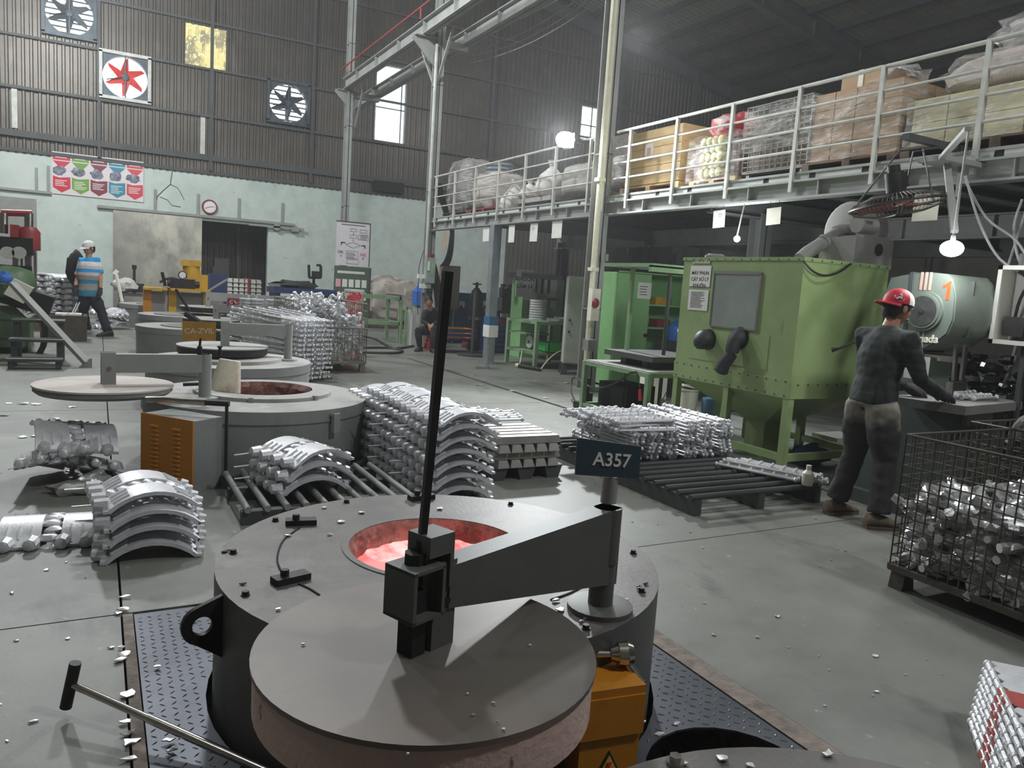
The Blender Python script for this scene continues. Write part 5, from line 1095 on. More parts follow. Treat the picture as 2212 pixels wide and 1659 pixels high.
# hanging papers along the mezzanine edge
PP = (((1050, 505), .26, .28, TAN, 'small tan card'), ((1105, 505), .22, .3, WHITE, 'narrow white sheet'), ((1153, 502), .25, .3, WHITE, 'white sheet with a drawing'), ((1203, 495), .3, .28, WHITE, 'wide white sheet'), ((1553, 473), .19, .2, WHITE, 'white sheet with blue lines'), ((1671, 467), .2, .18, CREAM, 'cream sheet'))
PL = ('hanging behind the galvanised post', 'hanging second from the galvanised post', 'hanging third from the galvanised post', 'hanging nearest the big column', 'hanging over the blasting cabinet lamp', 'hanging between lamp and caged fan')
for (p, wd, hh, mm, nm), w2 in zip(PP, PL):
    c = Xp(*p, 6.42); t = thing('hanging_sheet', nm + ' ' + w2 + ' below the mezzanine', 'paper', c); R_ = MX.Rotation(RAD(random.uniform(-3, 3)), 3, 'X')
    m = MB(); m.box(c, (.004, wd, hh), R_); m.build('sheet', WHITE if mm is TAN else mm, t, False); m = MB()
    m.path([c + V((0, wd * .3, hh / 2)), c + V((0, wd * .3, 2.56 - c.z))], .003, 3); m.path([c + V((0, -wd * .3, hh / 2)), c + V((0, -wd * .3, 2.56 - c.z))], .003, 3); m.build('string', INK, t)
    if 'lines' in nm or 'drawing' in nm: m = MB(); lines(m, c + V((-.003, wd * .1 if 'lines' in nm else wd * .3, hh * .3)), (0, -1, 0), (0, 0, 1), wd * .45, 3, hh * .08, hh * .02); m.build('printed_lines', mat('blue_ink', (90, 110, 170), .7), t, False)
c = Xp(2000, 447, 6.42); t = thing('hanging_sheet', 'cream sheet hanging behind the caged fan below the mezzanine', 'paper', c); m = MB(); m.box(c, (.004, .24, .24)); m.build('sheet', CREAM, t, False); m = MB(); m.path([c + V((0, .08, .12)), c + V((0, .08, 2.56 - c.z))], .003, 3); m.build('string', INK, t)
c = Xp(960, 520, 6.42); t = thing('hanging_sheet', 'tan card hanging by the column at the mezzanine far end', 'paper', c); m = MB(); m.box(c, (.004, .16, .34)); m.build('sheet', CARD, t, False); m = MB(); m.path([c + V((0, 0, .17)), c + V((0, 0, 2.56 - c.z))], .003, 3); m.build('string', INK, t)
# ================================================================== GOODS ON THE MEZZANINE
DZ0 = 2.84
def span(pl, pr, pt, x):
    a = Xp(*pl, x); b = Xp(*pr, x); t = Xp(*pt, x); return min(a.y, b.y), max(a.y, b.y), t.z
def pallet(lab, x0, x1, y0, y1, z, mm=WOODD, h=.12, col=None):
    t = thing('wooden_pallet', lab, 'pallet', ((x0 + x1) / 2, (y0 + y1) / 2, z))
    n = max(4, int((x1 - x0) / .22))
    for k in range(3): y = y0 + (y1 - y0 - .09) * k / 2; m = MB(); m.bx(x0, x1, y, y + .09, z + .02, z + h - .02); m.build('bearer', mm, t, False)
    for k in range(n): x = x0 + (x1 - x0 - .1) * k / (n - 1); m = MB(); m.bx(x, x + .1, y0, y1, z + h - .02, z + h); m.build('board', mm, t, False)
    m = MB(); m.bx(x0, x0 + .1, y0, y1, z, z + .02); m.build('board', mm, t, False)
    return t
def wrap(mb_, t, x0, x1, y0, y1, z0, z1, amp=.05, n=9, seed=0, name='film_wrap'):
    # a crumpled film sleeve with bulges
    m = MB(); P = []; F = []; k = 28
    for i in range(n + 1):
        z = z0 + (z1 - z0) * i / n; pin = 1 if i < n else .8
        for j in range(k):
            u = 4 * j / k; s = int(u); f_ = u - s
            x, y = ((x0 + (x1 - x0) * f_, y0), (x1, y0 + (y1 - y0) * f_), (x1 - (x1 - x0) * f_, y1), (x0, y1 - (y1 - y0) * f_))[s]
            cx, cy = (x0 + x1) / 2, (y0 + y1) / 2; e = 1.01 + amp * (.5 + .5 * NZ.noise(V((x * 3, y * 3, z * 5 + seed))))
            P.append((cx + (x - cx) * e * pin, cy + (y - cy) * e * pin, z + .03 * NZ.noise(V((x * 4, y * 4, seed)))))
    for i in range(n): F += [(i * k + j, i * k + (j + 1) % k, (i + 1) * k + (j + 1) % k, (i + 1) * k + j) for j in range(k)]
    F.append(tuple(range(n * k, n * k + k)))
    m.add(P, F); return m.build(name, FILM, t)
def boxes(t, x0, x1, y0, y1, z0, z1, nx, ny, nz, mm, name='carton', gap=.006):
    for i in range(nx):
        for j in range(ny):
            for k in range(nz):
                if nx > 1 and 0 < i and 0 < j < ny - 1 and k < nz - 1: continue
                dx, dy, dz = (x1 - x0) / nx, (y1 - y0) / ny, (z1 - z0) / nz
                m = MB(); m.bx(x0 + dx * i + gap, x0 + dx * (i + 1) - gap, y0 + dy * j + gap, y0 + dy * (j + 1) - gap, z0 + dz * k + gap * .5, z0 + dz * (k + 1) - gap * .5); m.build(name, mm, t, False)
XF = 6.72
# plywood crate
y0, y1, zt = span((1350, 400), (1466, 400), (1400, 283), XF); 
t = thing('plywood_crate', 'pale plywood crate with a paper label behind the guard rail', 'crate', (7.3, (y0 + y1) / 2, DZ0 + .12))
m = MB(); m.bx(XF, 7.8, y0, y1, DZ0 + .14, zt); m.build('crate_body', WOOD, t, False)
for k in range(6): z = DZ0 + .14 + (zt - DZ0 - .14) * k / 6; m = MB(); m.bx(XF - .012, XF, y0, y1, z + .004, z + (zt - DZ0 - .14) / 6 - .004); m.build('board', WOOD, t, False)
p = Xp(1402, 327, XF - .014); m = MB(); m.bx(XF - .016, XF - .012, p.y - .09, p.y + .09, p.z - .1, p.z + .1); lbq = m.build('label', WHITE, t, False); m = MB(); m.bx(XF - .018, XF - .016, p.y - .04, p.y + .04, p.z - .05, p.z + .05); m.build('label_print', PNK, lbq, False)
pallet('wooden pallet under the pale plywood crate', XF - .05, 7.85, y0 - .05, y1 + .05, DZ0, WOOD)
# big carton pallet
y0, y1, zt = span((1752, 330), (1935, 320), (1840, 190), XF); y1 += .02
cp = thing('carton_stack', 'film-wrapped stack of brown cartons, tallest load on the mezzanine', 'stack', (7.2, (y0 + y1) / 2, DZ0 + .13))
boxes(cp, XF, 7.7, y0, y1, DZ0 + .13, zt, 2, 4, 4, CARD); wrap(None, cp, XF - .01, 7.71, y0 - .01, y1 + .01, DZ0 + .13, zt + .02, .02, 12, 2)
m = MB(); m.blob((XF + .3, y0 + .25, zt + .06), (.25, .25, .12), 14, 7, .9, 3, 7); m.build('film_bunch', FILM, cp)
pallet('wooden pallet under the tall wrapped carton stack', XF - .04, 7.75, y0 - .03, y1 + .05, DZ0, WOODD)
a = Xp(1838, 113, XF + .5); m = MB(); m.bx(XF + .35, XF + .8, y1 - .5, y1 - .02, zt + .02, zt + .28); tb2 = thing('carton', 'single brown carton standing on top of the tall carton stack', 'carton', (7.2, y1 - .2, zt + .02)); m.build('carton_body', CARD, tb2, False); m = MB(); m.bx(XF + .345, XF + .35, y1 - .29, y1 - .23, zt + .03, zt + .28); m.build('tape_strip', CREAM, tb2, False)
# yellowish wrapped bales at the picture edge
y1 = Xp(1962, 300, XF).y; y0 = y1 - 1.7; zt = Xp(2010, 205, XF).z
BALE = mat('yellowish_bale', (204, 197, 156), .5, 0, .15, 4)
yb_ = thing('wrapped_bale', 'long yellowish film-wrapped bale on a pallet beside the tall cartons', 'bale', (7.3, (y0 + y1) / 2, DZ0 + .14))
boxes(yb_, XF + .02, 7.9, y0, y1, DZ0 + .14, zt - .02, 1, 5, 2, BALE, 'bundle'); wrap(None, yb_, XF, 7.92, y0 - .02, y1 + .02, DZ0 + .14, zt, .03, 10, 5)
pallet('dark wooden pallet under the long yellowish bale', XF - .05, 7.95, y0 - .02, y1 + .03, DZ0, WOODD, .14)
b2 = thing('wrapped_bale', 'rounded wrapped roll lying on top of the yellowish bale', 'bale', (7.2, y0 + .8, zt)); rr = .17
m = MB(); m.blob((XF + .5, y1 - .95, zt + rr * .95), (.45, .82, rr), 18, 12, .12, 3, 4, .6); m.build('roll_body', SACK, b2); m = MB(); m.blob((XF + .5, y1 - .95, zt + rr * .98), (.47, .86, rr * 1.08), 22, 14, .2, 5, 9, .6); m.build('film_wrap', FILM, b2)
b3 = thing('wrapped_bale', 'second wrapped roll piled highest at the picture edge', 'bale', (7.3, y0 + .5, zt + .3)); m = MB(); m.blob((XF + .6, y1 - 1.2, zt + rr * 2.75), (.4, .7, rr), 18, 12, .15, 3, 6, .6); m.build('roll_body', DUST, b3); m = MB(); m.blob((XF + .6, y1 - 1.2, zt + rr * 2.8), (.43, .74, rr * 1.1), 20, 12, .2, 5, 11, .6); m.build('film_wrap', FILM, b3)
# caged load in film
y0, y1, zt = span((1603, 370), (1742, 350), (1670, 222), XF)
cg = thing('wrapped_cage', 'mesh cage draped in grey film between the bagged rolls and the cartons', 'cage', (7.2, (y0 + y1) / 2, DZ0 + .1))
m = MB()
for k in range(12): y = y0 + (y1 - y0) * k / 11; m.cyl((XF, y, DZ0 + .12), (XF, y, zt), .006, 4, cap=False)
for k in range(14): z = DZ0 + .12 + (zt - DZ0 - .12) * k / 13; m.cyl((XF, y0, z), (XF, y1, z), .006, 4, cap=False); m.cyl((XF, y0, z), (XF + .9, y0, z), .006, 4, cap=False)
for k in range(9): x = XF + .9 * k / 8; m.cyl((x, y0, DZ0 + .12), (x, y0, zt), .006, 4, cap=False)
m.build('wire_panel', WIREL, cg); m = MB(); m.bx(XF + .06, XF + .88, y0 + .05, y1 - .04, DZ0 + .14, zt - .18); m.build('load', mat('caged_load', (126, 112, 100), .7, 0, .3, 14), cg, False)
wrap(None, cg, XF - .015, XF + .92, y0 - .015, y1 + .01, DZ0 + .35, zt + .04, .03, 8, 12); m = MB(); m.bx(XF, XF + .9, y0, y1, DZ0 + .02, DZ0 + .05); m.bx(XF + .02, XF + .08, y0 + .05, y0 + .1, DZ0, DZ0 + .12); m.bx(XF + .02, XF + .08, y1 - .1, y1 - .05, DZ0, DZ0 + .12); m.bx(XF, XF + .9, y0, y1, DZ0 + .1, DZ0 + .13); m.build('base_frame', STEEL, cg, False)
# bag of yellow rolls with red cover
y0, y1, zt = span((1492, 385), (1592, 370), (1540, 245), XF)
br = thing('bagged_rolls', 'clear bag of yellow rolls capped with a red and white cover', 'bag', (7.1, (y0 + y1) / 2, DZ0 + .1))
m = MB(); m.bx(XF + .03, XF + .7, y0 + .02, y1 - .02, DZ0 + .1, zt - .35); m.build('inner_stack', mat('brown_rolls', (140, 116, 108), .6, 0, .2, 6), br, False)
YR = mat('yellow_roll', (208, 202, 128), .5, 0, .12, 5)
for k in range(5):
    for j in range(4 - (k % 2)): m = MB(); m.lathe([(.04, -.05), (.055, -.045), (.055, .06), (.02, .07)], 10, (XF + .0, y0 + .28 + .1 * j + .03 * (k % 2), DZ0 + .17 + .095 * k), 'x'); m.build('yellow_roll', YR, br)
wrap(None, br, XF - .05, XF + .72, y0 - .01, y1, DZ0 + .06, zt - .25, .06, 10, 21)
m = MB(); m.blob((XF + .3, (y0 + y1) / 2 - .05, zt - .16), (.36, .3, .17), 16, 8, .5, 2.5, 3); m.build('red_cover', mat('red_cover', (196, 66, 70), .5, 0, 0, 3, col2=(220, 200, 196), lo=.42, hi=.5), br)
pallet('wooden pallet under the clear bag of yellow rolls', XF - .02, XF + .8, y0, y1, DZ0, WOOD, .1)
# wrapped grey loads towards the far end
def soft(lab, pl, pr, pt, x, dep, mm, seed, film=True, cat='load', name='wrapped_load', z0=DZ0 + .02, base=True):
    y0, y1, zt = span(pl, pr, pt, x); t = thing(name, lab, cat, (x + dep / 2, (y0 + y1) / 2, z0))
    zb = z0 + (.12 if base else 0); m = MB(); m.blob((x + dep / 2, (y0 + y1) / 2, (zb + zt) / 2), (dep / 2, (y1 - y0) / 2, (zt - zb) / 2), 20, 12, .1, 3, seed, .4); m.build('goods', mm, t)
    if film: m = MB(); m.blob((x + dep / 2, (y0 + y1) / 2, (zb + zt) / 2), (dep / 2 * 1.03, (y1 - y0) / 2 * 1.03, (zt - zb) / 2 * 1.03), 24, 14, .14, 6, seed + 4, .42); m.build('film_wrap', FILM, t)
    return y0, y1, zt
GREYL = mat('grey_goods', (168, 164, 158), .6, 0, .15, 5)
y = soft('wrapped grey bundle between the big column and the plywood crate', (1300, 420), (1345, 400), (1322, 335), XF, .7, GREYL, 31)
y = soft('large grey wrapped block under the flood lamp', (1203, 440), (1268, 430), (1235, 352), XF, .9, GREYL, 33)
y = soft('shiny film-wrapped coil stack at the far end of the mezzanine', (958, 460), (1005, 455), (985, 345), XF + .1, .7, DUST, 35)
y2 = soft('film-wrapped drum stack topped with pale rings, second from the far end', (1013, 450), (1062, 440), (1040, 372), XF + .1, .8, SACK, 37)
rg_ = thing('metal_ring', 'pale metal rings piled on the far drum stack', 'ring', (7.2, (y2[0] + y2[1]) / 2, y2[2])); cc_ = ((XF + .5), (y2[0] + y2[1]) / 2)
for k in range(3): m = MB(); m.lathe([(.26, 0), (.3, .02), (.3, .05), (.26, .07)], 24, (*cc_, y2[2] - .02 + .08 * k), cap=False); m.build('ring_body', GALV, rg_)
for pl, pr, lab in (((955, 470), (1010, 462), 'worn pallet under the farthest coil stack'), ((1012, 462), (1075, 452), 'worn pallet under the drum stack with rings')):
    a, b = Xp(*pl, XF), Xp(*pr, XF); pallet(lab, XF, XF + .9, min(a.y, b.y), max(a.y, b.y), DZ0, REDM if 'drum' in lab else WOODD)
def sack(lab, px, py0, py1, wd, seed, x=XF, grp=None):
    a = Xp(px, py0, x); b = Xp(px, py1, x); h = b.z - a.z
    m = MB(); P = []; n = 14; prof = [(0, 0), (.8, .02), (1, .15), (.95, .4), (.7, .6), (.35, .75), (.16, .83), (.22, .9), (.3, 1)]
    for r, z in prof:
        for k in range(n):
            q = 2 * pi * k / n; e = wd * r * (1 + .22 * NZ.noise(V((cos(q) * 2, sin(q) * 2, z * 4 + seed)))); P.append((x + .2 + e * cos(q), a.y + e * sin(q), a.z + h * z))
    m.add(P, [(i * n + k, i * n + (k + 1) % n, (i + 1) * n + (k + 1) % n, (i + 1) * n + k) for i in range(len(prof) - 1) for k in range(n)])
    o = m.build('tied_sack', SACKW); tag(o, lab, 'sack', grp); return o
sack('white tied sack standing at the mezzanine edge beside the drum stack', 1088, 458, 385, .25, 1, XF - .15); sack('short white sack on the flat trolley bed', 1122, 428, 388, .2, 2); sack('short white sack leaning behind the other on the trolley', 1138, 424, 390, .2, 3, XF + .15); sack('tall white tied sack on the flat trolley', 1168, 424, 345, .28, 4)
a, b = Xp(1105, 440, XF), Xp(1190, 432, XF); tr = thing('flat_trolley', 'grey flat trolley carrying the white sacks', 'trolley', (7.1, (a.y + b.y) / 2, DZ0)); m = MB(); m.bx(XF, XF + .8, b.y, a.y, a.z - .02, a.z + .06); m.build('trolley_bed', GREYL, tr, False)
for x in (XF + .1, XF + .7):
    for y in (a.y - .15, b.y + .15): m = MB(); m.cyl((x, y - .03, DZ0 + .05), (x, y + .03, DZ0 + .05), .05, 12); m.bx(x - .02, x + .02, y - .03, y + .03, DZ0 + .05, a.z - .02); m.build('wheel', BLACKM, tr)
y0, y1, zt = span((1296, 400), (1360, 390), (1330, 292), XF + .9); m = MB(); m.bx(XF + .95, XF + 1.7, y0, y1, DZ0, zt); tag(m.build('mesh_crate', mat('rear_crate', (104, 98, 92), .7, 0, .4, 26), None, False), 'dim mesh crate standing behind the wrapped grey bundle', 'crate')
# ================================================================== BACK OF THE HALL
# five-column poster
pa, pb_ = Yp(112, 326, W - .06), Yp(310, 437, W - .06); 
po = thing('safety_poster', 'wide poster of five coloured arrow panels high on the mint wall', 'poster', ((pa.x + pb_.x) / 2, W - .05, (pa.z + pb_.z) / 2)); Y_ = W - .06
m = MB(); m.bx(pa.x, pb_.x, Y_, W - .02, pb_.z, pa.z); m.build('poster_board', mat('poster_paper', (222, 212, 212), .35, 0, .04), po, False)
wd = (pb_.x - pa.x) / 5; HT = pa.z - pb_.z
for k, cl_ in enumerate(((204, 44, 66), (112, 158, 62), (128, 48, 64), (40, 132, 156), (208, 58, 72))):
    x = pa.x + wd * (k + .5); h = wd * .46; mm = mat('poster_colour', cl_, .35, 0, .03); zt = pa.z - .08
    m = MB(); m.prism([(-h, 0), (h, 0), (h, -.15), (-h, -.15)], (0, -.004, 0), (x, Y_, zt), (1, 0, 0), (0, 0, 1)); m.prism([(-h, -.18), (h, -.18), (0, -.42)], (0, -.004, 0), (x, Y_, zt), (1, 0, 0), (0, 0, 1))
    m.prism([(-h, -.62), (-h * .3, -.66), (h, -.62), (h, -.95), (0, -1.09), (-h, -.95)], (0, -.004, 0), (x, Y_, zt), (1, 0, 0), (0, 0, 1)); pn = m.build('arrow_panel', mm, po, False)
    m = MB(); lines(m, (x - h * .7, Y_ - .005, zt - .07), (1, 0, 0), (0, 0, 1), h * 1.4, 1, .05, .03, .1); lines(m, (x - h * .75, Y_ - .005, zt - .74), (1, 0, 0), (0, 0, 1), h * 1.5, 4 + k % 2, .05, .02, .4); m.build('print_lines', WHITE, pn, False)
    m = MB(); m.blob((x - .05, Y_ - .004, zt - .45), (.17, .004, .13), 12, 8, .5, 2, k); m.build('picture', mat('poster_picture', (150, 150, 160), .4, 0, .3, 9, col2=(60, 66, 90)), pn)
# wall clock
c = Yp(453, 447, W - .08); ck_ = thing('wall_clock', 'round white clock with a dark red rim above the doorway', 'clock', c)
m = MB(); m.lathe([(.215, -.03), (.235, .0), (.235, .05), (.0, .05)], 30, c, 'y', False); m.lathe([(.19, -.025), (.215, -.03), (.235, 0)], 30, c, 'y', False); m.build('rim', REDM, ck_)
m = MB(); m.lathe([(.2, -.012), (.2, .0)], 30, c, 'y'); fcq = m.build('clock_face', mat('clock_dial', (236, 226, 226), .4, 0, .02), ck_)
m = MB(); q = c + V((0, -.018, 0)); m.bar(q, q + V((.12, 0, .02)), .008, .014); m.bar(q, q + V((-.14, 0, -.06)), .008, .012); m.build('hands', INK, fcq, False)
m = MB()
for k in range(12): a = k * pi / 6; m.bar(q + V((.16 * sin(a), .003, .16 * cos(a))), q + V((.18 * sin(a), .003, .18 * cos(a))), .006, .01)
m.build('hour_marks', INK, fcq, False)
# flow-chart board and notice board
yB = 21.5
ba, bb = Yp(728, 478, yB), Yp(795, 577, yB); ba2 = Yp(797, 486, yB)
fb = thing('flowchart_board', 'tall white flowchart board standing before the far column', 'board', ((ba.x + bb.x) / 2, yB, bb.z)); x0, x1, z0, z1 = ba.x, bb.x, bb.z, ba.z
m = MB(); m.bx(x0, x1, yB - .03, yB, z0, z1); m.build('board_panel', mat('flowchart_white', (222, 216, 220), .3, 0, .04), fb, False)
m = MB(); m.bx(x0 - .02, x1 + .02, yB - .04, yB + .01, z1, z1 + .03); m.bx(x1, x1 + .03, yB - .03, yB, z0, z1); m.build('board_frame', STEELD, fb, False)
m = MB(); xc = (x0 + x1) / 2; yy = yB - .034; Z_ = lambda f: z1 - (z1 - z0) * f; hw = (x1 - x0)
def fr(cx, cz, a, b, t=.008):
    for p, q in (((cx - a, cz - b), (cx + a, cz - b)), ((cx + a, cz - b), (cx + a, cz + b)), ((cx + a, cz + b), (cx - a, cz + b)), ((cx - a, cz + b), (cx - a, cz - b))): m.bar((p[0], yy, p[1]), (q[0], yy, q[1]), .002, t)
fr(xc, Z_(.17), .1, .035); fr(xc, Z_(.32), .1, .04); fr(xc + .3 * hw, Z_(.18), .1, .04); fr(xc + .3 * hw, Z_(.32), .14, .07); fr(xc - .02, Z_(.74), .17, .1); fr(xc, Z_(.9), .17, .06)
for p, q in (((0, .07), (.22, 0)), ((.22, 0), (0, -.09)), ((0, -.09), (-.22, 0)), ((-.22, 0), (0, .07))): m.bar((xc + p[0], yy, Z_(.51) + p[1]), (xc + q[0], yy, Z_(.51) + q[1]), .002, .008)
m.build('chart_boxes', INK, fb, False)
m = MB()
for a, b, c_, d in ((-.37, -.24, .46, .485), (-.37, -.34, .46, .53), (.26, .38, .5, .525), (.35, .38, .5, .57), (-.01, .01, .23, .27), (-.01, .01, .38, .42), (-.36, -.34, .76, .8), (.31, .33, .78, .84)): m.bx(xc + a * hw, xc + b * hw, yy - .001, yy, Z_(d), Z_(c_))
lines(m, (x0 + .12, yy, Z_(.055)), (1, 0, 0), (0, 0, 1), hw * .75, 1, .03, .018, .05); lines(m, (xc + .2, yy, Z_(.28)), (1, 0, 0), (0, 0, 1), .22, 4, .03, .009); lines(m, (xc - .17, yy, Z_(.7)), (1, 0, 0), (0, 0, 1), .3, 5, .035, .01)
m.build('arrows', INK, fb, False); text('OK', INK, fb, V((x0 + .12, yy - .001, Z_(.72))), (1, 0, 0), (0, 0, 1), .11, 'word_ok'); text('NG', REDINK, fb, V((x1 - .17, yy - .001, Z_(.75))), (1, 0, 0), (0, 0, 1), .11, 'word_ng')
nb = thing('notice_board', 'dark green notice board with pink and white slips under the flowchart', 'board', ((x0 + x1) / 2, yB, 0)); c0, c1, e0, e1 = Yp(722, 577, yB).x, Yp(796, 577, yB).x, Yp(725, 690, yB).z, bb.z - .02
m = MB(); m.bx(c0, c1, yB - .05, yB - .01, e0, e1); m.build('board_panel', mat('board_green', (78, 98, 84), .5, 0, .08), nb, False)
m = MB(); m.bx(c1, c1 + .07, yB - .05, yB, 0, e1); m.bx(c0 - .02, c0 + .02, yB - .03, yB, 0, e0); m.build('board_leg', STEELD, nb, False)
m = MB(); m.bx(c0 + .08, c1 - .12, yB - .053, yB - .05, e1 - .2, e1 - .13); m.build('title_strip', CREAM, nb, False)
for r_ in range(2):
    for k in range(5): m = MB(); x = c0 + .03 + k * (c1 - c0 - .05) / 5; z = e1 - .36 - .36 * r_; m.bx(x + .01, x + .15, yB - .054, yB - .05, z - .22, z); m.build('paper_slip', PINKP if (k == 0 or (r_ and k == 3)) else WHITE, nb, False)
# yellow hydraulic machine beside the doorway
yM = 18.6; P_ = lambda px, py: Yp(px, py, yM)
ym = thing('hydraulic_unit', 'yellow hydraulic pouring machine with a tank and gauge beyond the furnaces', 'machine', (P_(375, 650).x, yM, 0))
a, b = P_(310, 622), P_(450, 630); zt = P_(380, 622).z
m = MB(); m.bx(P_(366, 620).x, b.x, yM - .4, yM + .4, zt - .05, zt); m.bx(a.x, P_(360, 620).x, yM - .3, yM + .3, zt - .06, zt - .01); m.build('bed_plate', YELLOW, ym, False)
for px in (318, 372, 446): x = P_(px, 640).x; m = MB(); m.bx(x - .08, x + .08, yM - .1, yM + .1, .0 if px != 318 else .3, zt - .05); m.build('leg', ORANGE if px == 318 else YELLOW, ym, False)
m = MB(); m.cyl((P_(358, 640).x, yM, .2), (P_(358, 600).x, yM, zt), .07, 10); m.build('column', STEEL, ym)
m = MB(); x = P_(426, 600).x; m.bx(x - .22, x + .2, yM - .2, yM + .2, zt, P_(426, 593).z); m.cyl((P_(413, 592).x, yM, P_(413, 594).z), (P_(413, 576).x, yM, P_(413, 574).z), .18, 14); x2 = P_(412, 570).x; m.bx(x2 - .19, x2 + .2, yM - .18, yM + .18, P_(412, 575).z, P_(412, 562).z); m.build('oil_tank', YELLOW, ym)
m = MB(); x = P_(392, 608).x; m.bx(x - .25, x + .25, yM - .3, yM - .1, zt, P_(390, 602).z); m.cyl((x - .3, yM - .2, zt + .1), (x + .35, yM - .2, zt + .1), .07, 10); m.path(bez(P_(345, 610), P_(365, 595), P_(385, 605), 6), .03, 6); m.cyl(P_(350, 588), P_(357, 618), .035, 6); m.build('pump', BLACKM, ym)
m = MB(); c = P_(392, 594); m.lathe([(.09, -.04), (.09, .03)], 16, (c.x, yM - .2, c.z), 'y'); gq = m.build('pressure_gauge', BLACKM, ym); m = MB(); m.lathe([(.07, -.045), (.07, -.04)], 16, (c.x, yM - .2, c.z), 'y'); m.build('gauge_dial', WHITE, gq)
m = MB(); m.box((P_(400, 645).x, yM + .1, zt - .35), (1.6, .3, .5)); m.build('inner_tank', DUST, ym, False)
m = MB(); m.bar(P_(450, 628), P_(490, 604), .04, .04); m.bar(P_(360, 628), P_(402, 668), .04, .04); m.bar(P_(368, 622), P_(392, 660), .04, .04); m.build('control_rod', STEEL, ym)
# banded ingot pallet by the door
yI = 22.5; I_ = lambda px, py: Yp(px, py, yI); xa, xb, za, zb = I_(486, 640).x, I_(560, 640).x, .14, I_(520, 601).z
b0 = MB(); 
ib = thing('banded_ingot_stack', 'silvery banded stack of ingots on a pallet by the doorway', 'stack', ((xa + xb) / 2, yI, .12)); n = 9
for k in range(n):
    for j in range(6):
        z = za + (zb - za) * k / n; h = (zb - za) / n - .012; x = xa + (xb - xa) * (j if k % 2 else j) / 6; m = MB(); w_ = (xb - xa) / 6 - .012
        m.hexa([(x, yI - .4, z), (x + w_, yI - .4, z), (x + w_, yI + .4, z), (x, yI + .4, z), (x + .02, yI - .36, z + h), (x + w_ - .02, yI - .36, z + h), (x + w_ - .02, yI + .36, z + h), (x + .02, yI + .36, z + h)]); m.build('ingot', ALUI, ib, False)
m = MB(); xm = (xa + xb) / 2 + .1; m.bx(xm - .03, xm + .03, yI - .42, yI + .42, za, zb + .01); m.build('red_band', REDM, ib, False)
pallet('plain pallet under the banded ingots by the doorway', xa - .05, xb + .05, yI - .45, yI + .45, 0, WOODD, .13)
m = MB(); p = Yp(470, 620, 22); m.bx(p.x - .22, p.x + .22, 21.9, 22.3, 0, Yp(470, 592, 22).z); m.bx(p.x - .25, p.x + .25, 21.85, 22.35, 0, .1); tag(m.build('blue_cabinet', BLUE, None, False), 'dark blue upright cabinet beside the banded ingots', 'cabinet')
# blue bench with LPG bottle
yL = 17; L_ = lambda px, py: Yp(px, py, yL); xa, xb = L_(585, 630).x, L_(720, 630).x; zz = L_(600, 620).z
bn_ = thing('work_bench', 'dark blue bench against the mint wall behind the pale wire cage', 'bench', ((xa + xb) / 2, yL, 0)); m = MB(); m.bx(xa, xb, yL - .3, yL + .5, zz - .12, zz); m.build('bench_top', BLUE, bn_, False)
for x in (xa + .1, xb - .1): m = MB(); m.bx(x - .05, x + .05, yL - .25, yL + .45, 0, zz - .12); m.build('leg', BLUE, bn_, False)
m = MB(); m.blob((L_(640, 622).x, yL + .1, zz + .06), (.5, .25, .1), 12, 6, .6, 3, 2); tag(m.build('dark_cloth', RUBBER), 'crumpled dark cover lying on the blue bench', 'cover')
m = MB(); m.box((L_(600, 615).x, yL, zz + .04), (.3, .25, .06), MX.Rotation(.2, 3, 'Z')); tag(m.build('flat_box', DUST, None, False), 'flat grey box at the door end of the blue bench', 'box')
gc = thing('gas_bottle', 'dark blue gas bottle with a collar behind the pale wire cage', 'bottle', (L_(672, 640).x, yL - .5, 0)); x = L_(674, 640).x; zb = L_(674, 642).z
m = MB(); m.lathe([(.16, 0), (.2, .05), (.2, zb - .15), (.14, zb - .02), (.05, zb)], 20, (x, yL - .55, 0)); m.build('bottle_body', BLUE, gc); m = MB(); m.lathe([(.13, zb - .04), (.13, zb + .14), (.12, zb + .14), (.12, zb - .04)], 18, (x, yL - .55, 0)); m.build('collar', BLUE, gc); m = MB(); m.cyl((x, yL - .55, zb), (x, yL - .55, zb + .1), .03, 8); m.bar((x - .02, yL - .55, zb + .1), (x - .35, yL - .55, zb + .13), .02, .02); m.build('valve', CHROME, gc)
ht = thing('lift_bracket', 'dark steel bracket with two upright prongs standing behind the gas bottle', 'bracket', L_(685, 600)); m = MB(); q1, q2, q3 = L_(667, 572), L_(668, 600), L_(693, 600)
m.bar(q1, q2, .05, .05); m.bar(q2, q3, .05, .05); m.bar(q3, L_(693, 574), .05, .05); m.bar(L_(693, 573), L_(684, 573), .05, .05); m.box(L_(684, 593), (.2, .1, .14)); m.cyl((q2.x + .1, yL, zz - .02), (q2.x + .1, yL, q2.z), .03, 6); m.build('frame', BLACKM, ht, False)
rd = thing('red_bin', 'red and white printed drum behind the pale wire cage', 'bin', (Yp(766, 660, 13.4).x, 13.4, 0)); p = Yp(766, 628, 13.4); m = MB(); m.lathe([(.14, 0), (.17, p.z)], 16, (p.x, 13.4, 0)); m.build('bin_body', mat('red_white_print', (206, 70, 78), .5, 0, 0, 9, col2=(220, 200, 196), lo=.46, hi=.52), rd); m = MB(); m.lathe([(.175, p.z - .02), (.18, p.z + .02), (.15, p.z + .02)], 16, (p.x, 13.4, 0)); m.build('bin_rim', WHITE, rd)
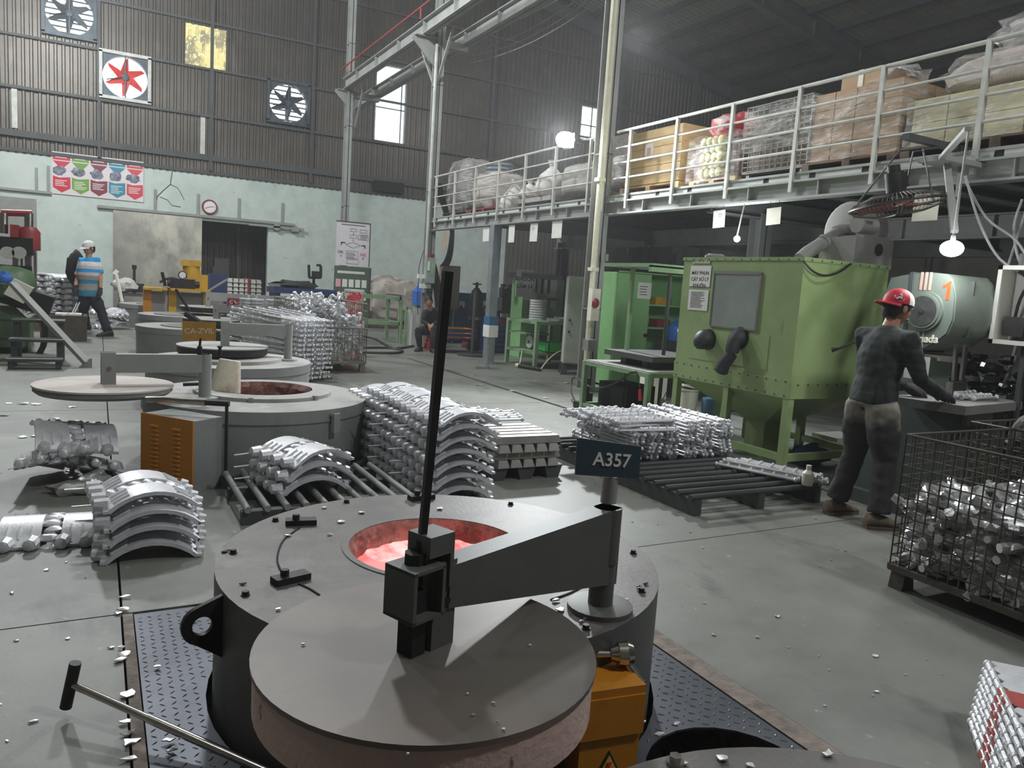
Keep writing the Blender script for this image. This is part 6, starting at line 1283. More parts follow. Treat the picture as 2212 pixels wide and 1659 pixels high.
# crates of turned rings between furnace row and cage
tr_ = thing('ring_stack', 'bundle of silvery turned rings on pegs beyond the third furnace', 'stack', Yp(545, 690, 13)); 
for px in (535, 552, 592, 612):
    p = Yp(px, 700, 13); zt = Yp(px, 672, 13).z
    for k in range(9): m = MB(); m.lathe([(.1, 0), (.13, .01), (.13, .035), (.1, .045)], 14, (p.x, 13 + .05 * (px % 3), .55 + k * .05), cap=False); m.build('ring', ALU, tr_)
    m = MB(); m.cyl((p.x, 13, .1), (p.x, 13, 1.05 if px < 600 else 1.0), .022, 6); m.build('peg', ALU, tr_)
m = MB(); a, b = Yp(525, 715, 13), Yp(625, 715, 13); m.bx(a.x, b.x, 12.8, 13.25, 0, .54); m.build('ring_base', DUST, tr_, False)
# green frame bench and tarp sacks, hoses
yG = 17.2; G_ = lambda px, py: Yp(px, py, yG); gf = thing('bench_frame', 'bare green angle-iron bench frame before the dusty tarp heap', 'frame', (G_(815, 700).x, yG, 0))
x0, x1, z1 = G_(769, 640).x, G_(866, 640).x, G_(815, 638).z
for x in (x0, x1):
    for y in (yG, yG + .9): m = MB(); m.bx(x - .04, x + .04, y - .04, y + .04, 0, z1); m.build('leg', GREENT, gf, False)
for z in (z1 - .04, .42):
    for a, b in (((x0, yG), (x1, yG)), ((x1, yG), (x1, yG + .9)), ((x1, yG + .9), (x0, yG + .9)), ((x0, yG + .9), (x0, yG))): m = MB(); m.bar((*a, z), (*b, z), .08, .08); m.build('rail', GREENT, gf, False)
yS = 22.3; S_ = lambda px, py: Yp(px, py, yS); x = S_(845, 680).x; z = S_(845, 612).z
m = MB(); m.blob((x - .05, yS + .2, .78), (.98, .8, .68), 48, 24, .22, 3.6, 5, .7); tag(m.build('bulk_bag', SACK), 'big dusty bulk bag on a pallet behind the green bench frame', 'bag')
m = MB(); m.blob((x + .25, yS + .25, z - .4), (1.1, .8, .45), 44, 20, .7, 4.0, 8); tag(m.build('dusty_tarp', SACK), 'crumpled pinkish-grey tarp thrown over the bulk bag', 'tarp')
pallet('dark pallet under the dusty bulk bag', x - 1.0, x + 1.0, yS - .6, yS + 1.0, 0, WOODD, .12)
for k, (pts, lab) in enumerate((([(785, 727), (810, 733), (850, 752), (893, 748)], 'upper'), ([(780, 752), (840, 752), (868, 757), (855, 763), (783, 762)], 'doubled-back lower'))):
    m = MB(); m.path(spline([Zp(*p, .015) for p in pts], 6), .03, 6); tag(m.build('floor_hose', CABLE), lab + ' black hose lying on the floor beside the green bench frame', 'hose')
# column services near the seated worker
y6 = 15.7; C_ = lambda px, py: Yp(px, py, y6)
sb = thing('switch_box', 'pale green switch box on the column above the seated worker', 'switch', C_(926, 578)); a, b = C_(918, 556), C_(934, 612); m = MB(); m.bx(a.x, b.x, y6 - .12, y6 + .03, b.z, a.z); m.build('box_body', mat('pale_green_box', (150, 170, 156), .5), sb, False)
m = MB(); m.bx(a.x + .03, a.x + .07, y6 - .14, y6 - .12, a.z - .28, a.z - .08); m.build('rocker', WHITE, sb, False); m = MB(); q = C_(930, 550); m.bx(q.x - .04, q.x + .06, y6 - .1, y6 + .02, a.z, a.z + .08); m.build('red_button', REDM, sb, False)
m = MB(); q = C_(910, 597); m.box(q, (.16, .1, .09)); m.box(q + V((.1, 0, -.2)), (.24, .08, .1)); tag(m.build('wall_socket', WHITE, None, False), 'small white socket beside the pale green switch box', 'socket')
m = MB(); m.path(bez(C_(916, 540), C_(898, 590), C_(908, 597), 8), .008, 5); m.path(bez(C_(905, 600), C_(900, 640), C_(903, 680), 6), .008, 5); tag(m.build('thin_wire', CABLE), 'thin black wire hanging from the white socket', 'wire')
eb = thing('electrical_enclosure', 'large tan electrical enclosure with cable bundles behind the seated worker', 'cabinet', Yp(968, 620, 17.0)); a, b = Yp(950, 572, 17.0), Yp(990, 668, 17.0); m = MB(); m.bx(a.x, b.x, 17.0, 17.4, b.z, a.z); m.build('enclosure_body', TAN, eb, False); m = MB(); m.bx(a.x + .03, b.x - .03, 16.98, 17.0, b.z + .03, a.z - .03); m.build('enclosure_door', TAN, eb, False)
m = MB(); m.bx(a.x + .1, a.x + .2, 17.1, 17.3, 0, b.z); m.bx(b.x - .2, b.x - .1, 17.1, 17.3, 0, b.z); m.build('stand', STEELD, eb, False)
for k in range(4): m = MB(); m.path([V((6.5 + .05 * k, 16.05, 3.6)), *bez(Yp(974 + 2 * k, 500, 16.9), Yp(970 + 3 * k, 560, 16.9), Yp(952 + 5 * k, 575, 16.9), 8)], .025, 5); tag(m.build('power_cable', CABLE), 'black power cable dropping into the tan electrical enclosure', 'cable', 'power cables over the tan enclosure')
m = MB()
for k in range(5): m.path(bez(C_(925 + 3 * k, 560), C_(950 + 4 * k, 660), C_(938 + 4 * k, 720), 8), .025, 5)
tag(m.build('cable_bundle', CABLE), 'bundle of black cables hanging on the column behind the seated worker', 'cable')
wd_ = thing('water_dispenser', 'white water dispenser with a blue jug beside the seated worker', 'dispenser', Yp(910, 690, 16.2)); q = Yp(909, 665, 16.2); x = q.x
m = MB(); m.bx(x - .2, x + .2, 16.1, 16.5, 0, q.z - .02); m.build('cabinet', GREYBOX, wd_, False); m = MB(); m.lathe([(.06, 0), (.17, .06), (.17, .36), (.1, .44), (.06, .5)], 18, (x, 16.3, q.z)); m.build('water_jug', BLUEW, wd_)
m = MB(); m.blob((x + .16, 16.3, q.z + .52), (.17, .15, .12), 14, 9); m.build('upper_jug', BLUEW, wd_)
m = MB(); m.bar((x - .34, 16.2, 0), (x - .34, 16.2, .85), .05, .05); m.bar((x - .34, 16.5, 0), (x - .34, 16.5, .85), .05, .05); m.bar((x - .34, 16.2, .83), (x - .1, 16.2, .83), .05, .05); m.build('side_frame', GREENT, wd_, False)
# gas cylinder
cy_ = thing('gas_cylinder', 'tall black gas cylinder with a regulator beside the galvanised post', 'cylinder', Zp(1022, 757)); p = Zp(1022, 757); m = MB(); m.lathe([(.13, 0), (.14, .02), (.14, 1.15), (.11, 1.3), (.05, 1.38)], 20, p); m.build('cylinder_body', BLACKM, cy_); m = MB(); m.cyl(p + V((0, 0, 1.36)), p + V((0, 0, 1.5)), .035, 8); m.bar(p + V((-.1, 0, 1.46)), p + V((.1, 0, 1.46)), .03, .03); m.build('valve', BLACKM, cy_); m = MB(); m.lathe([(.147, .68), (.147, .74)], 20, p, cap=False); m.build('collar_band', CHROME, cy_)
m = MB(); q = Zp(1017, 768); m.cyl(q + V((0, -.05, 0)), q + V((0, -.05, .04)), .3, 20); m.cyl(q + V((0, -.05, .04)), q + V((.0, -.05, 1.25)), .035, 8); tag(m.build('pole_stand', STEELD), 'dark round-based pole stand in front of the gas cylinder', 'stand')
# blue welding machines
for px, a_, lab in ((1003, 26, 'blue machine with a white emblem beside the gas cylinder'), (1047, 14, 'blue machine half hidden by the galvanised post')):
    a, b = Yp(px - a_ * .7, 632, 17.2), Yp(px + a_ * .7, 715, 17.2); m = MB(); m.bx(a.x, b.x, 17.2, 17.7, 0, a.z); t = thing('welding_machine', lab, 'machine', ((a.x + b.x) / 2, 17.4, 0)); m.build('machine_body', BLUEM, t, False)
    m = MB(); m.bx(a.x + .1, a.x + .25, 17.19, 17.2, a.z - .35, a.z - .2); m.build('emblem', WHITE, t, False); m = MB(); m.path(bez((a.x + .1, 17.1, a.z - .3), (a.x + .5, 17.0, .2), (b.x, 17.1, a.z - .2), 8), .03, 5); m.build('lead', CABLE, t)
for (px, py), sz, mm, lab in (((977, 730), (.3, .24, .2), ORANGE, 'orange crate on the floor by the seated worker'), ((977, 751), (.32, .26, .2), BLUE, 'dark blue crate under the orange one'), ((1040, 735), (.3, .2, .3), REDM, 'red box on the floor behind the galvanised post')):
    base = Zp(px, 760 if 'under' in lab or 'orange' in lab else 752); zb = .0 if 'orange' not in lab else .26
    t = thing('plastic_crate', lab, 'crate', (base.x, base.y, zb)); m = MB(); x, y = base.x, base.y; w_, d_, h_ = sz[0] * 1.3, sz[1] * 1.3, .25
    m.bx(x - w_, x + w_, y - d_, y + d_, zb, zb + .02); m.build('crate_floor', mm, t, False)
    for (u0, u1, v0, v1) in ((x - w_, x + w_, y - d_, y - d_ + .02), (x - w_, x + w_, y + d_ - .02, y + d_), (x - w_, x - w_ + .02, y - d_, y + d_), (x + w_ - .02, x + w_, y - d_, y + d_)): m = MB(); m.bx(u0, u1, v0, v1, zb, zb + .06); m.bx(u0, u1, v0, v1, zb + .09, zb + .15); m.bx(u0, u1, v0, v1, zb + .18, zb + h_); m.build('crate_side', mm, t, False)
# seated worker's stool is built with him; bins under the table
for (px, py), lab, mm, h in (((1085, 764), 'tall dark blue slatted bin behind the galvanised post', BLUE, .62), ((1116, 762), 'second dark blue slatted bin nearer the green work table', BLUE, .6)):
    p = Zp(px, py); t = thing('storage_bin', lab, 'bin', p); m = MB(); m.bx(p.x - .32, p.x + .32, p.y, p.y + .5, 0, h); m.build('bin_body', mm, t, False)
    for k in range(5): m = MB(); m.bx(p.x - .33, p.x + .33, p.y - .012, p.y, .05 + .11 * k, .12 + .11 * k); m.build('slat', mm, t, False)
m = MB(); p = Zp(1085, 764); m.blob((p.x + .1, p.y + .25, .66), (.3, .2, .12), 10, 6, .5, 2, 1); tag(m.build('red_bag', REDM), 'red bag heaped on the dark blue bins', 'bag')
# grey workshop bench behind + vice
m = MB(); a, b = Yp(1070, 690, 15.5), Yp(1125, 690, 15.5); m.bx(a.x, b.x + .6, 15.5, 16.1, .84, .9); m.bx(a.x + .05, a.x + .12, 15.5, 16.1, 0, .84); m.bx(b.x + .4, b.x + .47, 15.5, 16.1, 0, .84); m.bx(a.x + .2, b.x, 15.6, 16.1, .9, 1.2); tag(m.build('metal_bench', STEELD, None, False), 'dark metal bench with a grey body behind the green work table', 'bench')
for k, px in enumerate((1098, 1113, 1133)):
    p = Yp(px, 655, 15.5); m = MB(); m.lathe([(.06, 1.2), (.1, 1.23), (.1, 1.4), (.05, 1.45), (.07, 1.5)], 10, (p.x, 15.8, 0)); m.box((p.x + .12, 15.75, 1.26), (.12, .14, .12)); tag(m.build('drill_head', STEELD), ('first', 'second', 'third')[k] + ' dark tool head from the post on the metal bench', 'tool')
# green work table with castings
gw = thing('work_table', 'green angle-iron work table loaded with ring castings', 'table', (7.6, 12.4, 0)); z1 = .86
xa, xb, ya, yb2 = 7.0, 7.95, 12.0, 13.1
for x, y in ((xa, ya), (xb, ya), (xb, yb2), (xa, yb2)): m = MB(); m.bx(x - .035, x + .035, y - .035, y + .035, 0, z1); m.build('leg', GREENT, gw, False)
for z, n_ in ((z1, 'table_top'), (.3, 'lower_shelf'), (.62, 'middle_shelf')):
    m = MB(); m.bx(xa - .03, xb + .03, ya - .03, yb2 + .03, z - .05, z) if z != .62 else m.bx(xa, xa + .5, ya + .4, yb2, z - .03, z); m.build(n_, GREENT, gw, False)
for k in range(7):
    m = MB(); p = (7.3 + .11 * k, 12.25 + .1 * (k % 3), z1 + .03); t_ = MX.Translation(p) @ MX.Rotation(RAD(60 + 12 * k), 4, 'X') @ MX.Rotation(RAD(18 * k), 4, 'Z'); m.T = t_ if k > 3 else MX.Translation((7.35 + .16 * k, 12.3, z1 + .02 + .03 * (k % 2)))
    m.lathe([(.16, 0), (.2, 0), (.2, .045), (.16, .045)], 22, cap=False); tag(m.build('ring_casting', ALUD), 'silvery ring casting heaped on the green work table', 'casting', 'ring castings on the green table')
for k in range(8): m = MB(); m.lathe([(.13, 0), (.17, .005), (.17, .04), (.13, .045)], 20, (7.25, 12.85, z1 + .048 * k), cap=False); tag(m.build('turned_ring', ALU), 'turned ring in the upright pile on the green work table', 'ring', 'turned rings piled on the green table')
m = MB(); m.cyl((7.5, 12.05, z1), (7.5, 12.05, z1 + .1), .06, 12); tag(m.build('metal_cup', GALV), 'small metal cup at the front of the green work table', 'cup')
sc_ = thing('weighing_scale', 'dial weighing scale with a round white face under the green table', 'scale', (7.2, 12.78, .3)); m = MB(); m.bx(7.08, 7.34, 12.64, 12.92, .3, .58); m.bx(7.06, 7.36, 12.62, 12.94, .6, .63); m.build('scale_body', BLUEM, sc_, False); m = MB(); m.lathe([(.12, -.02), (.13, 0)], 22, (7.07, 12.78, .44), 'x'); m.build('dial_face', WHITE, sc_); m = MB(); m.lathe([(.025, -.028), (.025, 0)], 8, (7.07, 12.78, .44), 'x'); m.build('dial_hub', INK, sc_)
for k in range(2): m = MB(); x_ = 7.06 + .42 * k; y_0 = 12.06; m.bx(x_, x_ + .38, y_0, y_0 + .46, .3, .32); m.bx(x_, x_ + .38, y_0, y_0 + .02, .3, .48); m.bx(x_, x_ + .38, y_0 + .44, y_0 + .46, .3, .48); m.bx(x_, x_ + .02, y_0, y_0 + .46, .3, .48); m.bx(x_ + .36, x_ + .38, y_0, y_0 + .46, .3, .48); tag(m.build('parts_tray', LIME, None, False), ('bright green parts tray next to the dial scale', 'second bright green parts tray deeper on the table shelf')[k], 'tray')
# hydraulic handle unit in front of the post
hu = thing('hose_reel_box', 'blue and white labelled box strapped low on the galvanised post', 'box', (6.4, 12.6, .6)); a, b = Xp(1048, 702, 6.36), Xp(1068, 726, 6.36); m = MB(); m.bx(6.36, 6.54, 12.66, 12.9, .72, .88); m.build('box_cap', BLUEM, hu, False); m = MB(); m.bx(6.355, 6.545, 12.65, 12.9, .5, .72); m.build('white_label', WHITE, hu, False)
m = MB(); p = Zp(1052, 797); m.cyl(p + V((0, 0, 0)), p + V((0, 0, .42)), .018, 8); m.bar(p + V((-.2, .05, .02)), p + V((.2, -.05, .02)), .03, .03); m.cyl(p, p + V((0, 0, .05)), .05, 8); tag(m.build('floor_stand', GALV), 'thin metal foot stand in front of the galvanised post', 'stand')
to = thing('torch_handle', 'dark cylindrical tool with a cream hose on the floor before the green table', 'tool', Zp(1145, 792)); a, b = Zp(1122, 790, .04), Zp(1168, 798, .04); m = MB(); m.cyl(a, b, .035, 10); m.build('tool_barrel', BLACKM, to); m = MB(); m.path(bez(a, a + V((.1, .1, .3)), V((7.0, 12.5, .3)), 8), .012, 5); m.path(bez(b, b + V((.2, 0, .3)), V((7.6, 12.0, .35)), 8), .012, 5); m.cyl(a, a + (a - b).normalized() * .08, .04, 8); m.build('hose_tail', PVC, to)
# papered green cabinet behind the table, grey cabinet by the column
gk = thing('tool_cabinet', 'green cabinet papered with notices behind the green work table', 'cabinet', (9.3, 14.5, 0)); yk = 14.0; K_ = lambda px, py: Yp(px, py, yk); a, b = K_(1132, 600), K_(1212, 700)
m = MB(); m.bx(a.x, b.x, yk, yk + .5, 0, a.z); m.build('cabinet_body', GREENB, gk, False); m = MB(); m.bx(a.x + .1, b.x - .25, yk - .01, yk, .9, a.z - .05); m.build('back_board', GREEN, gk, False); m = MB(); m.bx(a.x - .1, b.x - .1, yk - .1, yk + .5, a.z, a.z + .1); m.build('rolled_cover', DUST, gk, False)
for px, py, w_, h_, mm in ((1146, 622, .3, .5, WHITE), (1165, 618, .2, .3, GREYBOX), (1178, 616, .22, .36, WHITE), (1192, 622, .24, .52, WHITE), (1180, 655, .14, .2, WHITE), (1192, 655, .2, .22, WHITE)):
    p = K_(px, py); m = MB(); m.bx(p.x - w_ / 2, p.x + w_ / 2, yk - .016, yk - .012, p.z - h_ / 2, p.z + h_ / 2); m.build('paper_slip', mm, gk, False)
kn = thing('notice', 'white notice KHUÔN CẤM SỜ at the side of the papered cabinet', 'sign', K_(1130, 612)); p = K_(1131, 612); m = MB(); m.bx(p.x - .2, p.x + .2, yk - .06, yk - .04, p.z - .28, p.z + .28); m.build('notice_sheet', WHITE, kn, False); m = MB(); m.bx(p.x - .02, p.x + .02, yk - .04, yk + .02, p.z - .1, p.z + .1); m.build('clip', STEEL, kn, False)
text('KHUÔN', INK, kn, V((p.x, yk - .061, p.z + .05)), (1, 0, 0), (0, 0, 1), .12, ext=.001, bold=.002); text('CẤM SỜ', INK, kn, V((p.x, yk - .061, p.z - .1)), (1, 0, 0), (0, 0, 1), .11, ext=.001, bold=.002)
gb = thing('grey_cabinet', 'tall pale grey metal cabinet on splayed feet beside the big column', 'cabinet', (7.05, 11.4, 0)); gb.rotation_euler.z = RAD(-26); gb.location = (7.3, 11.3, 0); y_ = 11.2; a, b = Yp(1212, 595, y_), Yp(1245, 778, y_); x0, x1 = a.x - .02, Yp(1243, 700, y_).x + .08
m = MB(); m.bx(x0, x1, y_, y_ + .4, .2, a.z); m.build('cabinet_body', GREYBOX, gb, False); m = MB(); m.bx(x0 + .02, x1 - .02, y_ - .015, y_, .22, a.z - .02); dq = m.build('cabinet_door', GREYBOX, gb, False); m = MB(); m.cyl((x0 + .06, y_ - .03, .95), (x0 + .06, y_ - .015, .95), .02, 8); m.cyl((x0 + .06, y_ - .03, .75), (x0 + .06, y_ - .015, .75), .02, 8); m.build('door_lock', BLACKM, dq)
for x in (x0 + .03, x1 - .03):
    for y in (y_ + .05, y_ + .35): m = MB(); m.hexa([(x - .06, y - .05, 0), (x + .06, y - .05, 0), (x + .06, y + .05, 0), (x - .06, y + .05, 0), (x - .03, y - .03, .2), (x + .03, y - .03, .2), (x + .03, y + .03, .2), (x - .03, y + .03, .2)]); m.build('foot', STEELD, gb, False)
cs = thing('column_socket', 'cream industrial socket with a red switch on the near column', 'socket', (6.2, 9.1, 1.25)); m = MB(); m.bx(6.12, 6.26, 9.02, 9.12, 1.05, 1.5); m.build('socket_box', CREAM, cs, False); m = MB(); m.blob((6.17, 9.0, 1.3), (.06, .04, .07), 10, 7); m.build('red_switch', REDM, cs); m = MB(); m.bx(6.1, 6.24, 9.0, 9.14, .62, .78); m.bx(6.35, 6.4, 9.1, 9.2, 1.9, 2.0); m.build('junction_box', DUST, cs, False)
m = MB(); a = Zp(985, 803, .004); m.bx(5.1, 5.14, 7.6, 11.5, -.05, -.012); tag(m.build('trench_cover', BLACKM, None, False), 'narrow dark drain cover strip set in the floor joint', 'drain')
# shelf of stored goods deep under the mezzanine, dim
for k, (px, w_) in enumerate(((1345, 18), (1390, 16), (1440, 20))):
    a, b = Yp(px - w_, 545, 13.5), Yp(px + w_, 580, 13.5); m = MB(); m.bx(a.x, b.x, 13.5, 14, 0, a.z); m.bx(a.x + .1, b.x - .1, 13.55, 13.9, a.z, a.z + .25); tag(m.build('storage_rack', DUST, None, False), ('first', 'second', 'third')[k] + ' dim storage rack seen over the green lockers from the column', 'rack')
# ================================================================== LEFT BACK CORNER
yD = 13.6; D_ = lambda px, py, y=yD: Yp(px, py, y)
dm = thing('tilting_machine', 'big dark green and red casting machine at the picture edge', 'machine', (D_(20, 700).x, yD, 0)); x0 = D_(-60, 700).x; x1 = D_(75, 700).x
m = MB(); m.bx(x0, D_(60, 690).x, yD, yD + 1.2, 0, D_(40, 690).z); m.build('machine_bed', GREEND, dm, False)
m = MB(); a, b = D_(-20, 525), D_(70, 552); m.bx(a.x, b.x, yD + .1, yD + .8, b.z, D_(0, 510).z); m.build('upper_crosshead', BLACKM, dm, False)
m = MB(); q1, q2 = D_(60, 540), D_(60, 507); m.lathe([(.15, q1.z), (.15, q2.z + .05), (.1, q2.z + .12)], 16, (q1.x, yD + .3, 0)); m.bx(D_(20, 500).x, D_(38, 500).x, yD + .1, yD + .5, D_(20, 515).z, D_(20, 484).z); m.build('red_cylinder', REDM, dm)
m = MB(); m.cyl((D_(59, 507).x, yD + .3, q2.z), (D_(59, 455).x, yD + .3, D_(59, 458).z), .06, 10); m.cyl((D_(3, 510).x, yD + .3, q2.z), (D_(3, 455).x, yD + .3, D_(3, 458).z), .06, 10); m.cyl((D_(33, 600).x, yD + .4, D_(33, 640).z), (D_(33, 550).x, yD + .4, D_(33, 545).z), .07, 10); m.cyl((D_(62, 600).x, yD + .4, D_(62, 640).z), (D_(62, 550).x, yD + .4, D_(62, 545).z), .08, 10); m.build('guide_column', CHROME, dm)
m = MB(); m.cyl((D_(-2, 458).x, yD + .3, D_(0, 457).z), (D_(66, 458).x, yD + .3, D_(66, 459).z), .05, 8); m.build('red_tie_bar', REDM, dm)
m = MB(); m.bx(D_(-10, 580).x, D_(66, 580).x, yD + .2, yD + .9, D_(30, 612).z, D_(30, 574).z); m.box(D_(40, 640), (.9, .5, .3), MX.Rotation(.3, 3, 'Y')); m.build('lower_platen', BLACKM, dm, False)
for px in (17, 42): m = MB(); c = D_(px, 578); m.lathe([(.09, -.05), (.09, .05)], 18, (c.x, yD + .0, D_(px, 546).z), 'y'); m.build('white_flange', RAILM, dm)
m = MB(); m.blob(D_(12, 612, yD - .1), (.4, .3, .25), 12, 8, .4, 2, 3); m.build('green_hood', GREEND, dm); m = MB(); m.box(D_(42, 628, yD - .3), (.27, .3, .26), MX.Rotation(.5, 3, 'Y')); m.build('cream_box', CREAM, dm, False); m = MB(); m.blob(D_(8, 602, yD - .35), (.12, .08, .11), 10, 7, .3); m.build('blue_rag', BLUEW, dm)
m = MB(); c = D_(5, 735); m.lathe([(.62, -.08), (.7, -.08), (.7, .08), (.62, .08)], 30, (c.x - .1, yD - .15, D_(5, 715).z), 'y', False); m.build('hand_wheel', BLACKM, dm); m = MB(); m.hexa([D_(0, 690, yD - .05), D_(62, 690, yD - .05), D_(62, 690, yD), D_(0, 690, yD), D_(0, 660, yD - .05), D_(30, 660, yD - .05), D_(30, 660, yD), D_(0, 660, yD)]); m.build('green_guard', GREEND, dm, False); m = MB(); m.bx(D_(-10, 745).x, D_(55, 745).x, yD - .3, yD, .1, D_(0, 730).z); m.build('green_guard', GREEND, dm, False)
# slanted chute bar
m = MB(); a, b = Yp(27, 612, 12.6), Zp(188, 784, .06); m.bar(a, b, .11, .05); tag(m.build('inclined_chute', STEEL, None, False), 'long grey angle bar sloping down from the green machine to the floor', 'bar')
m = MB(); p = V((b.x, b.y, 0)); m.prism([(-.1, 0), (.06, 0), (.06, .12), (.03, .12)], (0, .02, 0), p, (1, 0, 0), (0, 0, 1)); tag(m.build('chute_foot', STEEL, None, False), 'thin foot plate holding the low end of the sloping bar', 'support')
# step stool
ss = thing('step_stool', 'worn grey two-step metal platform in front of the green machine', 'step', (-.7, 12.2, 0)); sx0, sx1 = -1.0, -.42
for y, z, n_ in ((11.6, .14, 'step_board'), (11.95, .36, 'step_board'), (12.45, .58, 'platform_board')):
    m = MB(); m.bx(sx0 - .02, sx1 + .02, y - .14, y + (.14 if n_ == 'step_board' else .24), z - .035, z); m.build(n_, STEELD, ss, False)
for x in (sx0 + .03, sx1 - .03):
    for y, z in ((11.55, .1), (11.95, .33), (12.4, .55), (12.65, .55)): m = MB(); m.bx(x - .035, x + .035, y - .035, y + .035, 0, z); m.build('leg', STEELD, ss, False)
# wooden trough with white rods
WDK = mat('dark_old_wood', (76, 68, 58), .85, 0, .25, 6)
wt_ = thing('wooden_trough', 'dark wooden trough with white rods laid on its rim beside the striped worker', 'trough', (-.55, 15.8, 0)); m = MB(); x0, x1 = Zp(92, 735).x, Zp(183, 738).x; zt = Yp(140, 682, 15.5).z
for y in (15.5, 16.2): m = MB(); m.hexa([(x0, y - .03, 0), (x1, y - .03, 0), (x1, y + .03, 0), (x0, y + .03, 0), (x0 - .08, y - .03, zt), (x1 + .05, y - .03, zt), (x1 + .05, y + .03, zt), (x0 - .08, y + .03, zt)]); m.build('trough_side', WDK, wt_, False)
m = MB(); m.bx(x0, x1, 15.5, 16.2, .02, .06); m.bx(x0 - .03, x0 + .02, 15.5, 16.2, 0, zt); m.bx(x1 - .02, x1 + .03, 15.5, 16.2, 0, zt); m.build('trough_end', WDK, wt_, False)
m = MB(); m.box((Yp(148, 680, 15.6).x, 15.7, zt + .02), (.4, .3, .03)); m.bar(Yp(155, 678, 15.6), Yp(166, 655, 15.6), .03, .02); m.bar(Yp(160, 678, 15.6), Yp(172, 653, 15.6), .03, .02); m.bar(Yp(132, 684, 15.5), Yp(150, 676, 15.5), .03, .02); tag(m.build('white_rod', WHITE, None, False), 'white rods and slab resting on the wooden trough rim', 'rod')
# stack of arched castings behind
CH.pop(sh.name, None)
for j, px in enumerate((92, 118, 143)):
    for k in range(7):
        p = Yp(px, 690, 18.0); o = dup(sh, (p.x, 18.0, .3 + .115 * k), (0, 0, (0, RAD(90), RAD(90))[j] + random.uniform(-.06, .06)), 'arched casting in the far stack behind the striped worker', 1.35); o['group'] = 'arched castings in the far stack'
m = MB(); a, b = Yp(75, 700, 18), Yp(165, 700, 18); m.bx(a.x, b.x, 17.6, 18.5, 0, .28); tag(m.build('stack_base', WOODD, None, False), 'dark base carrying the far arched casting stack', 'pallet')
for k in range(9):
    p = Yp(228 + 7 * (k % 4), 692 - 9 * (k // 4), 18.6); o = dup(sh, (p.x, 18.6 + .1 * (k % 2), .1 + .1 * (k // 3)), (random.uniform(-.4, .4), random.uniform(-.3, .3), random.uniform(0, 3)), 'shiny arched casting in the loose heap behind the striped worker'); o['group'] = 'arched castings in the loose heap'
# bench with clamp and broom left of the door leaf
yK = 24.5; B_ = lambda px, py: Yp(px, py, yK); bw_ = thing('work_bench', 'grey bench stacked with plates in front of the sliding door leaf', 'bench', (B_(300, 640).x, yK, 0)); a, b = B_(255, 632), B_(320, 632)
for z, n_ in ((a.z, 'bench_top'), (a.z - .35, 'bench_shelf'), (.25, 'bench_shelf')): m = MB(); m.bx(a.x, b.x + .3, yK - .4, yK + .4, z - .07, z); m.build(n_, STEELD, bw_, False)
for x in (a.x + .08, b.x + .2): m = MB(); m.bx(x - .06, x + .06, yK - .35, yK + .35, 0, a.z - .07); m.build('leg', STEELD, bw_, False)
m = MB(); q1, q2 = B_(290, 577), B_(292, 625); m.bar(q1, V((q1.x, yK, a.z)), .07, .07); m.box(q1, (.12, .1, .12)); m.box(B_(296, 622), (.35, .2, .25)); m.bar(B_(276, 625), B_(296, 625), .08, .08); tag(m.build('arbor_press', BLACKM, None, False), 'black upright arbor press standing on the grey bench', 'press')
m = MB(); m.bar(Yp(251, 592, 23.6), Yp(264, 652, 23.4), .06, .06); m.box(Yp(250, 588, 23.6), (.14, .06, .1), MX.Rotation(-.9, 3, 'Y')); q = Yp(264, 652, 23.4); m.bar(q, (q.x + .05, q.y, 0), .06, .06); tag(m.build('long_handled_tool', CREAM, None, False), 'pale long-handled tool leaning by the sliding door leaf', 'tool')
m = MB(); m.blob(B_(270, 618) + V((0, 0, .02)), (.35, .25, .2), 12, 8, .4, 3, 6); tag(m.build('white_bundle', SACKW), 'crumpled white bundle on the grey bench', 'bundle')
for o in list(COL.objects):
    if o.parent is None and any(w_ in o.get('label', '') for w_ in ('green work table', 'under the green table', 'next to the dial scale', 'deeper on the table shelf')) and 'bin' not in o.name and 'bench' not in o.name and 'cabinet' not in o.name: o.location = V(o.location) + V((.16, -.14, 0))
# ================================================================== PEOPLE
def skin(name, nodes, edges, root, m, parent, sub=2):
    names = list(nodes); me = bpy.data.meshes.new(name); off = OFF[parent.name]
    me.from_pydata([tuple(V(nodes[k][0]) - off) for k in names], [(names.index(a), names.index(b)) for a, b in edges], [])
    o = bpy.data.objects.new(name, me); COL.objects.link(o)
    o.modifiers.new('skin', 'SKIN')
    if not me.skin_vertices: return None
    for i, k in enumerate(names):
        r = nodes[k][1]; me.skin_vertices[0].data[i].radius = r if isinstance(r, tuple) else (r, r); me.skin_vertices[0].data[i].use_root = (k == root)
    s = o.modifiers.new('sub', 'SUBSURF'); s.levels = s.render_levels = sub
    n = bpy.data.meshes.new_from_object(o.evaluated_get(bpy.context.evaluated_depsgraph_get()))
    bpy.data.objects.remove(o); n.name = name; n.materials.clear(); n.materials.append(m)
    n.polygons.foreach_set('use_smooth', [True] * len(n.polygons))
    r = bpy.data.objects.new(name, n); COL.objects.link(r); r.parent = parent; OFF[r.name] = off
    return r
def frame(f, up=(0, 0, 1)):
    f = V(f).normalized(); l = V(up).cross(f).normalized(); u = f.cross(l)
    return MX(((f.x, l.x, u.x, 0), (f.y, l.y, u.y, 0), (f.z, l.z, u.z, 0), (0, 0, 0, 1)))   # local x = forward, y = left, z = up
WHITEEYE = mat('eye_white', (225, 220, 212), .3, 0, .02); LIP = mat('lips', (150, 84, 76), .5, 0, .05)
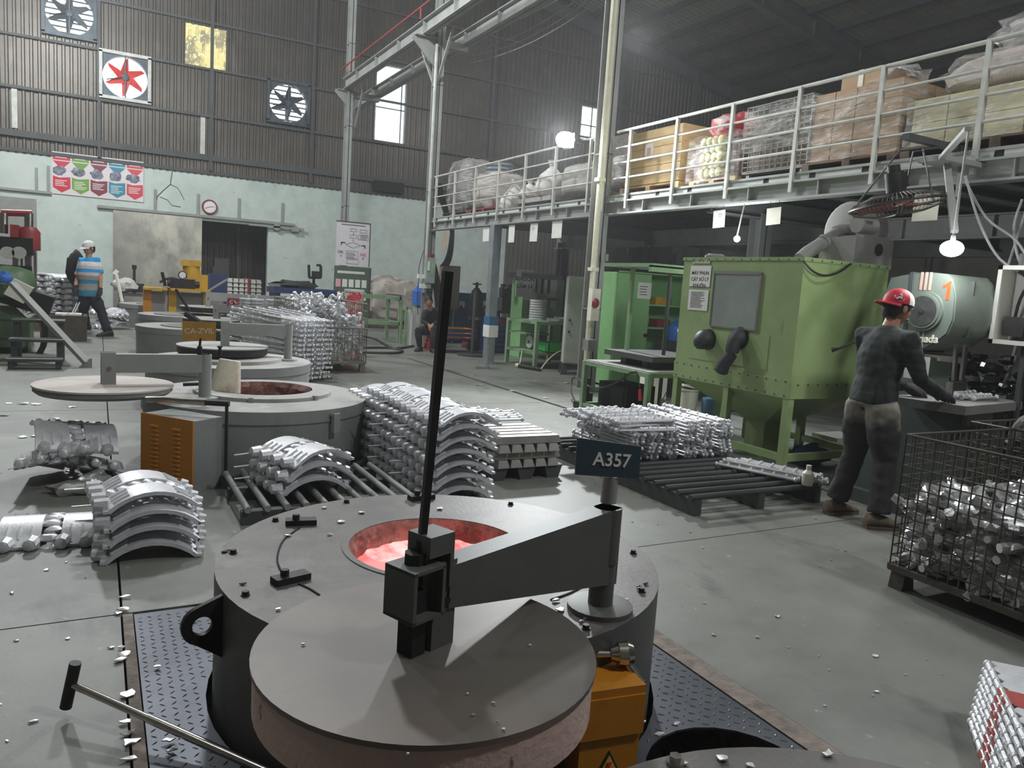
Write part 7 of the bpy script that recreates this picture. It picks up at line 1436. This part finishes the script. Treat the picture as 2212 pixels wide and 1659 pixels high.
def head(t, c, f, up, m, hair=True, s=1.0):
    T = MX.Translation(c) @ frame(f, up) @ MX.Scale(s, 4); mb = MB(T); n, k = 28, 20; P = []; F = []
    for i in range(k + 1):
        th = pi * i / k
        for j in range(n):
            a = 2 * pi * j / n; x, y, z = sin(th) * cos(a), sin(th) * sin(a), cos(th)
            low = max(0, -z - .1); X = .094 * x * (1 - .10 * low) + (.008 if x > 0 else 0) * low; Yy = .074 * y * (1 - .38 * low); Z = .118 * z
            fr = max(0, x)
            g_ = lambda y0, z0, sy, sz: math.exp(-((Yy - y0) / sy) ** 2 - ((Z - z0) / sz) ** 2)
            if x > 0: X += .021 * g_(0, -.022, .012, .016) + .012 * g_(0, .004, .009, .018) + .006 * g_(0, -.06, .022, .01) + .007 * g_(0, -.095, .022, .014) + .004 * g_(0, .036, .05, .012) - .009 * (g_(.03, .012, .014, .011) + g_(-.03, .012, .014, .011))
            else: X -= .008 * math.exp(-((Z - .02) / .06) ** 2)
            P.append((X, Yy, Z))
    for i in range(k): F += [(i * n + j, (i + 1) * n + j, (i + 1) * n + (j + 1) % n, i * n + (j + 1) % n) for j in range(n)]
    mb.add(P, F); h = mb.build('head', m, t)
    for sg in (-1, 1):
        e = MB(T); e.blob((-.004, sg * .077, -.002), (.02, .008, .03), 10, 7, .15, 3, 2); e.build('ear', m, h)
        e = MB(T); e.blob((.083, sg * .03, .012), (.009, .013, .007), 10, 7); e.build('eye', WHITEEYE, h)
        e = MB(T); e.blob((.0895, sg * .03, .012), (.004, .006, .006), 8, 6); e.build('iris', HAIR, h)
        e = MB(T); e.path([(.089, sg * .012, .029), (.094, sg * .03, .034), (.08, sg * .05, .028)], .0038, 5); e.build('eyebrow', HAIR, h)
    e = MB(T); e.blob((.094, 0, -.062), (.006, .024, .0075), 10, 6); e.build('mouth', LIP, h)
    if hair:
        e = MB(T); P = []; F = []; k2 = 12
        for i in range(k2 + 1):
            for j in range(n):
                a = 2 * pi * j / n; lim = .44 + .3 * (1 - cos(a)) / 2 + .03 * sin(5 * a); th = pi * lim * i / k2; q = 1.07 + .05 * NZ.noise(V((cos(a) * 4, sin(a) * 4, th * 5)))
                P.append((.094 * sin(th) * cos(a) * q - .006, .076 * sin(th) * sin(a) * q, .118 * cos(th) * q + .004))
        for i in range(k2): F += [(i * n + j, (i + 1) * n + j, (i + 1) * n + (j + 1) % n, i * n + (j + 1) % n) for j in range(n)]
        e.add(P, F); e.build('hair', HAIR, h)
    return h, T
def hand(t, w, d, pn, m, side=1, s=1.0, curl=.6, name='glove'):
    # wrist w, direction d, palm normal pn
    d = V(d).normalized(); pn = V(pn); pn = (pn - d * pn.dot(d)).normalized(); sd = d.cross(pn) * side; w = V(w)
    mb = MB(); P = lambda a, b, c: w + d * (a * s) + sd * (b * s) + pn * (c * s)
    mb.path([P(-.03, 0, 0), P(0, 0, 0), P(.03, 0, 0), P(.075, 0, .004), P(.095, 0, .006)], [.032 * s, .03 * s, .038 * s, .04 * s, .03 * s], 10)
    for i, (b, L) in enumerate(((.033, .072), (.011, .082), (-.011, .076), (-.032, .06))):
        c1, c2 = curl * .5, curl * 1.1; a0 = P(.085, b, .004); a1 = a0 + (d * cos(c1) + pn * sin(c1)) * L * s * .45; a2 = a1 + (d * cos(c2) + pn * sin(c2)) * L * s * .32; a3 = a2 + (d * cos(c2 + .4) + pn * sin(c2 + .4)) * L * s * .25
        mb.path([P(.06, b * .8, 0), a0, a1, a2, a3], [.0105 * s, .0105 * s, .0095 * s, .0085 * s, .006 * s], 7)
    mb.path([P(.02, .03, .004), P(.045, .052, .018), P(.075, .06, .03), P(.098, .056, .04)], [.014 * s, .0125 * s, .011 * s, .007 * s], 7)
    return mb.build(name, m, t)
def shoe(t, an, toe, m, sole, s=1.0):
    an = V(an); d = V(toe) - an; d.z = 0; d.normalize(); l = V((-d.y, d.x, 0)); b = V((an.x, an.y, toe.z if toe.z > .001 else 0)); mb = MB(); P = []; F = []; n = 14
    secs = [(-.085, .03, .07), (-.07, .045, .1), (-.02, .047, .105), (.05, .047, .085), (.11, .052, .06), (.16, .045, .045), (.19, .025, .03)]
    for u, w_, h in secs:
        for k in range(n):
            a = 2 * pi * k / n; P.append(b + d * u * s + l * (w_ * s * cos(a)) + V((0, 0, (.012 + (h - .012) * (.5 + .5 * sin(a)) if sin(a) > -1 else .012) * s)))
    for i in range(len(secs) - 1): F += [(i * n + k, i * n + (k + 1) % n, (i + 1) * n + (k + 1) % n, (i + 1) * n + k) for k in range(n)]
    F += [tuple(range(n)), tuple(range(len(P) - n, len(P)))]
    mb.add(P, F); o = mb.build('shoe', m, t)
    mb = MB(); pl = [(u * s, w_ * 1.04 * s) for u, w_, h in secs] + [(u * s, -w_ * 1.04 * s) for u, w_, h in reversed(secs)]
    mb.prism(pl, (0, 0, .022 * s), b + V((0, 0, .0)), d, l); mb.build('sole', sole, o)
def fuse(name, parts, m, t, vox=.014, wr=.0, seed=0):
    # overlapping limb and trunk tubes fused into one continuous surface
    mb = MB()
    for pts, lat, n in parts:
        P = []; F = []; pts = [(V(c), *(r if isinstance(r, tuple) else (r, r))) for c, r in pts]
        for i, (c, rx, ry) in enumerate(pts):
            d = (pts[min(i + 1, len(pts) - 1)][0] - pts[max(i - 1, 0)][0]).normalized(); l = V(lat); l = (l - d * l.dot(d)).normalized(); q = d.cross(l)
            P += [c + l * (rx * cos(2 * pi * k / n)) + q * (ry * sin(2 * pi * k / n)) for k in range(n)]
        for i in range(len(pts) - 1): F += [(i * n + k, i * n + (k + 1) % n, (i + 1) * n + (k + 1) % n, (i + 1) * n + k) for k in range(n)]
        F += [tuple(range(n - 1, -1, -1)), tuple(range(len(P) - n, len(P)))]; mb.add(P, F)
    o = mb.build(name, m, t)
    r = o.modifiers.new('fuse', 'REMESH'); r.mode = 'VOXEL'; r.voxel_size = vox; r.use_smooth_shade = True
    s_ = o.modifiers.new('soft', 'SMOOTH'); s_.iterations = 5; s_.factor = .5
    me = bpy.data.meshes.new_from_object(o.evaluated_get(bpy.context.evaluated_depsgraph_get())); o.modifiers.clear(); o.data = me; me.name = name
    if wr:
        for v in me.vertices: v.co += v.normal * (wr * NZ.noise(V((v.co.x * 9, v.co.y * 9, v.co.z * 17 + seed))) + wr * .6 * NZ.noise(v.co * 24))
    me.polygons.foreach_set('use_smooth', [True] * len(me.polygons))
    return o
def human(t, J, cl, k=1.0, sleeve='long', thick=1.0, baggy=1.0, vox=.014):
    A = {a: V(b) for a, b in J.items()}; S = k; L = (A['shL'] - A['shR']).normalized(); FWD = L.cross(V((0, 0, 1))).normalized(); mid = lambda a, b, f=.5: A[a].lerp(A[b], f)
    def trunk(g, lo=0.0, hi=1.0):
        sp = [A['pelvis'] + (A['pelvis'] - A['chest']) * .15, A['pelvis'], mid('pelvis', 'chest'), A['chest'], mid('chest', 'neck', .55), mid('chest', 'neck', .8), A['neck']]
        rr = [(.155, .115), (.16, .12), (.145, .108), (.168, .118), (.15, .1), (.1, .075), (.058, .058)]
        return [(c, (rx * S * g, ry * S * g)) for c, (rx, ry) in zip(sp, rr)]
    def arm(s_, g, e=1.0): 
        q = [(mid('chest', 'neck', .62), .07 * S * g), (A['sh' + s_], .066 * S * g), (mid('sh' + s_, 'el' + s_), .052 * S * g), (A['el' + s_], .045 * S * g), (mid('el' + s_, 'wr' + s_, .4), .042 * S * g), (A['wr' + s_], .03 * S * g)]
        return q
    def leg(s_, g):
        return [(A['hp' + s_].lerp(A['pelvis'], .5), .1 * S * g), (A['hp' + s_], .1 * S * g), (mid('hp' + s_, 'kn' + s_), .083 * S * g), (A['kn' + s_], .06 * S * g), (mid('kn' + s_, 'an' + s_, .35), .058 * S * g), (A['an' + s_], .038 * S * g)]
    neck = [(mid('chest', 'neck', .75), .06 * S), (A['neck'], .052 * S), (A['neck'].lerp(A['head'], .6), .05 * S)]
    fuse('body', [(trunk(.88)[:-1], L, 14), (neck, L, 12)] + [(arm(s_, .88), FWD, 10) for s_ in 'LR'] + [(leg(s_, .85), L, 12) for s_ in 'LR'], cl['skin'], t, vox)
    sl = []
    for s_ in 'LR':
        q = arm(s_, 1.12 * thick)
        if sleeve != 'long': q = q[:2] + [(mid('sh' + s_, 'el' + s_, .45), .056 * S * thick), (mid('sh' + s_, 'el' + s_, .85), .059 * S * thick)]
        else: q[-1] = (mid('el' + s_, 'wr' + s_, .95), .046 * S * thick)
        sl.append((q, FWD, 12))
    fuse('shirt', [([(c, (rx + .01, ry + .01)) for c, (rx, ry) in trunk(1.0 * thick)], L, 20)] + sl, cl['shirt'], t, vox, .006, 3)
    lg = []
    for s_ in 'LR':
        q = leg(s_, 1.0); b_ = baggy; q = [(c, r * (1.06 if i < 2 else 1.06 + .18 * b_)) for i, (c, r) in enumerate(q)]; q[-1] = (mid('kn' + s_, 'an' + s_, .98), .06 * S * b_ if b_ > .9 else .05 * S); lg.append((q, L, 14))
    fuse('trousers', [([(A['pelvis'].lerp(A['chest'], .12), (.158 * S, .118 * S)), (A['pelvis'], (.166 * S, .126 * S)), (A['pelvis'] + (A['pelvis'] - A['chest']) * .2, (.165 * S, .125 * S))], L, 18)] + lg, cl['trousers'], t, vox, .007, 8)
CHECK = layered('dark_check_shirt', (50, 56, 54), [((30, 34, 36), 9, .47, .53, .9, (1, 1, .12)), ((76, 82, 76), 10, .52, .6, .5, (.1, .1, 1))], .85)
JEANS = layered('dusty_black_jeans', (52, 50, 50), [((70, 66, 62), 3, .5, .66, .7, None)], .85)
JEANS2 = layered('worn_seat_jeans', (126, 118, 106), [((62, 58, 56), 4, .48, .62, .8, None)], .85)
JEANSW = layered('black_jeans_worn_seat', (50, 48, 48), [((70, 66, 62), 3, .5, .66, .7, None)], .85)
q_ = JEANSW.node_tree; tcw = [n for n in q_.nodes if n.type == 'TEX_COORD'][0]; sxz = q_.nodes.new('ShaderNodeSeparateXYZ'); q_.links.new(tcw.outputs['Object'], sxz.inputs[0]); nzw = q_.nodes.new('ShaderNodeTexNoise'); nzw.inputs['Scale'].default_value = 7; q_.links.new(tcw.outputs['Object'], nzw.inputs['Vector'])
adw = q_.nodes.new('ShaderNodeMath'); adw.operation = 'MULTIPLY_ADD'; adw.inputs[1].default_value = .3; q_.links.new(nzw.outputs['Fac'], adw.inputs[0]); q_.links.new(sxz.outputs[2], adw.inputs[2])
mrw = q_.nodes.new('ShaderNodeMapRange'); mrw.inputs[1].default_value = .83; mrw.inputs[2].default_value = .92; mrw.inputs[4].default_value = .85; q_.links.new(adw.outputs[0], mrw.inputs[0])
mxw = q_.nodes.new('ShaderNodeMix'); mxw.data_type = 'RGBA'; mxw.inputs[7].default_value = (*lin((140, 134, 122)), 1); pbw = q_.nodes['Principled BSDF']; q_.links.new(mrw.outputs[0], mxw.inputs[0]); q_.links.new(pbw.inputs['Base Color'].links[0].from_socket, mxw.inputs[6]); q_.links.new(mxw.outputs[2], pbw.inputs['Base Color'])
BLK = mat('black_cloth', (30, 31, 36), .85, 0, .25, 8); NAVY = mat('dark_navy_cloth', (32, 33, 42), .85, 0, .2, 8)
GLV = mat('dark_glove', (52, 51, 52), .85, 0, .25, 14); SHOEB = mat('brown_shoe', (98, 82, 68), .8, 0, .2, 10); SHOEK = mat('black_shoe', (44, 42, 42), .7, 0, .2)
def cap(t, T, m1, m2, brim, back=False, split=0.0):
    n, k = 24, 9
    for mm, keep in ((m1, lambda a: True),) if m2 is None else ((m1, lambda a: cos(a) <= split), (m2, lambda a: cos(a) > split)):
        e = MB(T); P = []; F = []
        for i in range(k + 1):
            for j in range(n):
                a = 2 * pi * (j + .5) / n; th = pi * .5 * i / k; P.append((.108 * sin(th) * cos(a) - .004, .09 * sin(th) * sin(a), .03 + .105 * cos(th) ** .8 if cos(th) > 0 else .03))
        for i in range(k):
            for j in range(n):
                if keep(2 * pi * (j + 1) / n): F.append((i * n + j, (i + 1) * n + j, (i + 1) * n + (j + 1) % n, i * n + (j + 1) % n))
        e.add(P, F); o = e.build('cap_crown', mm, t)
    sg = -1 if back else 1; e = MB(T); P = []; n = 12
    for r0, z0, dz in ((.1, .034, 0), (.185, .018, 0), (.1, .03, 0), (.185, .012, 0)):
        for j in range(n + 1): a = -1.15 + 2.3 * j / n; P.append((sg * (r0 if r0 < .15 else .1 + .085 * cos(a * .9)) * cos(a) * (1 if r0 < .15 else 1), (.09 if r0 < .15 else .098) * sin(a), z0 - .006 * abs(a)))
    q = n + 1; F = []
    for j in range(n): F += [(j, j + 1, q + j + 1, q + j), (2 * q + j, 3 * q + j, 3 * q + j + 1, 2 * q + j + 1), (q + j, q + j + 1, 3 * q + j + 1, 3 * q + j)]
    e.add(P, F); e.build('cap_brim', brim, t)
# --- worker at the band saw, seen from behind
B0 = V((4.63, 3.36, 0)); fa = RAD(-8); fF = V((cos(fa), sin(fa), 0)); fL = V((-sin(fa), cos(fa), 0))
p_ = lambda a, b, c: B0 + fF * a + fL * b + V((0, 0, c))
t = thing('person', 'worker in a backward red and white cap and dark checked shirt at the band saw', 'person', B0)
J = dict(pelvis=p_(0, 0, .86), chest=p_(.03, 0, 1.14), neck=p_(.07, 0, 1.35), head=p_(.115, 0, 1.46), shL=p_(.045, .19, 1.27), elL=p_(.16, .25, 1.04), wrL=p_(.4, .1, .93), shR=p_(.045, -.195, 1.27), elR=p_(.12, -.245, 1.03), wrR=p_(.38, -.19, .925),
         hpL=p_(0, .09, .8), knL=p_(.03, .13, .45), anL=p_(-.04, .17, .1), hpR=p_(0, -.09, .8), knR=p_(.05, -.12, .45), anR=p_(.0, -.17, .1))
human(t, J, dict(skin=SKIN, shirt=CHECK, trousers=JEANSW), 1.0, baggy=1.25, vox=.011)
hF = (fF + V((.05, -.12, -.16))).normalized(); h_, T = head(t, p_(.115, .0, 1.475), hF, (0, 0, 1), SKIN, True, .98)
CAPR = mat('cap_red', (206, 44, 66), .6, 0, .06, 9); CAPW = mat('cap_white', (226, 220, 206), .7, 0, .06)
cap(t, T, CAPR, CAPW, CAPR, True, .25)
m = MB(T)
for k, (y, z) in enumerate(((.03, .065), (.045, .06), (.058, .065), (.05, .082), (.038, .052), (.06, .055))): m.box((-.082 + .01 * k - .0, -y - .018, z), (.012, .012, .022), MX.Rotation(k * .8, 3, 'Y'))
m.build('cap_emblem', WHITE, t)
hand(t, J['wrL'], fF + V((0, -.25, -.35)), (0, -.2, -1), GLV, -1, 1.05, .5); hand(t, J['wrR'], fF + V((0, .15, -.2)), (0, .1, -1), GLV, 1, 1.05, .6)
shoe(t, J['anL'], V((*(J['anL'] + fF).xy, 0)), SHOEB, SHOEB, 1.02); shoe(t, J['anR'], V((*(J['anR'] + fF - fL * .35).xy, 0)), SHOEB, SHOEB, 1.02)
# --- striped worker by the machines
STRIPE = bpy.data.materials.new('striped_shirt'); STRIPE.use_nodes = True; nt = STRIPE.node_tree; tc = nt.nodes.new('ShaderNodeTexCoord'); sx = nt.nodes.new('ShaderNodeSeparateXYZ'); nt.links.new(tc.outputs['Object'], sx.inputs[0]); mr = nt.nodes.new('ShaderNodeMapRange'); mr.inputs[1].default_value = .82; mr.inputs[2].default_value = 1.5; nt.links.new(sx.outputs[2], mr.inputs[0])
cr = nt.nodes.new('ShaderNodeValToRGB'); cr.color_ramp.interpolation = 'CONSTANT'; sc_c = [(0, (52, 128, 150)), (.06, (150, 146, 142)), (.24, (44, 130, 156)), (.35, (150, 140, 136)), (.47, (206, 196, 194)), (.56, (44, 150, 208)), (.66, (190, 186, 190)), (.74, (226, 222, 220)), (.86, (44, 156, 214))]
while len(cr.color_ramp.elements) < len(sc_c): cr.color_ramp.elements.new(.5)
for e, (p, c) in zip(cr.color_ramp.elements, sc_c): e.position = p; e.color = (*lin(c), 1)
nt.links.new(mr.outputs[0], cr.inputs[0]); nt.links.new(cr.outputs[0], nt.nodes['Principled BSDF'].inputs['Base Color']); nt.nodes['Principled BSDF'].inputs['Roughness'].default_value = .85
yw = 17.0; G = lambda px, py, dy=0: Yp(px, py, yw + dy)
t = thing('person', 'worker in a pale cap and striped blue shirt walking past the wooden trough', 'person', (G(200, 700).x, yw, 0))
J = dict(pelvis=G(193, 634), chest=G(193, 588), neck=G(192, 556), head=G(192, 540), shL=G(210, 564), elL=G(217, 597, -.05), wrL=G(217, 626, -.15), shR=G(177, 564), elR=G(168, 600, .05), wrR=G(162, 620, -.05), hpL=G(202, 640), knL=G(219, 674, -.1), anL=V((G(233, 700, -.3).x, yw - .3, .1)), hpR=G(184, 640), knR=G(180, 672, .1), anR=V((G(186, 690, .35).x, yw + .35, .17)))
human(t, J, dict(skin=SKIN, shirt=STRIPE, trousers=NAVY), 1.12, 'short', 1.1, 1.2)
h_, T = head(t, J['head'] + V((0, -.02, .03)), (-.75, -.6, -.18), (0, 0, 1), SKIN, True, 1.12); cap(t, T, mat('cap_pale', (212, 212, 208), .7, 0, .06), None, mat('cap_pale_brim', (200, 202, 200), .7, 0, .06))
hand(t, J['wrL'], (-.15, -.2, -1), (-.8, -.3, 0), GLV, 1, 1.2); hand(t, J['wrR'], (-.05, -.1, -1), (.8, -.2, 0), GLV, -1, 1.2)
shoe(t, J['anL'], V((J['anL'].x - .8, J['anL'].y - .6, 0)), SHOEK, SHOEK, 1.2); shoe(t, J['anR'], V((J['anR'].x - .6, J['anR'].y - .6, .06)), SHOEK, SHOEK, 1.15)
m = MB(); a = G(172, 568, .25); m.blob(a + V((-.06, .08, -.12)), (.17, .14, .36), 14, 9, .2, 2, 4); m.build('black_shape_behind', BLK, t)  # black lump put in for the unclear dark shape behind his shoulder
# --- seated worker on a red stool
ys = 15.15; G = lambda px, py, dy=0: Yp(px, py, ys + dy)
t = thing('person', 'young man in black clothes sitting on the red stool', 'person', (G(936, 740).x, ys, 0))
J = dict(pelvis=G(938, 711, .25), chest=G(937, 688, .12), neck=G(930, 668, -.05), head=G(927, 652, -.1), shL=G(951, 672, .05), elL=G(950, 692, -.05), wrL=G(934, 703, -.25), shR=G(918, 676, .0), elR=G(914, 695, -.05), wrR=G(927, 703, -.25), hpL=G(944, 714, .15), knL=G(938, 713, -.4), anL=V((G(936, 750, -.45).x, ys - .42, .09)), hpR=G(930, 714, .15), knR=G(903, 715, -.3), anR=V((G(905, 745, -.2).x, ys - .25, .09)))
human(t, J, dict(skin=SKIN, shirt=BLK, trousers=BLK), 1.06, 'long', 1.0, .9)
head(t, J['head'] + V((-.02, -.03, .01)), (-.35, -1, -.1), (-.12, 0, 1), SKIN, True, 1.06)
hand(t, J['wrL'], (-.5, -.5, -.5), (0, .3, -1), SKIN, 1, 1.0, .7, 'hand'); hand(t, J['wrR'], (.5, -.5, -.5), (0, .3, -1), SKIN, -1, 1.0, .7, 'hand')
shoe(t, J['anL'], V((J['anL'].x - .1, J['anL'].y - 1, 0)), SHOEK, SHOEK, 1.05); shoe(t, J['anR'], V((J['anR'].x - .8, J['anR'].y - .8, 0)), SHOEK, SHOEK, 1.05)
st = thing('plastic_stool', 'red plastic stool under the man in black', 'stool', (J['pelvis'].x, J['pelvis'].y, 0)); cx, cy = J['pelvis'].x - .01, J['pelvis'].y - .02; zs = J['pelvis'].z - .115
m = MB(); m.lathe([(.0, zs), (.15, zs), (.16, zs - .01), (.155, zs - .035)], 24, (cx, cy, 0), cap=False); m.build('seat', RED, st)
for k in range(4):
    a = RAD(45 + 90 * k); m = MB(); q = lambda r, w_, z: (cx + r * cos(a) - w_ * sin(a), cy + r * sin(a) + w_ * cos(a), z)
    m.hexa([q(.19, -.07, 0), q(.21, -.07, 0), q(.21, .07, 0), q(.19, .07, 0), q(.13, -.045, zs - .02), q(.15, -.045, zs - .02), q(.15, .045, zs - .02), q(.13, .045, zs - .02)]); m.build('leg', RED, st)
m = MB(); m.path([(cx + .175 * cos(2 * pi * k / 24), cy + .175 * sin(2 * pi * k / 24), zs * .45) for k in range(25)], .014, 5); m.build('stretcher', RED, st)
# ================================================================== SMALL THINGS
tb_ = thing('stirring_rod', 'bare steel T-handled rod lying across the checker plate edge', 'rod', Zp(300, 1540, .06))
h0, h1 = Zp(163, 1432, .18), Zp(142, 1528, .03); hm = h0.lerp(h1, .47); e1 = Zp(545, 1652, .03)
m = MB(); m.cyl(h0, h1, .018, 14); m.build('cross_handle', BLACKM, tb_); m = MB(); m.cyl(hm, hm.lerp(e1, .45), .0115, 12); m.cyl(hm.lerp(e1, .45), e1 + (e1 - hm) * .15, .0135, 12); m.build('shaft', CHROME, tb_)
FLK = mat('metal_flake', (222, 222, 220), .35, .6, .1, 20)
def flake(px, py, z, s, seed, lab, grp, dark=False):
    c = Zp(px, py, z); m = MB(); random.seed(seed); n = 7
    rs = [s * (.45 + .7 * random.random()) for _ in range(n)]; an = random.random() * 6; el = .45 + .5 * random.random()
    top = [(c.x + r * cos(2 * pi * k / n + an), c.y + r * el * sin(2 * pi * k / n + an), z + .003 + .25 * s * random.random()) for k, r in enumerate(rs)]
    bot = [(x, y, max(z + .0005, q - .004)) for x, y, q in top]; mid_ = [(c.x, c.y, z + .004 + .35 * s * random.random())]
    m.add(top + bot + mid_, [(k, (k + 1) % n, 2 * n) for k in range(n)] + [(k, (k + 1) % n, n + (k + 1) % n, n + k) for k in range(n)] + [tuple(range(2 * n - 1, n - 1, -1))])
    o = m.build('metal_flake', BLACKM if dark else FLK); tag(o, lab, 'scrap', grp)
i = 0
for pts, z, s0, lab, grp in (
    ([(268, 1290), (266, 1318), (262, 1400), (262, 1425), (275, 1500), (270, 1560), (275, 1585), (282, 1605), (278, 1640), (255, 1325), (268, 1414)], .005, .026, 'crumpled bright metal flake on the narrow concrete strip beside the plate', 'flakes on the concrete strip'),
    ([(418, 1338), (428, 1372), (364, 1600), (372, 1620), (1390, 1560), (1425, 1588), (1462, 1565), (340, 1440)], .009, .017, 'bright metal flake lying on the checker plate', 'flakes on the checker plate'),
    ([(146, 1380), (100, 1232), (25, 1282), (35, 1385), (240, 1400), (72, 1560), (1635, 1377), (1680, 1332), (1518, 1184), (1795, 1210), (1808, 1186), (1825, 1190), (1540, 1372), (1893, 1495), (1890, 1418), (1760, 1120), (1490, 1150)], .001, .014, 'small bright metal flake on the open floor', 'flakes on the open floor'),
    ([(735, 1128), (622, 1158), (712, 1156), (700, 1098), (780, 1108), (1265, 1335), (1255, 1343), (1352, 1297), (1108, 1262), (1160, 1275), (1200, 1298), (1210, 1318), (600, 1318), (905, 1075), (950, 1100), (1385, 1272)], .452, .016, 'crumpled metal flake on the nearest furnace top', 'flakes on the nearest furnace'),
    ([(20, 872), (50, 873), (78, 874), (155, 880), (170, 913), (205, 916), (50, 945), (75, 943), (10, 898), (120, 905)], .001, .045, 'bright metal flake on the floor under the pink swing lid', 'flakes under the pink lid'),
    ([(1022, 812), (1035, 832), (1105, 845), (1160, 822), (1180, 860), (1225, 828), (1048, 822)], .001, .05, 'dusty scrap bit on the floor beside the drain strip', 'scraps by the drain strip'),
    ([(1010, 1500), (1022, 1545), (1065, 1520), (1075, 1560), (655, 1393), (1088, 1577), (880, 1630), (1145, 1395)], .587, .0045, 'small bright speck of metal on the nearest swing lid', 'specks on the nearest swing lid'),
    ([(1790, 1630), (1620, 1655), (1475, 1650), (1560, 1640)], .452, .016, 'bright flake on the furnace top at the picture bottom', 'flakes on the bottom furnace')):
    for px, py in pts: i += 1; flake(px, py, z, s0 * (.7 + .6 * ((i * 37) % 10) / 10), i, lab, grp)
for px, py in ((485, 1192), (525, 1262), (1395, 1262), (490, 1190), (1380, 1268)): i += 1; flake(px, py, .452, .012, i, 'dark burnt crumb on the nearest furnace top', 'burnt crumbs on the nearest furnace', True)
m = MB(); c = Zp(880, 1652, .45); m.blob(c + V((0, .015, .02)), (.016, .006, .012), 8, 6, .5); 
random.seed(9)
m = MB()
for k in range(420):
    x, y = random.uniform(-1.5, 5), random.uniform(1.0, 12); s = random.uniform(.002, .006)
    if .05 < x < 2.12 and y < 7.2: continue
    m.box((x, y, s * .4), (s * 2, s, s), random.random() * 3)
m.build('floor_grit', FLK, None, False, kind='stuff')['label'] = 'fine bright metal grit scattered over the floor'
